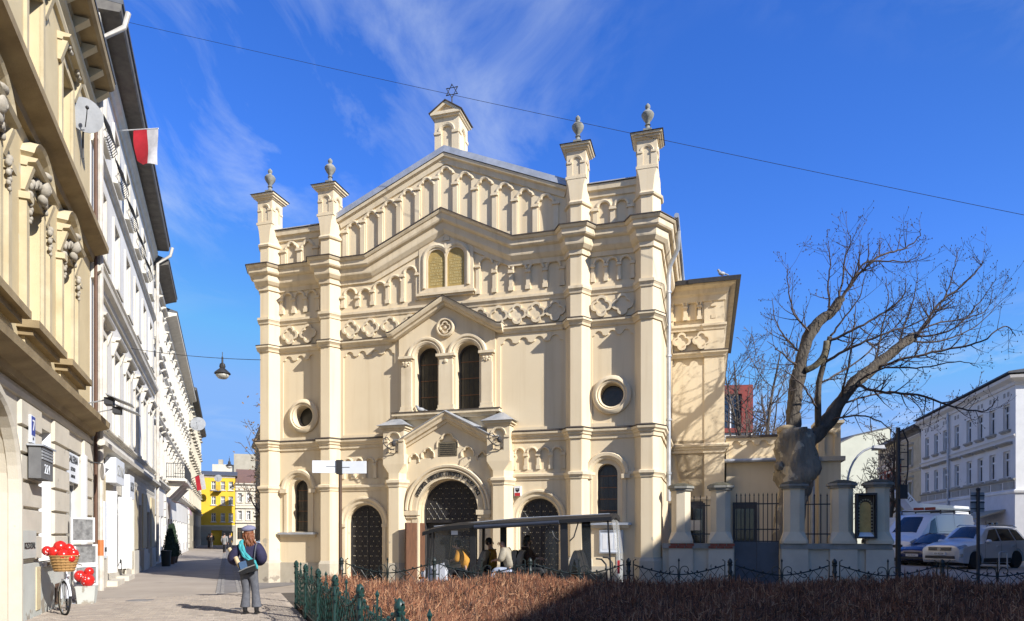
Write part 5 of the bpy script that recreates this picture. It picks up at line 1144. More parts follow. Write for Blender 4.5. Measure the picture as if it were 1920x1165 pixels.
guides = [
 [(1575,565,0),(1610,515,.2),(1650,480,.2),(1690,468,.4),(1722,446,.4),(1726,430,.4)],
 [(1578,560,0),(1620,497,-.3),(1665,490,-.4),(1710,488,-.5),(1738,465,-.5)],
 [(1570,580,0),(1580,520,.3),(1585,480,.3),(1595,455,.3),(1588,432,.3)],
 [(1555,588,0),(1553,540,-.3),(1556,490,-.4),(1548,455,-.4)],
 [(1522,625,0),(1490,590,-.4),(1478,540,-.5),(1477,495,-.6)],
 [(1505,665,0),(1478,640,.3),(1455,600,.4),(1448,560,.5)],
 [(1500,690,0),(1470,665,-.4),(1440,640,-.6)],
 [(1716,632,.7),(1760,570,.8),(1800,540,1.0),(1840,498,1.0),(1842,490,1.0)],
 [(1710,640,.7),(1745,600,.3),(1770,560,.2),(1790,500,.1),(1795,465,.1)],
 [(1690,650,.6),(1740,612,1.2),(1800,600,1.5),(1850,580,1.6),(1862,540,1.6)],
 [(1640,690,.5),(1700,672,0),(1780,655,-.3),(1840,640,-.5),(1885,612,-.5),(1905,630,-.6)],
 [(1605,715,.4),(1660,690,-.5),(1730,690,-1.0),(1800,678,-1.2),(1835,690,-1.3)],
 [(1600,720,.4),(1650,735,-.8),(1720,740,-1.2),(1790,765,-1.4),(1850,770,-1.5),(1870,745,-1.5)],
 [(1570,760,.3),(1620,745,1.0),(1680,735,1.4),(1720,760,1.5),(1735,800,1.5)],
 [(1555,790,.2),(1600,780,-.8),(1650,790,-1),(1690,830,-1.1)],
 [(1556,632,-.2),(1580,600,-.4),(1610,560,-.6),(1625,510,-.7)],
 [(1553,640,-.2),(1600,620,-.6),(1650,590,-.8),(1690,560,-.9),(1700,520,-.9)],
 [(1545,680,-.2),(1600,650,-.7),(1660,625,-1.0),(1720,605,-1.2),(1790,560,-1.3)],
 [(1535,720,-.1),(1590,690,.9),(1650,640,1.2),(1690,600,1.4),(1715,560,1.5)],
 [(1534,770,0),(1510,730,-.6),(1480,700,-.8),(1450,690,-.9)],
 [(1680,655,.6),(1700,600,.9),(1715,550,1.0),(1722,510,1.0)],
 [(1640,688,.5),(1650,630,.9),(1665,570,1.1),(1660,520,1.1)],
 [(1575,755,.3),(1590,690,-.4),(1600,620,-.7),(1605,560,-.8)],
 [(1716,632,.7),(1780,620,.2),(1830,575,.0),(1870,520,-.1)],
 [(1700,640,.7),(1760,640,1.0),(1830,612,1.2),(1880,560,1.2)]]
m = MB()
for gi, g in enumerate(guides):
    pts = smooth_path(loc([tp(*q) for q in g]), 5); n = len(pts)-1
    pts = [p + Vector((rng.uniform(-1,1),rng.uniform(-1,1),rng.uniform(-1,1)))*.025 for p in pts]
    r0 = .048 if gi in (0,7,10,12,16,17) else .036
    rr = [max(r0*(1-.8*i/n),.006) for i in range(n+1)]; m.tube(pts, rr, 5)
    L = sum((pts[i+1]-pts[i]).length for i in range(n))
    for k in range(int(L*5.8)):
        f = rng.uniform(.12,1.0); i = min(int(f*n), n-1); ax = (pts[i+1]-pts[i]).normalized(); s = ax.orthogonal(); s.rotate(Matrix.Rotation(rng.uniform(0,6.28),3,ax)); a = R(rng.uniform(28,65))
        shoot(m, pts[i], ax*math.cos(a)+s*math.sin(a), rng.uniform(.35,1.15), max(rr[i]*.55,.006), rng, 1, .75, .3, 4, True)
tag(m.build('twigs', M['twig'], PT, fix=False), kind='stuff')

MINR = .012
def bare_tree(name, label, px, D, H, seed, spread=.35, stems=1, mt='twigfar', lean=0, z0=0.0, cat='tree', nb=14, leaves=False, group=None, r0=.16):
    rg = random.Random(seed); b_ = at(px, D, z0); t = thing(name, label, cat, tuple(b_), 0, group); tr, tw_ = MB(), MB(); tips = []
    for s in range(stems):
        a = rg.uniform(0,6.28); d = Vector((math.cos(a)*spread*(.5 if stems > 1 else .15)+lean, math.sin(a)*spread*.3, 1)); pts = [Vector((0,0,0))]; q = Vector((0,0,0)); n = 12
        for i in range(n):
            d = (d.normalized() + Vector((rg.uniform(-1,1),rg.uniform(-1,1),.3))*.10).normalized(); q = q + d*H*.82/n; pts.append(q.copy())
        rr = [max(r0*(1-.85*i/n),.02) for i in range(n+1)]; tr.tube(pts, rr, 7)
        for k in range(nb):
            f = rg.uniform(.28,1.0); i = min(int(f*n), n-1); ax = (pts[i+1]-pts[i]).normalized(); o = ax.orthogonal(); o.rotate(Matrix.Rotation(rg.uniform(0,6.28),3,ax)); an = R(rg.uniform(25,55)*(.7+spread))
            tips.append(shoot(tw_, pts[i], ax*math.cos(an)+o*math.sin(an), H*rg.uniform(.16,.38)*(1.25-f*.6), rr[i]*.45, rg, 2, .45, .35, 7))
    tr.build('trunk', M['bark'], t, smooth='all', fix=False); tag(tw_.build('twigs', M[mt], t, fix=False), kind='stuff')
    if leaves:
        lf = MB()
        for p in tips:
            for k in range(26):
                c = rg.choice(p[len(p)//3:]) + Vector((rg.gauss(0,.45),rg.gauss(0,.45),rg.gauss(0,.4))); u = Vector((rg.uniform(-1,1),rg.uniform(-1,1),rg.uniform(-1,1))).normalized()*.10; v = u.orthogonal().normalized()*.05
                lf.add([tuple(c-u),tuple(c+v),tuple(c+u),tuple(c-v)], [(0,1,2,3)])
        tag(lf.build('dry_leaves', M['leafdry'], t, fix=False), kind='stuff')
    return t
bare_tree('bare_tree', 'bare many stemmed tree close behind the eave of the side wing', 1385, 36, 14.0, 3, .55, 3, nb=15, lean=.06, r0=.20)
bare_tree('bare_tree', 'slender bare tree right of the red framed building', 1432, 40, 12.5, 8, .35, 2, nb=14, r0=.14)
MINR = .022
bare_tree('bare_tree', 'bare tree seen under the long limb of the pollarded tree', 1662, 58, 12.6, 5, .8, 1, nb=30, r0=.24)
bare_tree('bare_tree', 'bare tree crown rising over the dark roof of the brick tenement', 1768, 66, 17.5, 6, .7, 1, nb=32, r0=.26)
MINR = .010
bare_tree('bare_tree', 'low bare shrubby tree in front of the pale green gable', 1606, 50, 6.5, 12, .5, 2, nb=9, r0=.06)
MINR = .014
bare_tree('leafing_tree', 'tree with a few dry brown leaves beside the left synagogue tower', 488, 40, 12.2, 14, 1.0, 1, nb=26, leaves=True, r0=.2)
# ------------------------------------------------------------------ paving blocks, gutter, kerb
dm('paver', (.41,.35,.28), .9, c2=(.30,.25,.20), scale=1.1, amt=.8, bump=.25, bscale=30)
dm('paverb', (.36,.305,.25), .9, c2=(.25,.21,.17), scale=1.3, amt=.8, bump=.25, bscale=30)
dm('sett', (.25,.235,.22), .85, c2=(.15,.14,.13), scale=3, bump=.4, bscale=20)
dm('kerbstone', (.36,.34,.30), .9, c2=(.26,.24,.21), scale=3, bump=.3)
dm('soil', (.06,.045,.03), .95, c2=(.035,.028,.02), scale=4, bump=.5)
dm('road', (.21,.195,.185), .92, c2=(.14,.13,.125), scale=.8, amt=.8, bump=.25)
PV = MB(); PV.add([LF.world(u,y,.004)[:] for u, y in ((9,-.02),(19.6,-.02),(19.6,-6.6),(9,-6.6))], [(0,1,2,3)]); dm('joint', (.09,.075,.06), .95, bump=.2)
pv = tag(PV.build('pavement', M['joint']), kind='structure')
pm = []
for i in range(4):
    b = MB(); t = .004*(i-1.5); b.hexa([(-.095,-.046,0),(.095,-.046,0),(.095,.046,0),(-.095,.046,0),(-.089,-.040,.012+t*.4),(.089,-.040,.012),(.089,.040,.012-t*.4),(-.089,.040,.012)]); pm.append(b.mesh('paver', M['paver' if i % 2 else 'paverb']))
rp = random.Random(4); cand = []
u = 9.1
row = 0
while u < 19.5:
    y = -6.5+(.1 if row % 2 else 0)
    while y < -.15:
        w = LF.world(u, y, 0); D = w.y; px = PCX+FOC*w.x/max(D,.1)
        if D > 11.6 and -25 < px < 640 and (w.x+.3877/.9218*(w.y-14.6)+4.64) < -.06: cand.append((D, u, y))
        y += .2
    u += .1; row += 1
cand.sort(); stuffp = MB()
for k, (D, u, y) in enumerate(cand):
    me = rp.choice(pm); z = .006+rp.uniform(-.003,.004); a = LF.rz+R(90)+R(rp.uniform(-1.2,1.2))
    if k < 300:
        o = bpy.data.objects.new('paver', me); col.objects.link(o); o.parent = pv; o.location = LF.world(u,y,z); o.rotation_euler = (R(rp.uniform(-.5,.5)),R(rp.uniform(-.5,.5)),a)
    elif k < 9000:
        c = LF.world(u,y,z); cx_, sx_ = math.cos(a), math.sin(a); q = [(-.093,-.044),(.093,-.044),(.093,.044),(-.093,.044)]; tz = rp.uniform(-.002,.002)
        stuffp.m = rp.randint(0,1)
        stuffp.add([(c.x+x*cx_-yy*sx_, c.y+x*sx_+yy*cx_, 0) for x, yy in q]+[(c.x+x*.97*cx_-yy*.95*sx_, c.y+x*.97*sx_+yy*.95*cx_, z+.012+(tz if x > 0 else -tz)) for x, yy in q], [(4,5,6,7),(0,1,5,4),(1,2,6,5),(2,3,7,6),(3,0,4,7)])
tag(stuffp.build('paver_field', [M['paver'],M['paverb']], pv, fix=False), kind='stuff')
b = MB(); b.add([LF.world(u,y,.008)[:] for u, y in ((19.7,-3.3),(118,-3.3),(118,-8.5),(26,-8.0))], [(0,1,2,3)]); rd = tag(b.build('street', M['road']), kind='structure')
for q in range(2):
    b = MB()
    u = 20.2
    while u < 78: 
        for y in (-3.25-q*.55,-3.37-q*.55):
            c = rp.uniform(-.004,.006); b.hexa([LF.world(a,w_,z)[:] for a, w_, z in ((u,y,.0),(u+.15,y,.0),(u+.15,y-.10,.0),(u,y-.10,.0),(u+.01,y-.008,.018+c),(u+.14,y-.008,.018+c),(u+.14,y-.092,.018+c),(u+.01,y-.092,.018+c))])
        u += .165
    tag(b.build('gutter_setts', M['sett'], rd, fix=False), kind='stuff')
b = MB(); c = LF.world(15.6,-3.6,.004); b.lathe([(.0,.016),(.32,.016),(.34,.0)], tuple(c), 24); tag(b.build('manhole_cover', M['darkmetal']), 'round dark manhole cover set in the pavers', 'manhole cover')
b = MB(); c = LF.world(18.6,-1.6,.004); b.lathe([(.0,.018),(.30,.018),(.32,.0)], tuple(c), 24); tag(b.build('manhole_cover', M['sett']), 'worn round manhole cover near the shop steps', 'manhole cover')

# ------------------------------------------------------------------ planted bed: kerb, park fence, hedge
FA = Vector((-4.64,14.6)); FD = Vector((.3877,-.9218)); FB = Vector((13.8,-1.4)).normalized()
fl = Fr(FA.x, FA.y, FD.x, FD.y); fb = Fr(FA.x, FA.y, FB.x, FB.y)
bed = tag(MB().add([(FA.x,FA.y,.05),*[(q.x,q.y,.05) for q in (fl.world(14,0,0),)],(20,0,.05),(18,12.3,.05),(fb.world(14,0,0).x,fb.world(14,0,0).y,.05)], [(0,1,2,3,4)]).build('flower_bed', M['soil']), kind='structure')
for i in range(13):
    b = MB(); b.box(i*1.0+.01,i*1.0+.99,.06,.20,-.1,.13); o = b.build('kerbstone', M['kerbstone'], bed); o.location = (FA.x,FA.y,0); o.rotation_euler = (0,0,fl.rz)
dm('fencegreen', (.012,.048,.038), .40, c2=(.008,.03,.024), scale=6)
dm('fencedark', (.012,.022,.020), .45, c2=(.01,.015,.014), scale=6)
def post_mesh(H, m):
    b = MB(); b.lathe([(.040,-.1),(.040,.10),(.052,.11),(.052,.14),(.036,.16),(.036,H-.30),(.048,H-.29),(.048,H-.26),(.036,H-.24),(.036,H-.16),(.052,H-.15),(.055,H-.13),(.040,H-.115),(.052,H-.09),(.045,H-.05),(.02,H-.015),(.0,H)], (0,0,0), 12); return b.mesh('fence_post', M[m], smooth=True)
def panel(L, H, m, sag=.20):
    """low wrought panel between two posts: sagging top rail with knobs, central spike with two scrolls, lattice below"""
    root = bpy.data.objects.new('fence_panel', None); col.objects.link(root); e = .10
    b = MB()
    top = lambda x: (H-.14)-sag*(1-(2*abs(x-L/2)/(L-2*e))**1.6)
    pts = [(e+(L-2*e)*i/20, 0, top(e+(L-2*e)*i/20)) for i in range(21)]; b.tube(pts, .013, 5); b.build('top_rail', M[m], root)
    for x in (e, L-e):
        b = MB(); b.tube([(x,0,.12),(x,0,H-.06),(x+(.05 if x < L/2 else -.05),0,H-.03)], .012, 5); b.build('side_bar', M[m], root)
        b = MB()
        for z in (.30,H-.36): b.box(min(x,0 if x < L/2 else L),max(x,0 if x < L/2 else L),-.012,.012,z-.012,z+.012)
        b.build('bracket', M[m], root)
    b = MB(); b.tube([(L/2,0,.10),(L/2,0,H-.04)], .012, 5); b.lathe([(0,H-.10),(.024,H-.05),(0,H)], (L/2,0,0), 6); b.build('centre_spike', M[m], root)
    for s in (-1, 1):
        b = MB(); sp = [(L/2+s*(.03+.17*(1-math.cos(t))*.5+.0), 0, top(L/2)+.02+.20*t/3.2) for t in [0]]
        c = Vector((L/2+s*.13,0,H-.25)); q = [(L/2+s*.012,0,H-.45),(L/2+s*.02,0,H-.32)] + [tuple(c+Vector((s*(-.105+.006*k)*math.cos(R(24*k)),0,(.105-.006*k)*math.sin(R(24*k))))) for k in range(0,16)]
        b.tube(q, .009, 5)
        q = [(L/2+s*.235,0,H-.26),(L/2+s*.32,0,H-.33),(L/2+s*.42,0,H-.385),(L/2+s*.47,0,H-.36),(L/2+s*.46,0,H-.32),(L/2+s*.42,0,H-.33)]
        b.tube(smooth_path(q,3), .009, 5); b.build('scroll', M[m], root)
    b = MB()
    for i in range(1,10):
        x = e+(L-2*e)*i/10
        if i != 5: b.ball((x,0,top(x)+.025), .022, 6, 4)
    tag(b.build('rail_knobs', M[m], root), kind='stuff')
    b = MB(); n = 9
    for i in range(-3, n+1):
        for s in (1,-1):
            p = []
            for k in range(9):
                x = e+(L-2*e)*((i+.5 if s > 0 else n-i-.5)+s*3*k/8)/n; 
                if e <= x <= L-e: p.append((x, 0 if s > 0 else .008, .14+(top(x)-.14)*k/8))
            if len(p) > 1: b.tube(p, .006, 4)
    b.box(e,L-e,-.01,.01,.11,.135); tag(b.build('lattice_wire', M[m], root), kind='stuff')
    return root
def fence_row(fr, n, sp, H, m, label):
    pmh = post_mesh(H, m); pr = panel(sp, H, m); F_ = thing('park_fence', label, 'fence', fr.world(0,0,0), fr.rz)
    for i in range(n+1): o = bpy.data.objects.new('fence_post', pmh); col.objects.link(o); o.parent = F_; o.location = (i*sp,0,0)
    for i in range(n): r = pr if i == 0 else copy_tree(pr); r.parent = F_; r.location = (i*sp,0,0)
fence_row(fl, 6, 1.89, 1.055, 'fencegreen', 'green wrought iron park fence with finial posts running along the pavement toward the viewer')
f2 = Fr(*fb.world(1.0,0,0)[:2], FB.x, FB.y)
fence_row(f2, 7, 2.02, 1.13, 'fencedark', 'dark wrought iron park fence with scrolls between the hedge and the synagogue')

# hedge of dry reddish twigs
def hedge_mesh(N, inside, htop, cols, seed):
    r = np.random.default_rng(seed); P = []
    while sum(len(p) for p in P) < N:
        x = r.uniform(-5,20,N); y = r.uniform(4.6,15,N); k = inside(x,y); P.append(np.stack([x[k],y[k]],1))
    xy = np.concatenate(P)[:N]; x, y = xy[:,0], xy[:,1]; top = htop(x,y)
    depth = np.hypot(x,y); L = r.uniform(.06,.22,N)*(.8+depth*.03); w = r.uniform(.0028,.0052,N)*np.clip(depth/9,.6,1.6)
    z0 = top - r.uniform(.02,.30,N) - L*.45 + np.where(r.uniform(0,1,N) > .94, .09, 0)
    az = r.uniform(0,2*np.pi,N); tilt = np.abs(r.normal(1.0,.50,N)).clip(0,1.9); d = np.stack([np.cos(az)*np.sin(tilt),np.sin(az)*np.sin(tilt),np.cos(tilt)],1)
    p0 = np.stack([x,y,z0],1); az2 = az+r.normal(0,1.3,N); t2 = np.clip(tilt+r.normal(0,1.0,N),0,2.2); d2 = np.stack([np.cos(az2)*np.sin(t2),np.sin(az2)*np.sin(t2),np.cos(t2)],1)
    p1 = p0+d*L[:,None]*.5; p2 = p1+d2*L[:,None]*.5
    sd = np.cross(d, np.stack([x,y,np.zeros(N)],1)/depth[:,None]); sd /= np.linalg.norm(sd,axis=1)[:,None]+1e-6; sd *= w[:,None]
    V = np.stack([p0-sd,p0+sd,p1-sd*.8,p1+sd*.8,p2-sd*.25,p2+sd*.25],1).reshape(-1,3)
    b = np.arange(N)[:,None]*6; F = np.concatenate([b+np.array([0,1,3,2]), b+np.array([2,3,5,4])],1).reshape(-1,4)
    me = bpy.data.meshes.new('hedge'); me.vertices.add(len(V)); me.vertices.foreach_set('co', V.ravel().astype(np.float32))
    me.loops.add(F.size); me.loops.foreach_set('vertex_index', F.ravel().astype(np.int32)); me.polygons.add(len(F)); me.polygons.foreach_set('loop_start', np.arange(0,F.size,4,dtype=np.int32)); me.polygons.foreach_set('loop_total', np.full(len(F),4,np.int32))
    for c in cols: me.materials.append(M[c])
    mi = np.repeat(r.choice(len(cols), N, p=[.36,.30,.16,.18]),2).astype(np.int32); me.polygons.foreach_set('material_index', mi); me.update(); me.validate(); return me
for k, c in (('hedge_a',(.30,.115,.050)),('hedge_b',(.14,.054,.028)),('hedge_c',(.55,.30,.155)),('hedge_d',(.05,.025,.018))): dm(k, c, .8, scale=2)
dm('hedgecore', (.06,.028,.015), .95, c2=(.03,.014,.009), scale=14, amt=1)  # dark sheet under the strands; its colour paints the shade in the gaps
def h_in(x, y): 
    s = (x-FA.x)*(-FD.y)+(y-FA.y)*FD.x     # distance right of the pavement row
    t = (x-FA.x)*(-FB.y)+(y-FA.y)*FB.x     # above the back row
    return (s > .38) & (t < -.28) & (y > 4.8) & (np.abs(x) < y*.82+1.2)
def h_top(x, y): return .70 + .05*np.sin(x*.9+1.3)*np.sin(y*1.1+.4) + .035*np.sin(x*9.1+3*np.sin(y*2.3))*np.sin(y*8.3+2*np.sin(x*3.1)) + .05*np.sin(x*1.7+y*.6)+.045*np.sin(x*3.1-y*2.3)+.03*np.sin(y*4.1+x*.7)
me = hedge_mesh(300000, h_in, h_top, ['hedge_a','hedge_b','hedge_c','hedge_d'], 5)
hg = bpy.data.objects.new('hedge', me); col.objects.link(hg); tag(hg, 'broad low hedge of dry reddish brown twigs filling the fenced bed', 'hedge', kind='stuff')
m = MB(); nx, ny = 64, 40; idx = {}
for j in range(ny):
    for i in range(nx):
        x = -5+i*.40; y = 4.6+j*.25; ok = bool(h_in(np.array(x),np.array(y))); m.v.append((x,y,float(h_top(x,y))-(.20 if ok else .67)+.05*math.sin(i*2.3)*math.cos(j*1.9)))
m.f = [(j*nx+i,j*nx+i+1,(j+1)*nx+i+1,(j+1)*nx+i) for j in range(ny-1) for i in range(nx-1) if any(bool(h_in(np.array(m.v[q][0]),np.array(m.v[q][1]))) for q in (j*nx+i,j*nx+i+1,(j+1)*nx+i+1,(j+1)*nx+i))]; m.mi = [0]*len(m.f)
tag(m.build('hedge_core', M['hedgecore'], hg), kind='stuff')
# ------------------------------------------------------------------ vehicles
def paint(name, c, metal=.3, rough=.25):
    m = bpy.data.materials.new(name); m.use_nodes = True; b = m.node_tree.nodes['Principled BSDF']; b.inputs['Base Color'].default_value = (*c,1); b.inputs['Metallic'].default_value = metal; b.inputs['Roughness'].default_value = rough; b.inputs['Coat Weight'].default_value = .6; b.inputs['Coat Roughness'].default_value = .05; M[name] = m
paint('silver', (.50,.51,.53), .35, .34); paint('navypaint', (.02,.03,.10), .3); paint('whitepaint', (.66,.68,.72), .0, .35); paint('greypaint', (.16,.17,.18), .4)
dm('tyre', (.018,.018,.018), .9, bump=.2); dm('chrome', (.62,.63,.65), .22, metal=.9); dm('alloy', (.50,.51,.54), .35, metal=.7); dm('plastic', (.03,.03,.032), .65); dm('plate', (.70,.70,.68), .5)
dm('lamp', (.38,.40,.43), .12, metal=.5); dm('indicator', (.60,.20,.02), .3)
_wh = {}
def wheel(root, x, y, r, side, w=.22, spokes=7):
    k = (r, w, spokes)
    if k not in _wh:
        t = MB(); t.lathe([(r*.62,-w/2),(r*.90,-w/2),(r,-w*.36),(r,w*.36),(r*.90,w/2),(r*.62,w/2)], (0,0,0), 24, 'y')
        m = MB(); m.lathe([(r*.66,-.06),(r*.66,-w/2+.01),(r*.60,-w/2+.01),(r*.58,-.05)], (0,0,0), 24, 'y')
        for i in range(spokes):
            g = MB(); g.hexa([(-.025,-w/2+.02,.03),(.025,-w/2+.02,.03),(.03,-.04,.03),(-.03,-.04,.03),(-.045,-w/2+.03,r*.62),(.045,-w/2+.03,r*.62),(.05,-.03,r*.62),(-.05,-.03,r*.62)]); g.xf(Matrix.Rotation(2*math.pi*i/spokes,4,'Y')); b = len(m.v); m.v += g.v; m.f += [tuple(b+q for q in f) for f in g.f]; m.mi += g.mi
        m.lathe([(0,-w/2+.005),(.05,-w/2+.01),(.07,-.04)], (0,0,0), 12, 'y'); d = MB(); d.lathe([(0,-.03),(r*.62,-.03),(r*.62,.0)], (0,0,0), 20, 'y')
        _wh[k] = (t.mesh('tyre', M['tyre'], True), m.mesh('rim', M['alloy'], True), d.mesh('hub', M['black']))
    t, m, d = _wh[k]; o = bpy.data.objects.new('wheel', t); col.objects.link(o); o.parent = root; o.location = (x,y,r); o.rotation_euler = (0,0,0 if side < 0 else math.pi)
    for nme, me in (('rim',m),('hub',d)): c = bpy.data.objects.new(nme, me); col.objects.link(c); c.parent = o
class Body:
    """lofted car body: stations (x, zb, zsh, zt, wl, wb, wt); ring s: 0 underside .. 6 roof middle"""
    def __init__(s, st, arches, ra): s.st = st; s.ar = arches; s.ra = ra
    def ring(s, x):
        S = s.st; i = 0
        while i < len(S)-2 and S[i+1][0] < x: i += 1
        a, b = S[i], S[i+1]; t = min(max((x-a[0])/(b[0]-a[0]),0),1); zb, zs, zt, wl, wb, wt = (a[k]*(1-t)+b[k]*t for k in range(1,7)); zl = zb
        for xa in s.ar:
            if abs(x-xa) < s.ra: zl = max(zl, s.ra*.92+math.sqrt(max(s.ra**2-(x-xa)**2,0))-s.ra*.06)
        zl = min(zl, zs-.06); zm = max(zl+.015, zb+.16)
        return [(0,zb),(wl*.80,zb+(zl-zb)*.0),(wl*.965,zl),(wl,max(zm,zl+.02)),(wb,zs),(wt,zt-.07),(wt*.80,zt-.012),(0,zt+.015)]
    def pt(s, x, q, off=0.0):
        r = s.ring(x); i = min(int(q), 6); t = q-i; y = r[i][0]*(1-t)+r[i+1][0]*t; z = r[i][1]*(1-t)+r[i+1][1]*t
        return (x, y+off, z+off*.35)
    def mesh(s, name, m, n=64):
        mb = MB(); x0, x1 = s.st[0][0], s.st[-1][0]; xs = sorted(set([x0+(x1-x0)*i/n for i in range(n+1)]+[q[0] for q in s.st]+[a+d for a in s.ar for d in (-s.ra,s.ra)])); k = 15
        for x in xs:
            r = s.ring(x); mb.v += [(x,-y,z) for y,z in r] + [(x,y,z) for y,z in reversed(r[:-1])]
        k = 15; L = len(xs)
        for i in range(L-1):
            for j in range(k-1): mb.f.append((i*k+j,i*k+j+1,(i+1)*k+j+1,(i+1)*k+j))
        mb.f += [tuple(range(k)), tuple((L-1)*k+j for j in reversed(range(k)))]; mb.mi = [0]*len(mb.f); return mb
    def patch(s, name, m, root, x0, x1, q0, q1, side, nx=6, nq=3, off=.008):
        mb = MB()
        for j in range(nq+1):
            t = j/nq; q = q0+(q1-q0)*t; a = x0(t) if callable(x0) else x0; b = x1(t) if callable(x1) else x1
            for i in range(nx+1):
                p = s.pt(a+(b-a)*i/nx, q, off); mb.v.append((p[0], p[1]*side, p[2]))
        mb.f = [(j*(nx+1)+i,j*(nx+1)+i+1,(j+1)*(nx+1)+i+1,(j+1)*(nx+1)+i) for j in range(nq) for i in range(nx)]; mb.mi = [0]*len(mb.f)
        return mb.build(name, M[m], root, smooth='all')
def car(label, cat, loc, rz, B, m, wheels, r, wins, ws, plate, extra=None, group=None, name='car'):
    t = thing(name, label, cat, loc, rz, group); B.mesh('body', m).build('body', M[m], t, smooth=True)
    hw = max(q[4] for q in B.st)
    for x in wheels:
        for sd in (-1,1): wheel(t, x, sd*(hw-.11), r, sd)
        b = MB(); b.box(x-r*1.05,x+r*1.05,-hw+.26,hw-.26,.12,r*2); b.build('wheel_housing', M['black'], t)
    for a, c, a2, c2 in wins:
        for sd in (-1,1): B.patch('side_window', 'glass', t, (lambda tt, a=a, a2=a2: a+(a2-a)*tt), (lambda tt, c=c, c2=c2: c+(c2-c)*tt), 4.12, 4.90, sd)
    for nme, (xa, xb, q) in (('windscreen', ws[0]),('rear_window', ws[1])):
        mb = MB(); nx = 6
        for i in range(nx+1):
            x = xa+(xb-xa)*i/nx; p = B.pt(x, q); top = B.ring(x)[7][1]
            mb.v += [(x+(-.012 if nme == 'windscreen' else .012),-p[1]*.93,p[2]+.03),(x,-p[1]*.5,top+.010),(x,0,top+.014),(x,p[1]*.5,top+.010),(x+(-.012 if nme == 'windscreen' else .012),p[1]*.93,p[2]+.03)]
        mb.f = [(i*5+j,i*5+j+1,(i+1)*5+j+1,(i+1)*5+j) for i in range(nx) for j in range(4)]; mb.mi = [0]*len(mb.f); mb.build(nme, M['glassblue'] if nme == 'windscreen' else M['glass'], t, smooth='all')
    return t
def mirror(t, x, y, z, m, s=1.0):
    for sd in (-1,1): b = MB(); b.ball((x,sd*(y+.10),z), .11*s, 10, 6, (.7,1.1,.75)); b.box(x-.02,x+.04,min(sd*(y-.05),sd*(y+.06)),max(sd*(y-.05),sd*(y+.06)),z-.06,z-.02); b.build('wing_mirror', M[m], t, smooth=True)
# silver SUV
SUV = Body([(0.0,.36,.66,.80,.60,.60,.50),(.05,.27,.72,.90,.76,.76,.66),(.20,.24,.80,.95,.85,.84,.74),(.5,.22,.88,1.01,.89,.88,.78),(1.05,.22,.95,1.09,.905,.895,.80),(1.22,.22,.97,1.15,.905,.895,.74),(1.85,.22,.99,1.60,.905,.895,.63),(2.4,.22,1.0,1.68,.905,.895,.63),(3.4,.22,1.02,1.665,.905,.895,.62),(3.95,.24,1.03,1.60,.90,.885,.61),(4.22,.30,1.02,1.40,.88,.86,.62),(4.38,.36,.98,1.10,.84,.81,.68),(4.43,.42,.90,.98,.76,.74,.62)], (.86,3.47), .40)
def ground_at(p): return Vector((p.x, p.y, ground_z(p.x, p.y)))
p = ground_at(at(1762, 27.6)); TH = R(24)
t = car('silver off road estate car parked nearest beside the bicycle hoop', 'car', p, TH, SUV, 'silver', (.86,3.47), .345, [(1.42,2.38,2.0,2.40),(2.47,3.35,2.47,3.25),(3.43,4.05,3.33,3.80)], [(1.26,1.86,4.9),(3.98,4.36,4.9)], None)
t.matrix_basis = Matrix.Translation(p) @ Matrix.Rotation(TH, 4, 'Z') @ Matrix.Diagonal((1.03,1.0,1.05,1))
for sd in (-1,1):
    SUV.patch('headlight', 'lamp', t, .06, .42, 4.25, 5.3, sd, 5, 3, .012); SUV.patch('sill_cladding', 'plastic', t, 1.3, 3.05, 2.1, 3.05, sd, 4, 2, .010)
    SUV.patch('fog_lamp', 'chrome', t, .045, .16, 3.15, 3.5, sd, 3, 2, .012)
    for x in (1.40,2.42,3.38): SUV.patch('door_gap', 'black', t, x, x+.014, 3.05, 4.08, sd, 1, 6, .006)
    for x in (2.15,3.1): b = MB(); b.box(x,x+.2,min(sd*.895,sd*.935),max(sd*.895,sd*.935),.86,.90); b.build('door_handle', M['silver'], t)
    b = MB(); b.tube([(1.95,sd*.60,1.63),(2.1,sd*.58,1.70),(3.7,sd*.57,1.69),(3.95,sd*.57,1.61)], .022, 6); b.build('roof_rail', M['chrome'], t)
mirror(t, 1.50, .88, 1.06, 'silver')
b = MB(); b.box(-.02,.06,-.46,.46,.70,.84)
g_ = b.build('grille', M['plastic'], t)
for z in (.72,.77,.82): b = MB(); b.box(-.035,.03,-.48,.48,z-.008,z+.008); b.build('grille_bar', M['chrome'], g_)
b = MB(); b.lathe([(.060,-.05),(.075,-.05),(.075,-.02),(.060,-.02)], (0,0,.77), 20, 'x'); b.tube([(-.045,-.045,.81),(-.045,-.012,.745),(-.045,0,.775),(-.045,.012,.745),(-.045,.045,.81)], .007, 4); b.tube([(-.045,-.025,.825),(-.045,0,.785),(-.045,.025,.825)], .007, 4); b.build('emblem', M['chrome'], g_)
b = MB(); b.box(-.05,.02,-.26,.26,.53,.64); pl = b.build('number_plate', M['plate'], t); sign_text(pl, 'KR 4UU28', .085, (-.052,0,.585), Matrix.Rotation(R(-90),4,'Z') @ RX, 'black')
b = MB(); b.box(-.03,.06,-.60,.60,.40,.50); b.build('lower_intake', M['plastic'], t); b = MB(); b.box(-.04,.05,-.66,.66,.33,.36); b.build('bumper_trim', M['chrome'], t)
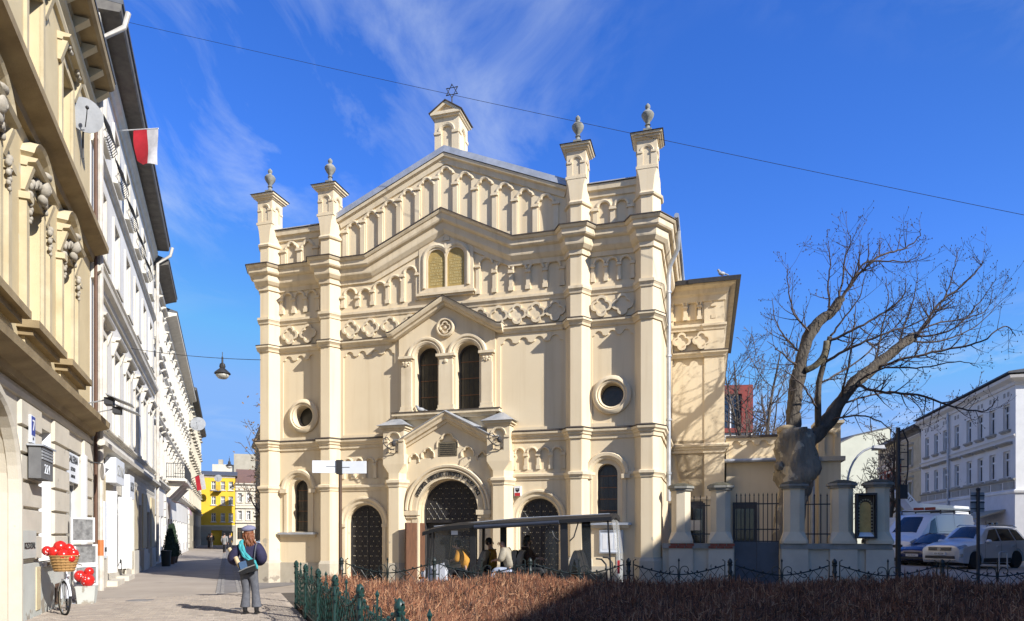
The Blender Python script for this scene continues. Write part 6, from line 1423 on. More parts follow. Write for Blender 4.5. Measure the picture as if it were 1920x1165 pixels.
# dark blue car behind it
HB = Body([(0.0,.34,.56,.66,.58,.58,.48),(.06,.26,.62,.74,.74,.74,.62),(.3,.2,.72,.84,.82,.82,.72),(.95,.18,.80,.94,.86,.85,.74),(1.1,.18,.82,.98,.86,.85,.70),(1.85,.18,.86,1.38,.86,.85,.56),(2.3,.18,.87,1.45,.86,.85,.56),(3.2,.18,.89,1.42,.86,.85,.56),(3.75,.22,.90,1.22,.84,.82,.56),(4.0,.30,.88,.98,.80,.78,.62),(4.05,.36,.80,.88,.74,.72,.60)], (.80,3.25), .36)
def hatch(label, p, rz, m, group=None):
    t = car(label, 'car', p, rz, HB, m, (.80,3.25), .31, [(1.30,2.25,1.95,2.25),(2.33,3.55,2.33,3.20)], [(1.12,1.86,4.9),(3.3,3.95,4.9)], None, group=group)
    for sd in (-1,1): HB.patch('headlight', 'lamp', t, .06, .55, 4.2, 5.1, sd, 5, 3, .012); HB.patch('door_gap', 'black', t, 2.28, 2.295, 3.05, 4.08, sd, 1, 6, .006)
    mirror(t, 1.40, .84, .92, m, .85); b = MB(); b.box(-.03,.05,-.26,.26,.42,.52); pl = b.build('number_plate', M['plate'], t); sign_text(pl, 'KR 8VA41', .08, (-.032,0,.47), Matrix.Rotation(R(-90),4,'Z') @ RX, 'black')
    b = MB(); b.box(-.02,.05,-.5,.5,.30,.40); b.build('lower_intake', M['plastic'], t); b = MB(); b.box(-.015,.05,-.35,.35,.57,.62); b.build('grille', M['plastic'], t); return t
hatch('dark navy hatchback squeezed between the silver car and the white van', ground_at(at(1710, 30.2)), R(33), 'navypaint')
hatch('white small car parked across the left street beyond the woman', at(470, 60), R(60), 'whitepaint'); hatch('dark grey small car parked right behind the synagogue corner', at(484, 53), R(62), 'greypaint')
# white panel van with ladders
VAN = Body([(0.0,.36,.70,.95,.70,.70,.62),(.08,.30,.80,1.10,.88,.88,.80),(.35,.28,.98,1.22,.98,.97,.86),(.75,.28,1.10,1.34,1.02,1.01,.88),(.95,.28,1.14,1.46,1.03,1.02,.86),(1.75,.28,1.18,2.20,1.035,1.03,.84),(2.0,.28,1.2,2.34,1.035,1.03,.86),(2.6,.28,1.2,2.42,1.035,1.03,.90),(5.2,.28,1.2,2.42,1.035,1.03,.90),(5.42,.32,1.2,2.38,1.03,1.02,.88),(5.48,.40,1.1,2.2,.98,.96,.84)], (1.02,4.4), .40)
p = ground_at(at(1672, 32.0))
t = car('white high roofed panel van with aluminium ladders on its rack', 'van', p, R(30), VAN, 'whitepaint', (1.02,4.4), .35, [(1.12,2.05,1.72,2.05)], [(.98,1.78,4.9),(5.44,5.475,4.9)], None, name='van')
for sd in (-1,1):
    VAN.patch('headlight', 'lamp', t, .10, .50, 4.3, 5.2, sd, 5, 3, .012)
    for x in (1.0,2.12,3.6): VAN.patch('door_gap', 'black', t, x, x+.014, 3.05, 4.1 if x < 2 else 5.0, sd, 1, 8, .006)
    VAN.patch('side_rail', 'plastic', t, 1.6, 3.8, 3.4, 3.7, sd, 4, 1, .012); VAN.patch('panel_groove', 'zinc', t, 2.2, 5.2, 4.28, 4.31, sd, 4, 1, .006)
    b = MB(); b.box(1.85,2.02,min(sd*1.03,sd*1.07),max(sd*1.03,sd*1.07),1.0,1.05); b.build('door_handle', M['plastic'], t)
mirror(t, 1.15, 1.02, 1.36, 'plastic', 1.3)
b = MB(); b.box(-.03,.05,-.5,.5,.78,.92); b.build('grille', M['plastic'], t); b = MB(); b.box(-.03,.05,-.26,.26,.48,.59); b.build('number_plate', M['plate'], t)
rk = MB()
for x in (2.4,3.6,5.0): rk.box(x,x+.05,-.95,.95,2.50,2.54); rk.box(x,x+.05,-.95,-.90,2.38,2.54); rk.box(x,x+.05,.90,.95,2.38,2.54)
for y in (-.95,.90): rk.box(2.4,5.1,y,y+.05,2.541,2.58)
rack = rk.build('roof_rack', M['plastic'], t)
for i, y in enumerate((-.85,-.30)):
    ld = thing('ladder', ('aluminium ladder lying on the near edge of the van rack','aluminium ladder lying on the far side of the van rack')[i], 'ladder', t.matrix_basis @ Vector((2.1,y,2.585)), R(30)); b = MB(); b.box(0,3.6,0,.035,0,.09)
    b.build('stile', M['alloy'], ld); b = MB(); b.box(0,3.6,.38,.415,0,.09); b.build('stile', M['alloy'], ld)
    for k in range(12): b = MB(); b.tube([(.15+.3*k,0.03,.045),(.15+.3*k,.39,.045)], .017, 6); b.build('rung', M['alloy'], ld)
    b = MB(); b.box(-.05,.0,-.02,.44,-.02,.11); b.build('end_cap', M['redframe'], ld)
# aerial lift lorry behind the van
AL = thing('lift_truck', 'white boom of an aerial work lift numbered 1217 rising behind the van', 'lift truck', ground_at(at(1672, 36.5)), R(14))
b = MB(); b.box(0,5.5,-.95,.95,.5,1.2); b.build('chassis', M['greypaint'], AL); b = MB(); b.box(-.1,1.6,-.95,.95,.5,2.3); b.build('cab', M['whitepaint'], AL)
for x in (.6,4.4):
    for sd in (-1,1): wheel(AL, x, sd*.85, .38, sd)
b = MB(); b.plate([(-.25,2.5),(1.15,2.95),(3.6,2.62),(3.6,2.36),(1.0,2.45),(.6,2.25)], (), -.9, -.45, back=True); bm_ = b.build('boom', M['whitepaint'], AL); b = MB(); b.plate([(-.2,3.75),(-.05,3.8),(.75,3.05),(.75,2.7),(.45,2.7),(-.2,3.35)], (), -.95, -.40, back=True); b.build('elbow', M['whitepaint'], AL); sign_text(bm_, '1217', .34, (.12,-.96,3.32), Matrix.Rotation(R(42),4,'Y') @ RX, 'black')
b = MB(); b.plate([(.7,2.72),(.8,3.05),(4.2,2.9),(4.3,2.45),(3.9,2.4)], (), -.85, -.5, back=True); b.build('arm', M['whitepaint'], AL); b = MB(); b.box(1.9,2.6,-.8,-.1,1.2,2.4); b.build('turret', M['whitepaint'], AL)

# ------------------------------------------------------------------ tourist cart in front of the portal
M['clear'] = clear_mat('clear', (.35,.40,.40), .05, .06); M['hazyclear'] = clear_mat('hazyclear', (.70,.72,.70), .30, .2)
dm('canopy', (.010,.0105,.012), .55, c2=(.007,.0075,.009), scale=3); dm('vinyl', (.02,.02,.022), .45, bump=.1); dm('rolled', (.04,.05,.075), .5); paint('cartwhite', (.55,.57,.62), .0, .35); paint('cartyellow', (.65,.40,.03), .0, .4); dm('bluedark', (.03,.035,.14), .4)
ca, cb = at(803, 16.6), at(1150, 15.35)
CRZ = math.atan2(cb.y-ca.y, cb.x-ca.x); CL = (cb-ca).length
CT = thing('tourist_cart', 'long black canopied electric tourist cart with clear plastic screens before the portal', 'electric cart', ca, CRZ)
cx = lambda px: (px-803)/347*CL
ct = lambda n_, mb, m_, **k: mb.build(n_, M[m_], CT, **k)
m = MB(); zr = lambda x: 1.76+.22*min(max(x/CL,0),1)
W = 1.30
for y0, y1, dz in ((-.10,W+.10,0),):
    n = 14; pr = [(-.10,-.055),(-.10,.03),(.10,.085),(W/2,.13),(W-.10,.085),(W+.10,.03),(W+.10,-.055),(W+.06,-.055),(W/2,.03),(-.06,-.055)]
    for i in range(n+1): x = -.12+(CL+.10)*i/n; z = zr(x)-(.03 if i == 0 else 0)-(.10*(1-min(i,3)/3)**2); m.v += [(x,y,z+h) for y,h in pr]
    k = len(pr); m.f += [(i*k+j,i*k+(j+1)%k,(i+1)*k+(j+1)%k,(i+1)*k+j) for i in range(n) for j in range(k)] + [tuple(range(k)),tuple(n*k+j for j in range(k))]; m.mi = [0]*len(m.f)
ct('canopy', m, 'canopy')
for y in (.12,W/2,W-.12):
    m = MB(); m.tube([(.1,y,zr(.1)+.04),(CL*.5,y,zr(CL*.5)+.125),(CL-.1,y,zr(CL)+.10)], .012, 5); ct('roof_seam', m, 'zinc')
m = MB(); m.tube([(cx(897),-.10,zr(1.2)-.035),(cx(975),-.10,zr(2.2)-.035),(cx(1055),-.10,zr(3.3)-.03)], .045, 8); ct('rolled_curtain', m, 'rolled', smooth=True)
def cpost(px0, px1, y, w, z0=.35, px=None): 
    x0 = cx(px0); x1 = cx(px1); m = MB(); m.hexa([(x1-w/2,y,z0),(x1+w/2,y,z0),(x1+w/2,y+.05,z0),(x1-w/2,y+.05,z0),(x0-w/2,y,zr(x0)-.01),(x0+w/2,y,zr(x0)-.01),(x0+w/2,y+.05,zr(x0)-.01),(x0-w/2,y+.05,zr(x0)-.01)]); return ct('canopy_post', m, 'vinyl')
cpost(807,797,0,.05); cpost(813,813,.02,.035); cpost(811,800,W-.05,.05); cpost(891,891,0,.15); cpost(921,921,W-.05,.16); cpost(1062,1064,0,.17); cpost(1085,1088,W-.05,.22); cpost(1140,1147,0,.035); cpost(1143,1150,W-.05,.035)
for px in (880,): cpost(px, px-2, W-.05, .06)
for a, c, y, mt in ((815,884,.015,'clear'),(1028,1055,.015,'clear'),(1072,1142,.015,'clear'),(815,880,W-.02,'clear')):
    m = MB(); x0, x1 = cx(a), cx(c); n = 5
    for i in range(n+1): x = x0+(x1-x0)*i/n; m.v += [(x,y+.015*math.sin(i*2.2),.75),(x,y+.02*math.cos(i*1.7),zr(x)-.02)]
    m.f = [(2*i,2*i+2,2*i+3,2*i+1) for i in range(n)]; m.mi = [0]*n; ct('side_screen', m, mt, smooth='all', fix=False)
m = MB(); x = cx(813); m.v = [(x-.14,.05,.85),(x-.14,W-.05,.85),(x-.02,W-.05,1.72),(x-.02,.05,1.72)]; m.f = [(0,1,2,3)]; m.mi = [0]; ct('windscreen', m, 'clear', fix=False)
m = MB(); n = 8; x = cx(1148)
for i in range(n+1): y = W*i/n; m.v += [(x+.10+.05*math.sin(i*2.4),y,.45),(x+.08+.04*math.cos(i*1.9),y,1.2),(x-.02,y,zr(CL)-.03)]
m.f = [(3*i+j,3*i+3+j,3*i+4+j,3*i+1+j) for i in range(n) for j in range(2)]; m.mi = [0]*len(m.f); ct('rear_curtain', m, 'hazyclear', smooth='all', fix=False)
m = MB(); m.box(.05,CL-.2,.06,W-.06,.34,.42); ct('floor', m, 'vinyl'); m = MB(); m.box(.2,CL-.15,.02,.08,.22,.40); ct('side_skirt', m, 'cartyellow')
m = MB(); m.hexa([(-.35,.08,.30),(.45,.05,.30),(.45,W-.05,.30),(-.35,W-.08,.30),(-.12,.14,.80),(.38,.10,.92),(.38,W-.10,.92),(-.12,W-.14,.80)]); ct('front_cowl', m, 'cartwhite')
m = MB(); m.hexa([(.32,.10,.90),(.50,.10,.86),(.50,W-.10,.86),(.32,W-.10,.90),(.32,.12,1.0),(.46,.12,.98),(.46,W-.12,.98),(.32,W-.12,1.0)]); ct('dashboard', m, 'vinyl')
for y in (.22,W-.22): m = MB(); m.ball((-.24,y,.62), .085, 10, 7, (.5,1,1)); ct('headlight', m, 'lamp', smooth='all')
m = MB(); m.box(-.30,-.16,.10,.16,.50,.56); ct('indicator', m, 'indicator')
m = MB(); m.tube([(.48,.40,.95),(.66,.40,1.08)], .02, 6); m.xf(Matrix.Identity(4)); ct('steering_column', m, 'vinyl')
m = MB(); sc_ = Vector((.68,.40,1.09)); ax = Vector((.18,0,.13)).normalized(); e1 = Vector((0,1,0)); e2 = ax.cross(e1); m.tube([tuple(sc_+(e1*math.cos(R(20*k))+e2*math.sin(R(20*k)))*.18) for k in range(18)], .015, 5, closed=True); ct('steering_wheel', m, 'vinyl')
def seat(x, face, z=.72, back=True):
    m = MB(); m.hexa([(x,.10,.42),(x+.46,.10,.42),(x+.46,W-.10,.42),(x,W-.10,.42),(x-.02,.08,z),(x+.48,.08,z),(x+.48,W-.08,z),(x-.02,W-.08,z)]); s = ct('bench_seat', m, 'vinyl')
    for y in (.10,.68):
        m = MB(); xb = x+.40 if face < 0 else x-.04; dx = .14*(1 if face < 0 else -1)
        pr = arc(0,.0,.26,0,180,8); pts = [(y+.27+a, z+.02+.30+b*.75) for a,b in pr]; pts = [(y+.53,z+.02)] + pts + [(y+.01,z+.02)]
        f = [(xb+dx*(q[1]-z)/.5, q[0], q[1]) for q in pts]; m.add([tuple(q) for q in f]+[(q[0]+.09,q[1],q[2]) for q in f], [tuple(range(len(f)))]+[tuple(range(2*len(f)-1,len(f)-1,-1))]+[(i,(i+1)%len(f),len(f)+(i+1)%len(f),len(f)+i) for i in range(len(f))]); m.build('seat_back', M['vinyl'], s, smooth=True)
seat(cx(862), -1); seat(cx(935), -1); seat(cx(975), 1); seat(cx(1035),-1); seat(cx(1090), 1, .70)
for y in (.12,W-.12): m = MB(); m.tube([(cx(1118),y,1.05),(cx(1128),y,1.04),(cx(1136),y,.92),(cx(1138),y,.55)], .022, 6); ct('grab_rail', m, 'vinyl', smooth=True)
for a, c in ((1035,1054),(1088,1072)): m = MB(); m.tube([(cx(a),.03,zr(3)-.02),(cx((a+c)/2),.03,1.55),(cx(c),.03,1.45)], .016, 6); ct('roof_strut', m, 'vinyl')
m = MB(); m.box(cx(1158)-.02,cx(1158)+.03,.05,.11,.72,1.02); ct('rear_reflector', m, 'red')
for x in (.42, CL-.75):
    for sd, y in ((-1,.10),(1,W-.10)): wheel(CT, x, y, .24, sd, .17, 5)
for px, py in ((856,993),): m = MB(); m.box(cx(849),cx(862),.0,.01,1.60,1.70); ct('paper_notice', m, 'signwhite')
# ------------------------------------------------------------------ people
dm('skin', (.50,.29,.20), .6); dm('hair_auburn', (.23,.075,.022), .55, c2=(.12,.04,.015), scale=30, bump=.6, bscale=60, stretch=(1,1,.2)); dm('hair_dark', (.025,.018,.015), .55, c2=(.012,.009,.008), scale=30)
dm('navycloth', (.022,.020,.060), .85, c2=(.015,.013,.04), scale=9, bump=.4, bscale=35); dm('greyjeans', (.115,.120,.135), .9, c2=(.07,.073,.085), scale=12, bump=.3, bscale=80); dm('leather', (.016,.016,.017), .4, bump=.15)
dm('beret', (.20,.20,.29), .95, c2=(.15,.15,.22), scale=15, bump=.3); dm('teal', (.06,.40,.42), .85, c2=(.04,.28,.31), scale=18, bump=.6, bscale=50); dm('bluecloth', (.07,.14,.26), .85, bump=.3); dm('paperroll', (.55,.42,.24), .7)
dm('mustard', (.52,.25,.02), .8, c2=(.36,.16,.015), scale=8, bump=.4, bscale=20); dm('puffer', (.36,.32,.24), .7, c2=(.27,.235,.175), scale=6, bump=.6, bscale=14); dm('fur', (.10,.045,.02), .95, c2=(.05,.02,.01), scale=25, bump=1, bscale=60); dm('lightjeans', (.42,.47,.58), .9, c2=(.30,.35,.46), scale=10, bump=.3); dm('darkcloth', (.02,.02,.024), .9); dm('greycloth', (.25,.25,.24), .9); dm('sole', (.30,.28,.25), .8)
def skin(nodes, edges, root=0, lv=2):
    """one smooth continuous surface grown round a skeleton: nodes (xyz, radius or (rx, ry))"""
    me = bpy.data.meshes.new('s'); me.from_pydata([n[0] for n in nodes], edges, []); o = bpy.data.objects.new('s', me); col.objects.link(o)
    o.modifiers.new('k', 'SKIN'); sv = me.skin_vertices[0].data
    for i, n in enumerate(nodes): r = n[1]; sv[i].radius = r if isinstance(r, tuple) else (r, r); sv[i].use_root = (i == root)
    o.modifiers['k'].use_smooth_shade = True; o.modifiers.new('u', 'SUBSURF').levels = lv
    dg = bpy.context.evaluated_depsgraph_get(); out = bpy.data.meshes.new_from_object(o.evaluated_get(dg)); bpy.data.objects.remove(o); bpy.data.meshes.remove(me); out.shade_smooth(); return out
def part(name, me, m, root): me.materials.clear(); me.materials.append(M[m]); me.name = name; o = bpy.data.objects.new(name, me); col.objects.link(o); o.parent = root; return o
def hand_nodes(w, d, nodes, edges, iw, s=1.0, curl=.5, side=1):
    """palm and five bent fingers growing from wrist node iw; d = direction of the hand"""
    d = Vector(d).normalized(); up = Vector((0,0,1)); x = d.cross(up); x = x.normalized() if x.length > .1 else Vector((1,0,0)); n = x.cross(d).normalized(); w = Vector(w)
    b = len(nodes); nodes.append((tuple(w+d*.05*s), (.030*s,.016*s))); edges.append((iw,b)); nodes.append((tuple(w+d*.085*s), (.034*s,.014*s))); edges.append((b,b+1))
    for k, (o, L) in enumerate(((-.030,.066),(-.010,.078),(.010,.074),(.029,.056))):
        i = len(nodes); p = w+d*.10*s+x*o*s*1.1; nodes.append((tuple(p), .0085*s)); edges.append((b+1,i)); q = p+(d*.75-n*curl*.7).normalized()*L*.55*s; nodes.append((tuple(q), .0078*s)); edges.append((i,i+1)); nodes.append((tuple(q+(d*.3-n*curl*1.5).normalized()*L*.45*s), .0065*s)); edges.append((i+1,i+2))
    i = len(nodes); p = w+d*.045*s-x*side*.032*s; nodes.append((tuple(p), .011*s)); edges.append((b,i)); nodes.append((tuple(p+(d*.6-x*side*.7-n*.3).normalized()*.05*s), .009*s)); edges.append((i,i+1))
def head(root, c, face, s=1.0, hairm=None, hair='short', skinm='skin'):
    """face, nose, ears and hair as children of the person; c = head centre, face = horizontal looking direction"""
    a = math.atan2(face[1], face[0]); T = Matrix.Translation(c) @ Matrix.Rotation(a-math.pi/2, 4, 'Z') @ Matrix.Scale(s, 4)
    f = MB()
    f.ball((0,.098,-.02), .018, 8, 6, (.8,1,1.3)); f.ball((0,.088,-.065), .022, 8, 5, (1.3,.5,.4))
    for sx in (-1,1): f.ball((sx*.078,.0,-.01), .026, 8, 6, (.45,.8,1.2))
    f.xf(T); f.build('face', M[skinm], root, smooth='all'); e = MB()
    for sx in (-1,1): e.ball((sx*.032,.085,.012), .011, 8, 5); e.ball((sx*.032,.084,.036), .014, 6, 4, (1.2,.4,.2))
    e.xf(T); e.build('eyes', M['hair_dark'], root, smooth='all')
    if hairm:
        h = MB(); h.ball((0,-.012,.028), .102, 14, 10, (.90,1.04,1.08))
        if hair == 'bob':
            for k in range(10): t = R(-200+22*k); h.ball((.075*math.cos(t), .075*math.sin(t)-.01, -.06), .05, 8, 6, (.9,.9,1.8))
        b0 = h.v; h.v = [(x, y if y < .055 else .055+(y-.055)*.3, z) for x,y,z in b0]; h.xf(T); h.build('hair', M[hairm], root, smooth='all')
# --- woman seen from behind
p = at(468, 13.55); WO = thing('person', 'woman from behind in navy jacket, grey beret and flared jeans with a bag', 'person', p, R(2))
nd = [((-.025,0,.90),(.15,.11)),((-.01,.0,1.08),(.125,.095)),((.0,.0,1.30),(.16,.10)),((0,.0,1.44),(.06,.06)),((-.02,.02,1.53),(.05,.055)),((-.025,.03,1.60),(.078,.092)),((-.025,.03,1.68),(.07,.085)),
      ((-.17,0,1.37),.062),((-.33,-.03,1.12),.045),((-.24,.16,1.04),.034),((.17,0,1.37),.062),((.24,-.05,1.10),.045),((.10,.18,1.04),.034),
      ((-.10,0,.84),.09),((-.065,.01,.48),.056),((-.085,.0,.10),.038),((.065,0,.84),.09),((.11,.015,.48),.056),((.135,0,.10),.038)]
ed = [(0,1),(1,2),(2,3),(3,4),(4,5),(5,6),(2,7),(7,8),(8,9),(2,10),(10,11),(11,12),(0,13),(13,14),(14,15),(0,16),(16,17),(17,18)]
hand_nodes(nd[9][0], (.4,.9,-.1), nd, ed, 9, .95); hand_nodes(nd[12][0], (-.4,.9,-.1), nd, ed, 12, .95, side=-1)
part('body', skin(nd, ed), 'skin', WO); head(WO, (-.025,.03,1.62), (-.15,1), .98)
jk = [((-.02,0,.935),(.178,.13)),((-.01,0,1.12),(.175,.13)),((0,-.005,1.28),(.20,.135)),((0,-.01,1.40),(.13,.105)),((0,0,1.465),(.072,.07)),((-.19,0,1.36),(.10,.10)),((-.30,-.03,1.22),(.12,.12)),((-.345,-.01,1.10),(.125,.12)),((-.30,.08,1.04),(.085,.085)),((-.245,.15,1.04),.045),((.19,0,1.36),(.10,.10)),((.245,-.04,1.22),(.115,.12)),((.25,-.03,1.10),(.115,.12)),((.18,.08,1.03),(.08,.08)),((.11,.16,1.04),.045)]
part('jacket', skin(jk, [(0,1),(1,2),(2,3),(3,4),(2,5),(5,6),(6,7),(7,8),(8,9),(2,10),(10,11),(11,12),(12,13),(13,14)], 1), 'navycloth', WO)
part('jumper', skin([((-.06,0,.80),(.16,.12)),((-.03,0,.90),(.175,.13)),((-.02,0,1.0),(.165,.12))], [(0,1),(1,2)]), 'darkcloth', WO)
def leg(sx, h, k, a): return skin([((-.02,0,.90),(.10,.11)),((h,0,.82),(.098,.105)),((h*.5+k*.5,.01,.64),(.080,.085)),((k,.012,.48),(.068,.070)),((k*.4+a*.6,.0,.30),(.076,.080)),((a,-.005,.145),(.094,.10))], [(0,1),(1,2),(2,3),(3,4),(4,5)])
def tl(h, k, a, b): return [((h,0,.78),(.098,.105)),((h*.5+k*.5,.01,.63),(.084,.09)),((k,.012,.48),(.074,.078)),((k*.4+a*.6,.0,.30),(.084,.088)),((a,-.005,.17),(.100,.105)),((a,-.005,.15),(.104,.11))]
T_ = [((-.02,0,1.00),(.155,.115)),((-.02,0,.90),(.175,.13))] + tl(-.10,-.065,-.085,0) + tl(.07,.11,.14,0)
part('trousers', skin(T_, [(0,1),(1,2),(2,3),(3,4),(4,5),(5,6),(6,7),(1,8),(8,9),(9,10),(10,11),(11,12),(12,13)], 1), 'greyjeans', WO)
for x in (-.085,.14):
    part('boot', skin([((x,-.01,.20),(.050,.055)),((x,-.012,.08),(.045,.055)),((x,.05,.045),(.045,.04)),((x,.14,.03),(.038,.026))], [(0,1),(1,2),(2,3)]), 'leather', WO); b = MB(); b.hexa([(x-.025,-.06,0),(x+.025,-.06,0),(x+.025,-.02,0),(x-.025,-.02,0),(x-.032,-.065,.07),(x+.032,-.065,.07),(x+.032,.0,.07),(x-.032,.0,.07)]); b.build('heel', M['leather'], WO)
hr = MB(); rg = random.Random(3); hr.ball((-.025,.015,1.64), .108, 14, 10, (.92,1.02,1.0))
for k in range(46):
    a = R(rg.uniform(185,355)); r = rg.uniform(.075,.10); x0 = -.025+r*math.cos(a); y0 = .02+r*math.sin(a); L = rg.uniform(.16,.30); sw = rg.uniform(-.02,.09); ph = rg.uniform(0,6)
    hr.tube([(x0+sw*t*t+.012*math.sin(ph+t*7), y0-.03*t-.012*math.cos(ph+t*6), 1.63-L*t) for t in (0,.2,.4,.6,.8,1)], [.020,.023,.022,.020,.015,.005], 6)
for k in range(10): hr.tube([(.03+.012*t*k+.01*math.sin(t*8+k), -.06-.02*t+.01*math.cos(t*7+k), 1.60-.02*k*.2-.27*t) for t in (0,.2,.4,.6,.8,1)], [.018,.022,.020,.018,.013,.004], 6)
hr.build('hair', M['hair_auburn'], WO, smooth='all')
b = MB(); b.lathe([(0,.075),(.06,.068),(.115,.045),(.142,.012),(.135,-.022),(.10,-.032),(.098,-.04),(.0,-.02)], (0,0,0), 22); b.lathe([(0,.095),(.008,.09),(.010,.07)], (0,0,0), 6); b.xf(Matrix.Translation((-.03,.02,1.715)) @ Matrix.Rotation(R(-6),4,'Y') @ Matrix.Rotation(R(8),4,'X')); b.build('beret', M['beret'], WO, smooth='all')
# scarf over the shoulder, strap, bag, rolls
b = MB(); sp = smooth_path([(-.13,.06,1.50),(-.14,-.08,1.47),(-.115,-.135,1.38),(-.08,-.15,1.28),(-.02,-.155,1.18),(.06,-.16,1.11),(.13,-.165,1.06),(.16,-.15,.98),(.165,-.14,.90)], 3)
for k in range(5): b.tube([(q.x+.016*(k-2), q.y-.006*(k%2), q.z+.010*(k-2)) for q in sp], [.016+.006*math.sin(i*1.3+k) for i in range(len(sp))], 6)
b.build('scarf', M['teal'], WO, smooth='all')
b = MB(); b.tube(smooth_path([(.16,.10,1.40),(.165,-.08,1.42),(.16,-.15,1.30),(.15,-.17,1.12),(.13,-.19,.98)],3), .012, 5); b.build('bag_strap', M['greyjeans'], WO)
b = MB(); T = Matrix.Translation((.03,-.20,.95)) @ Matrix.Rotation(R(-14),4,'Y'); b.hexa([(-.16,-.05,-.10),(.16,-.05,-.10),(.16,.05,-.10),(-.16,.05,-.10),(-.14,-.045,.14),(.15,-.045,.14),(.15,.05,.14),(-.14,.05,.14)]); b.xf(T); b.build('bag', M['leather'], WO)
b = MB(); b.box(-.12,.02,-.062,-.048,.0,.145); b.xf(T); b.build('bag_flap', M['bluecloth'], WO); b = MB(); b.tube([(-.16,-.06,-.03),(.0,-.07,.0),(.17,-.06,.02)], .012, 5); b.xf(T); b.build('bag_zip', M['greycloth'], WO)
b = MB(); b.tube([(-.12,-.19,.80),(-.13,-.18,.95)], .012, 5); b.build('bag_tassel', M['greyjeans'], WO)
RL = MB(); RL.tube([(-.22,-.16,1.16),(-.12,-.19,.97)], .040, 12); o = RL.build('paper_roll', M['paperroll']); o.parent = None; o.location = p; o.rotation_euler = (0,0,R(2)); tag(o, 'beige paper roll tucked under the arm of the woman in navy', 'paper roll'); b = MB(); b.tube([(-.118,-.191,.967),(-.112,-.192,.957)], .034, 12); e = b.build('roll_end', M['white'], o)
RL = MB(); RL.tube([(-.46,.12,1.33),(-.38,.11,1.20)], .036, 12); RL.tube([(-.38,.11,1.20),(-.27,.14,1.07)], .014, 6); o = RL.build('paper_roll', M['paperroll']); o.location = p; tag(o, 'small pale roll sticking out beside the left shoulder of the woman', 'paper roll')
# --- seated and bending people in the cart
def sitter(name_label, loc, rz, jacket, trousers, hairm, lean=.25, face=(-1,0), hair='short', bent=0.0, bulk=1.0, legs=True, reach=(.36,.98)):
    """a seated figure; local -x is forward"""
    T = thing('person', name_label, 'person', loc, rz)
    hx = -lean*.55; hz = 1.24-lean*.12; nx_, nz_ = -lean*.62, 1.30-lean*.18
    f = lambda z: -lean*(z-.72)
    N_ = [((0,0,.74),(.15,.13)),((f(.95),0,.95),(.13,.10)),((f(1.14),0,1.14),(.15,.10)),((f(1.28),0,1.28-lean*.1),(.055,.055)),((f(1.36)-.02,0,1.34-lean*.14),(.05,.05)),((f(1.42)-.03,0,1.41-lean*.16),(.088,.075)),((f(1.48)-.03,0,1.48-lean*.18),(.08,.07)),
          ((f(1.2),-.18,1.20),.06),((f(1.0)-.12,-.24,.98),.045),((-reach[0],-.14,reach[1]),.034),((f(1.2),.18,1.20),.06),((f(1.0)-.12,.24,.98),.045),((-reach[0],.14,reach[1]),.034),
          ((-.06,-.10,.72),.09),((-.42,-.12,.74),.062),((-.46,-.12,.40),.05),((-.46,-.12,.10),.036),((-.06,.10,.72),.09),((-.42,.12,.74),.062),((-.46,.12,.40),.05),((-.46,.12,.10),.036)]
    E_ = [(0,1),(1,2),(2,3),(3,4),(4,5),(5,6),(2,7),(7,8),(8,9),(2,10),(10,11),(11,12),(0,13),(13,14),(14,15),(15,16),(0,17),(17,18),(18,19),(19,20)]
    hand_nodes(N_[9][0], (-1,.1,-.15), N_, E_, 9, .95); hand_nodes(N_[12][0], (-1,-.1,-.15), N_, E_, 12, .95, side=-1)
    part('body', skin(N_, E_), 'skin', T); hc = (f(1.42)-.03,0,1.43-lean*.16); head(T, hc, face, .98, hairm, hair)
    k = bulk; J = [((0,0,.74),(.17*k,.15*k)),((f(.92),0,.92),(.165*k,.14*k)),((f(1.14),0,1.14),(.18*k,.135*k)),((f(1.25),0,1.255),(.10,.09)),((f(1.2),-.18,1.19),.085*k),((f(1.0)-.12,-.25,.98),.075*k),((-reach[0]+.05,-.15,reach[1]),.05),((f(1.2),.18,1.19),.085*k),((f(1.0)-.12,.25,.98),.075*k),((-reach[0]+.05,.15,reach[1]),.05)]
    part('jacket', skin(J, [(0,1),(1,2),(2,3),(2,4),(4,5),(5,6),(2,7),(7,8),(8,9)]), jacket, T)
    for s in (-1,1):
        part('trouser_leg', skin([((.02,s*.05,.74),(.12,.11)),((-.08,s*.10,.72),(.105,.10)),((-.42,s*.12,.735),(.078,.08)),((-.46,s*.12,.60),(.07,.07)),((-.46,s*.12,.16),(.062,.062))], [(0,1),(1,2),(2,3),(3,4)]), trousers, T); part('shoe', skin([((-.44,s*.12,.09),(.045,.05)),((-.47,s*.12,.045),(.04,.04)),((-.58,s*.12,.035),(.036,.03))], [(0,1),(1,2)]), 'darkcloth', T)
    return T
cw = lambda x, y, z=0: CT.location + Matrix.Rotation(CRZ, 3, 'Z') @ Vector((x,y,z))
sitter('driver in mustard jacket leaning over the steering wheel behind the clear screen', cw(cx(874),.38,-.02), CRZ, 'mustard', 'darkcloth', 'hair_dark', .42, (-1,-.3), reach=(.30,1.02))
sitter('passenger in a yellow jacket sitting on the far side behind the driver', cw(cx(906),.92,-.02), CRZ, 'mustard', 'darkcloth', 'hair_dark', .05, (1,.1), bulk=1.05)
sitter('bald man in beige quilted jacket and light jeans bending forward in the cart', cw(cx(962),.26,.02), CRZ, 'puffer', 'lightjeans', None, .34, (-1,0), bulk=1.18)
sitter('dark haired woman with brown fur collar facing backwards in the cart', cw(cx(976),.80,.04), CRZ+math.pi, 'fur', 'darkcloth', 'hair_dark', .04, (-1,.1), 'bob', bulk=1.1)
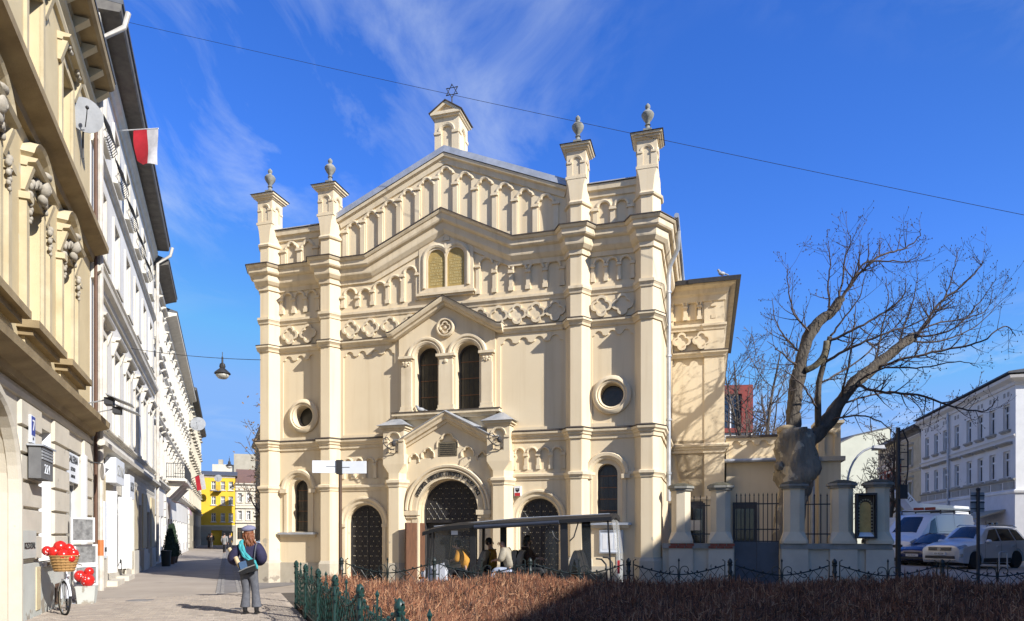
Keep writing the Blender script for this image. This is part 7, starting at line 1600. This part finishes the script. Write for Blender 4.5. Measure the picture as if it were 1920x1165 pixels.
# --- passers-by far down the street
def walker(label, px, D, jacket, trousers, hairm, s=1.0, rz=0, group=None):
    T = thing('person', label, 'person', at(px, D), rz, group); T.scale = (s,s,s)
    N_ = [((0,0,.92),(.15,.11)),((0,0,1.12),(.13,.10)),((0,0,1.36),(.16,.10)),((0,0,1.50),(.055,.055)),((0,.01,1.60),(.078,.09)),((0,.01,1.70),(.07,.08)),((-.19,0,1.42),.06),((-.25,0,1.15),.045),((-.24,.08,.92),.035),((.19,0,1.42),.06),((.25,0,1.15),.045),((.24,-.05,.92),.035),((-.09,0,.86),.09),((-.10,.10,.48),.06),((-.10,.05,.05),.045),((.09,0,.86),.09),((.10,-.05,.48),.06),((.10,-.18,.06),.045)]
    part('body', skin(N_, [(0,1),(1,2),(2,3),(3,4),(4,5),(2,6),(6,7),(7,8),(2,9),(9,10),(10,11),(0,12),(12,13),(13,14),(0,15),(15,16),(16,17)], lv=1), 'skin', T)
    part('coat', skin([((0,0,.70),(.20,.16)),((0,0,1.1),(.17,.13)),((0,0,1.38),(.19,.13)),((0,0,1.5),(.07,.07)),((-.2,0,1.42),.08),((-.26,0,1.14),.07),((-.25,.08,.95),.055),((.2,0,1.42),.08),((.26,0,1.14),.07),((.25,-.05,.95),.055)], [(0,1),(1,2),(2,3),(2,4),(4,5),(5,6),(2,7),(7,8),(8,9)], lv=1), jacket, T)
    for s_, y, y2 in ((-1,.10,.05),(1,-.05,-.18)): part('trouser_leg', skin([((s_*.06,0,.88),.11),((s_*.10,y,.48),.08),((s_*.10,y2,.10),.07)], [(0,1),(1,2)], lv=1), trousers, T)
    h = MB(); h.ball((0,-.01,1.66), .10, 10, 7, (.9,1,1.05)); h.build('hair', M[hairm], T, smooth='all'); return T
walker('passer-by in a black coat at the dark street end, left one of a pair', 392, 78, 'darkcloth', 'darkcloth', 'hair_dark'); walker('passer-by in grey trousers at the dark street end, right one of a pair', 397, 76, 'darkcloth', 'greyjeans', 'hair_auburn')
walker('distant passer-by in a grey coat just beside the woman in navy', 421, 58, 'greycloth', 'darkcloth', 'hair_dark'); walker('distant passer-by in black partly hidden by the shoulder of the woman', 431, 64, 'darkcloth', 'darkcloth', 'hair_dark', rz=1)
# ------------------------------------------------------------------ street furniture and small things
dm('flagred', (.55,.02,.035), .7); dm('flagwhite', (.68,.66,.66), .7); dm('greenbin', (.02,.025,.022), .5); dm('conifer', (.025,.05,.022), .9, c2=(.012,.025,.012), scale=20, amt=1); dm('wicker', (.45,.27,.10), .8, c2=(.28,.15,.05), scale=25, amt=1, bump=.5); dm('balloon', (.62,.02,.015), .25); dm('photo', (.33,.33,.32), .5, c2=(.05,.05,.05), scale=9, amt=1); dm('framegrey', (.72,.72,.71), .5); dm('lampglass', (.55,.53,.46), .3); dm('stripered', (.40,.05,.05), .8); dm('greypole', (.38,.39,.40), .5, metal=.3)
def wire(name, label, a, b, sag, r=.008, cat='cable', n=24):
    m = MB(); a, b = Vector(a), Vector(b); m.tube([tuple(a.lerp(b, i/n)-Vector((0,0,4*sag*(i/n)*(1-i/n)))) for i in range(n+1)], r, 4); return tag(m.build(name, M['iron']), label, cat)
pz = lambda px, py, D: Vector(((px-PCX)/FOC*D, D, EYE-(py-PCY)/FOC*D))
wire('overhead_cable', 'long thin black overhead cable slung across the sky over the roofs', pz(206,34,23.4), pz(2100,440,15.0), .10, .0065)
wire('lamp_cable', 'span wire carrying the hanging street lamp between tenement and tower', pz(225,650,27.0), pz(489,675,22.55), .10, .010)
def hanging_lamp(label, px, py, D, s):
    t = thing('hanging_lamp', label, 'street lamp', pz(px, py, D)); m = MB(); m.lathe([(.0,.62),(.03,.62),(.035,.40),(.09,.36),(.11,.26),(.09,.20),(.16,.14),(.27,.04),(.29,.0),(.27,-.02)], (0,0,0), 18); m.v = [tuple(Vector(v)*s) for v in m.v]; m.build('shade', M['iron'], t, smooth=True)
    m = MB(); m.lathe([(.24,-.02),(.22,-.10),(.14,-.18),(.0,-.21)], (0,0,0), 16); m.v = [tuple(Vector(v)*s) for v in m.v]; m.build('globe', M['lampglass'], t, smooth='all'); m = MB(); m.tube([(0,0,.60*s),(0,0,.80*s)], .012, 4); m.build('hook', M['iron'], t); return t
D_ = 23.75; hanging_lamp('large dark bell shaped street lamp hanging on the span wire left of the tower', 417, 701, D_, .95)
hanging_lamp('small dark street lamp hanging far down the street over the yellow roof', 430, 874, 62, 1.15); hanging_lamp('tiny dark street lamp hanging before the yellow house wall', 436, 914, 70, .8)
# satellite dishes
def dish(label, p, r, rz, tilt):
    t = thing('satellite_dish', label, 'satellite dish', p, rz); m = MB(); n = 24; pr = [(r*i/6, -.22*r*(1-(i/6)**2)) for i in range(7)]; m.lathe(pr, (0,0,0), n); m.lathe([(a, b-.012) for a, b in pr], (0,0,0), n); m.xf(Matrix.Rotation(R(90+tilt),4,'X')); m.build('reflector', M['satdish'], t, smooth=True)
    m = MB(); m.tube([(0,.0,-r*.75),(0,-r*.75,-r*.35),(0,-r*.95,-.02)], .012, 5); m.ball((0,-r*.95,.0), .045, 8, 6); m.build('feed_arm', M['iron'], t, smooth='all'); m = MB(); m.tube([(0,.12*r,-.1),(0,.5,-.25),(0,.5,-.9)], .022, 6); m.build('mount', M['iron'], t); return t
q = LF.world(18.95, -.75, 12.4); dish('large grey satellite dish on the ochre tenement facade', pz(160,216,17.4), .41, R(38), 12)
dish('small white satellite dish on the drab tenement far down the street', pz(371,795,70), .75, R(15), -15); dish('small white dish on the yellow house front', pz(409,897,101), .55, R(10), -10)
# flags
t = thing('flag', 'red and white flag hanging from a pole on the white tenement', 'flag', pz(215,246,24.0)); m = MB(); e = pz(297,241,23.6)-t.location; m.tube([(0,0,0), tuple(e)], .018, 6); m.build('pole', M['white'], t)
for nme, mt, f0, f1 in (('red_field','flagred',.42,.76),('white_field','flagwhite',.76,1.0)):
    m = MB(); n, k = 8, 10
    for i in range(n+1):
        f = f0+(f1-f0)*i/n
        for j in range(k+1): g = j/k; p = e*f; drop = 1.25*g*(1-.30*max(0,(.62-f))*3); m.v.append((p.x+.16*g*(.8-f)*2.0+.03*math.sin(6*f+3*g), p.y+.10*math.sin(9*f+4*g)*g, p.z-drop))
    m.f = [(i*(k+1)+j,i*(k+1)+j+1,(i+1)*(k+1)+j+1,(i+1)*(k+1)+j) for i in range(n) for j in range(k)]; m.mi = [0]*len(m.f); m.build(nme, M[mt], t, smooth='all', fix=False)
t = thing('flag', 'small red and white flag below the iron balcony', 'flag', pz(366,905,41)); m = MB(); m.tube([(-.35,0,.1),(.3,-.1,.5)], .015, 5); m.build('pole', M['iron'], t)
for mt, a, c in (('flagred',0,.28),('flagwhite',.28,.55)):
    m = MB(); m.v = [(a,-.05,.35+a*.3),(c,-.08,.35+c*.3),(c+.1,.02,-.5+c*.2),(a+.1,.05,-.5+a*.2)]; m.f = [(0,1,2,3)]; m.mi = [0]; m.build('red_field' if mt == 'flagred' else 'white_field', M[mt], t, fix=False)
# finger post with two blank boards
SP = thing('signpost', 'brown finger post with two blank white boards standing in front of the left door', 'signpost', at(638,14.9)); m = MB(); m.lathe([(.038,0),(.038,3.19)], (0,0,0), 12); m.lathe([(.044,3.19),(.044,3.21)], (0,0,0), 12); m.build('pole', M['frame_brown'], SP, smooth=True)
for x0, x1, rz, z in ((-.60,-.05,4,2.955),(.05,.59,-7,2.94)):
    m = MB(); m.box(x0,x1,-.018,.018,z,z+.27); o = m.build('board', M['signwhite'], SP); o.rotation_euler = (0,0,R(rz)); m = MB(); m.tube([(x0*.5 if x0 < 0 else .05,-.024,z+.14),(-.05 if x0 < 0 else x1*.38,-.024,z+.14)], .006, 4); m.build('mark', M['greypole'], o)
m = MB(); m.box(-.08,.05,-.05,.05,2.93,3.24); m.build('bracket', M['iron'], SP)
# sign pole on the right, utility pole with step irons, curved lamp, hoop
SG = thing('sign_pole', 'dark pole with grey rectangular signs seen from behind at the hedge edge', 'sign', at(1834,15.6)); m = MB(); m.lathe([(.035,0),(.035,2.62)], (0,0,0), 10); m.ball((0,0,2.64), .05, 8, 6); m.build('pole', M['iron'], SG, smooth=True)
for z0, z1 in ((2.40,2.58),(2.12,2.385)):
    for x0, x1 in ((-.15,-.01),(.0,.17)): m = MB(); m.box(x0,x1,.037,.05,z0,z1); m.build('sign_plate', M['greypole'], SG)
for z in (2.2,2.34,2.5): m = MB(); m.box(-.15,.17,.028,.038,z-.012,z+.012); m.build('clamp', M['iron'], SG)
UP = thing('utility_pole', 'tall dark utility pole with step irons beside the boundary wall corner', 'pole', at(1684,19.0)); m = MB(); m.lathe([(.075,0),(.055,4.6)], (0,0,0), 8); m.build('pole', M['iron'], UP, smooth=True)
for k in range(9): m = MB(); z = 2.9+.2*k; m.tube([(0,-.05,z),(.22 if k%2 else .14,-.05,z)], .014, 5); m.build('step_iron', M['iron'], UP)
m = MB(); m.tube([(.2,-.02,2.9),(.26,-.02,3.4),(.26,-.02,4.2),(.1,-.02,4.55)], .02, 6); m.build('conduit', M['iron'], UP); m = MB(); m.box(-.02,.2,-.12,-.06,2.6,3.0); m.build('junction_box', M['iron'], UP)
CLm = thing('street_lamp', 'curved grey street lamp arching behind the wall pillars', 'street lamp', at(1589,38)); m = MB(); z0 = 4.4; m.tube([(0,0,0),(0,0,z0)] + [(1.6*(1-math.cos(R(a))), 0, z0+2.1*math.sin(R(a))) for a in range(12,91,13)], .06, 8); m.build('mast', M['greypole'], CLm, smooth=True); m = MB(); m.hexa([(1.4,-.12,z0+2.05),(2.1,-.16,z0+2.0),(2.1,.16,z0+2.0),(1.4,.12,z0+2.05),(1.45,-.08,z0+2.2),(2.0,-.1,z0+2.22),(2.0,.1,z0+2.22),(1.45,.08,z0+2.2)]); m.build('lamp_head', M['satdish'], CLm)
m = MB(); m.tube([(-.15,0,-.1),(-.15,0,.66)] + [(-.08*math.cos(R(a))-.07 if a < 90 else .07-.08*math.cos(R(a)), 0, .66+.08*math.sin(R(a))) for a in range(0,181,30)] + [(.15,0,.66),(.15,0,-.1)], .026, 8); o = m.build('bicycle_hoop', M['greypole'], smooth=True); o.location = ground_at(at(1881,25.5)); tag(o, 'bare steel bicycle hoop on the paving beside the silver car', 'bicycle hoop')
# shop things on the left pavement
def bicycle(p, rz):
    t = thing('bicycle', 'white city bicycle leaning by the gallery wall with a wicker front basket', 'bicycle', p, rz)
    for nme, y, tw_ in (('front_wheel',-.55,18),('rear_wheel',.53,0)):
        m = MB(); m.tube([(0,.33*math.cos(R(15*k)),.34+.33*math.sin(R(15*k))) for k in range(24)], .022, 6, closed=True); o = m.build(nme, M['tyre'], t, smooth='all'); o.location = (0,y,0); o.rotation_euler = (0,0,R(tw_)); m = MB()
        m.tube([(0,.305*math.cos(R(15*k)),.34+.305*math.sin(R(15*k))) for k in range(24)], .012, 4, closed=True); m.build('rim', M['chrome'], o); m = MB()
        for k in range(14): a = R(360/14*k); m.tube([(0,0,.34),(0,.30*math.cos(a),.34+.30*math.sin(a))], .0025, 3)
        tag(m.build('spokes', M['chrome'], o), kind='stuff'); m = MB(); m.tube([(0,.37*math.cos(R(a)),.34+.37*math.sin(R(a))) for a in range(20,175,15)], .022, 5); m.build('mudguard', M['whitepaint'], o)
    m = MB()
    for a, b in (((0,-.42,.86),(0,-.40,.72)),((0,-.40,.74),(0,.0,.30)),((0,-.41,.80),(0,.08,.42)),((0,.0,.30),(0,.16,.86)),((0,.0,.30),(0,.53,.34)),((0,.12,.72),(0,.53,.34))): m.tube([a,b], .020, 7)
    for s in (-1,1): m.tube([(s*.05,-.41,.72),(s*.05,-.55,.34)], .013, 6)
    m.build('frame', M['whitepaint'], t, smooth=True); m = MB(); m.tube([(-.28,-.22,.98),(-.20,-.36,1.02),(0,-.42,1.0),(.20,-.36,1.02),(.28,-.22,.98)], .013, 6); m.build('handlebar', M['chrome'], t, smooth=True)
    m = MB(); m.ball((0,.18,.92), .12, 10, 6, (.8,1.15,.45)); m.build('saddle', M['leather'], t, smooth='all'); m = MB(); m.lathe([(.0,-.02),(.10,-.02),(.10,.02),(0,.02)], (0.05,0,.30), 14, 'x'); m.tube([(.08,0,.30),(.10,.1,.18),(.16,.1,.18)], .012, 5); m.build('crank', M['chrome'], t); m = MB(); m.box(-.05,.05,.25,.75,.74,.76); m.build('carrier', M['whitepaint'], t); return t
bp = LF.world(16.35,-.50,0); brz = LF.rz+R(-90)+R(8); BI = bicycle(bp, brz)
bl = lambda x,y,z: BI.location + Matrix.Rotation(brz,3,'Z') @ Vector((x,y,z))
BK_ = thing('basket', 'round wicker basket on the handlebar of the white bicycle', 'basket', bl(0,-.62,.88), brz); m = MB(); n = 18
for i in range(n): a, c = R(360/n*i), R(360/n*(i+.86)); m.hexa([(.17*math.cos(a),.17*math.sin(a),0),(.17*math.cos(c),.17*math.sin(c),0),(.155*math.cos(c),.155*math.sin(c),0),(.155*math.cos(a),.155*math.sin(a),0),(.26*math.cos(a),.26*math.sin(a),.32),(.26*math.cos(c),.26*math.sin(c),.32),(.24*math.cos(c),.24*math.sin(c),.32),(.24*math.cos(a),.24*math.sin(a),.32)])
tag(m.build('wicker_stakes', M['wicker'], BK_), kind='stuff'); m = MB(); m.lathe([(.0,.01),(.165,.01),(.235,.30)], (0,0,0), 20); m.build('lining', M['wicker'], BK_)
for k in range(6): z = .03+.055*k; r = .175+.085*z/.32; m = MB(); m.tube([(r*math.cos(R(20*i)),r*math.sin(R(20*i)),z) for i in range(18)], .012, 4, closed=True); m.build('wicker_band', M['wicker'], BK_)
def balloon(nm, p, r, label, grp):
    m = MB(); m.ball((0,0,0), r, 14, 10, (1,1,1.08)); m.lathe([(.0,-r*1.16),(.022,-r*1.15),(.012,-r*1.05)], (0,0,0), 6); o = m.build('balloon', M['balloon'], smooth='all'); o.location = p; tag(o, label, 'balloon', grp); d = MB()
    if nm:
        rg = random.Random(int(r*1e4)+int(p.x*100)); 
        for k in range(11): v = Vector((rg.gauss(0,1),rg.gauss(0,1),rg.gauss(0,1))).normalized(); c = Vector((v.x*r,v.y*r,v.z*r*1.08)); d.ball(tuple(c*.995), .010, 6, 4)
        tag(d.build('white_dots', M['white'], o), kind='stuff')
g = 'red balloons in the bicycle basket'
for dx, dy, dz, r, dots, lb in ((-.20,-.10,.42,.15,1,'dotted red balloon at the left rim of the bicycle basket'),(.02,-.18,.38,.16,0,'plain red balloon low at the front of the bicycle basket'),(-.10,.08,.55,.14,1,'dotted red balloon at the upper left of the basket cluster'),(.10,.05,.60,.17,0,'plain red balloon topmost in the bicycle basket'),(.22,.05,.46,.16,0,'large plain red balloon at the right side of the basket'),(.40,.12,.50,.13,1,'dotted red balloon at the far right of the basket cluster'),(-.16,-.2,.30,.11,0,'small plain red balloon lowest at the left of the basket')): balloon(dots, BK_.location + Matrix.Rotation(brz,3,'Z') @ Vector((-dx*.72,dy*.8,.16+(dz-.16)*.72)), r*.70, lb, g)
bk = LF.world(18.3,-.55,0); m = MB(); m.hexa([(-.16,-.16,0),(.16,-.16,0),(.16,.16,0),(-.16,.16,0),(-.20,-.20,.42),(.20,-.20,.42),(.20,.20,.42),(-.20,.20,.42)]); o = m.build('bucket', M['dado']); o.location = bk; o.rotation_euler = (0,0,LF.rz); tag(o, 'grey square bucket with red balloons behind the bicycle', 'bucket')
for dx, dy, dz, r, dots, lb in ((.05,-.05,.58,.19,1,'large dotted red balloon in the grey bucket'),(-.2,.0,.70,.16,1,'dotted red balloon leaning over the left of the grey bucket'),(.0,.1,.82,.13,0,'plain red balloon topmost over the grey bucket')): balloon(dots, bk+Vector((dx*.8,dy*.8,.42+(dz-.42)*.8)), r*.78, lb, 'red balloons in the grey bucket')
for (u, z, w, h, y, lb) in ((19.0,1.72,.62,.60,-.34,'black and white framed print hung topmost by the gallery window'),(19.25,1.12,.62,.50,-.36,'black and white framed print in the middle of the gallery stack'),(19.05,.62,.62,.50,-.40,'black and white framed print lowest of the gallery stack')):
    m = MB(); m.plate(rectp(-w/2,w/2,-h/2,h/2), [rectp(-w/2+.05,w/2-.05,-h/2+.05,h/2-.05)], -.03, .0, back=True); o = m.build('framed_print', M['framegrey']); o.location = LF.world(u,y,z); o.rotation_euler = (0,0,LF.rz-R(42)); tag(o, lb, 'picture', 'framed prints outside the gallery'); m = MB(); m.box(-w/2+.05,w/2-.05,-.012,-.004,-h/2+.05,h/2-.05); m.build('print', M['photo'], o)
m = MB(); m.lathe([(.20,0),(.24,.72),(.26,.74),(.26,.80),(.0,.82)], (0,0,0), 14); o = m.build('litter_bin', M['greenbin'], smooth=True); o.location = LF.world(38.6,-.7,0); tag(o, 'black round litter bin in the shade by the white tenement', 'bin')
for i, (u, h, lb) in enumerate(((41.2,2.0,'dark conical evergreen in a pot, nearer of two by the house wall'),(43.4,2.1,'dark conical evergreen in a pot, farther of two by the house wall'))):
    t = thing('potted_conifer', lb, 'potted plant', LF.world(u,-.7,0), 0, 'potted conifers along the wall'); m = MB(); m.lathe([(.22,0),(.30,.42),(.26,.42),(.0,.38)], (0,0,0), 12); m.build('pot', M['frame_brown'], t); m = MB(); rg = random.Random(i)
    for k in range(900): z = rg.random()**1.3; r = (.42*(1-z)**.75)*rg.uniform(.6,1.05); a = rg.uniform(0,6.28); c = Vector((r*math.cos(a),r*math.sin(a),.42+z*h*.85)); d = Vector((math.cos(a)*.5,math.sin(a)*.5,1)).normalized()*.10; s_ = d.orthogonal().normalized()*.03; m.add([tuple(c-s_),tuple(c+s_),tuple(c+d)], [(0,1,2)])
    m.lathe([(.30,.42),(.34,.7),(.05,.42+h*.8)], (0,0,0), 10); tag(m.build('foliage', M['conifer'], t, fix=False), kind='stuff')
AW = thing('awning', 'small red and white striped shop awning under the balcony', 'awning', LF.world(50.5,-.1,2.9), LF.rz)
for k in range(8): m = MB(); x = -1.6+.4*k; n = 5; pr = [(-.15-1.1*math.sin(R(18*i)), .9*math.cos(R(18*i))) for i in range(n+1)]; m.add([(x,y,z) for y,z in pr]+[(x+.4,y,z) for y,z in pr], [(i,i+1,n+2+i,n+1+i) for i in range(n)]); m.build('stripe', M['stripered' if k%2 else 'flagwhite'], AW, fix=False)
for i, u in enumerate((20.5,21.9)):
    t = thing('floodlight', ('open floodlight flap on a bracket above the gallery shop','open floodlight flap on a bracket next to the downpipe')[i], 'floodlight', LF.world(u,-.5,4.95), LF.rz); m = MB(); m.tube([(0,.48,0),(0,-.35,.25)], .02, 5); m.build('bracket', M['greypole'], t); m = MB(); m.hexa([(-.32,-.75,.05),(.32,-.75,.05),(.32,-.15,.28),(-.32,-.15,.28),(-.32,-.75,.07),(.32,-.75,.07),(.32,-.15,.31),(-.32,-.15,.31)]); m.build('flap', M['satdish'], t); m = MB(); m.box(-.2,.2,-.3,-.1,.05,.22); m.build('lamp_housing', M['iron'], t)
m = MB(); m.lathe([(0,-.03),(.24,-.03),(.24,.0),(0,.0)], (0,0,0), 20, 'y'); o = m.build('road_sign', M['flagwhite']); o.location = LF.world(21.75,-.35,3.35); o.rotation_euler = (0,0,LF.rz+R(20)); tag(o, 'small round red and white sign on a bracket beside the white downpipe', 'sign'); m = MB(); m.lathe([(0,-.036),(.17,-.036),(.17,-.02)], (0,0,0), 20, 'y'); m.build('red_disc', M['flagred'], o); m = MB(); m.tube([(0,.0,.22),(0,.32,.26)], .015, 5); m.build('bracket', M['iron'], o)
def pigeon(p, rz, label):
    m = MB(); m.ball((0,0,.09), .085, 10, 7, (1.5,.8,.8)); m.ball((-.13,0,.19), .042, 8, 6); m.ball((-.09,0,.14), .05, 8, 6, (1,.8,1.2)); m.hexa([(.08,-.03,.08),(.24,-.03,.05),(.24,.03,.05),(.08,.03,.08),(.08,-.03,.11),(.24,-.03,.065),(.24,.03,.065),(.08,.03,.11)]); m.lathe([(.010,0),(0,.035)], (-.17,0,.185), 5, 'x'); o = m.build('pigeon', M['satdish'], smooth='all'); o.location = p; o.rotation_euler = (0,0,rz); tag(o, label, 'pigeon'); m = MB()
    for s in (-.025,.025): m.tube([(0,s,.05),(0,s,0)], .006, 4)
    m.build('legs', M['stripered'], o)
pigeon(SF.world(5.62,-.05,5.44), .3, 'pale pigeon on the sill of the left arched window above the portal'); pigeon(SF.world(wu1-.05,4.0,10.24), .2, 'dark pigeon perched on the corner of the side wing eave')
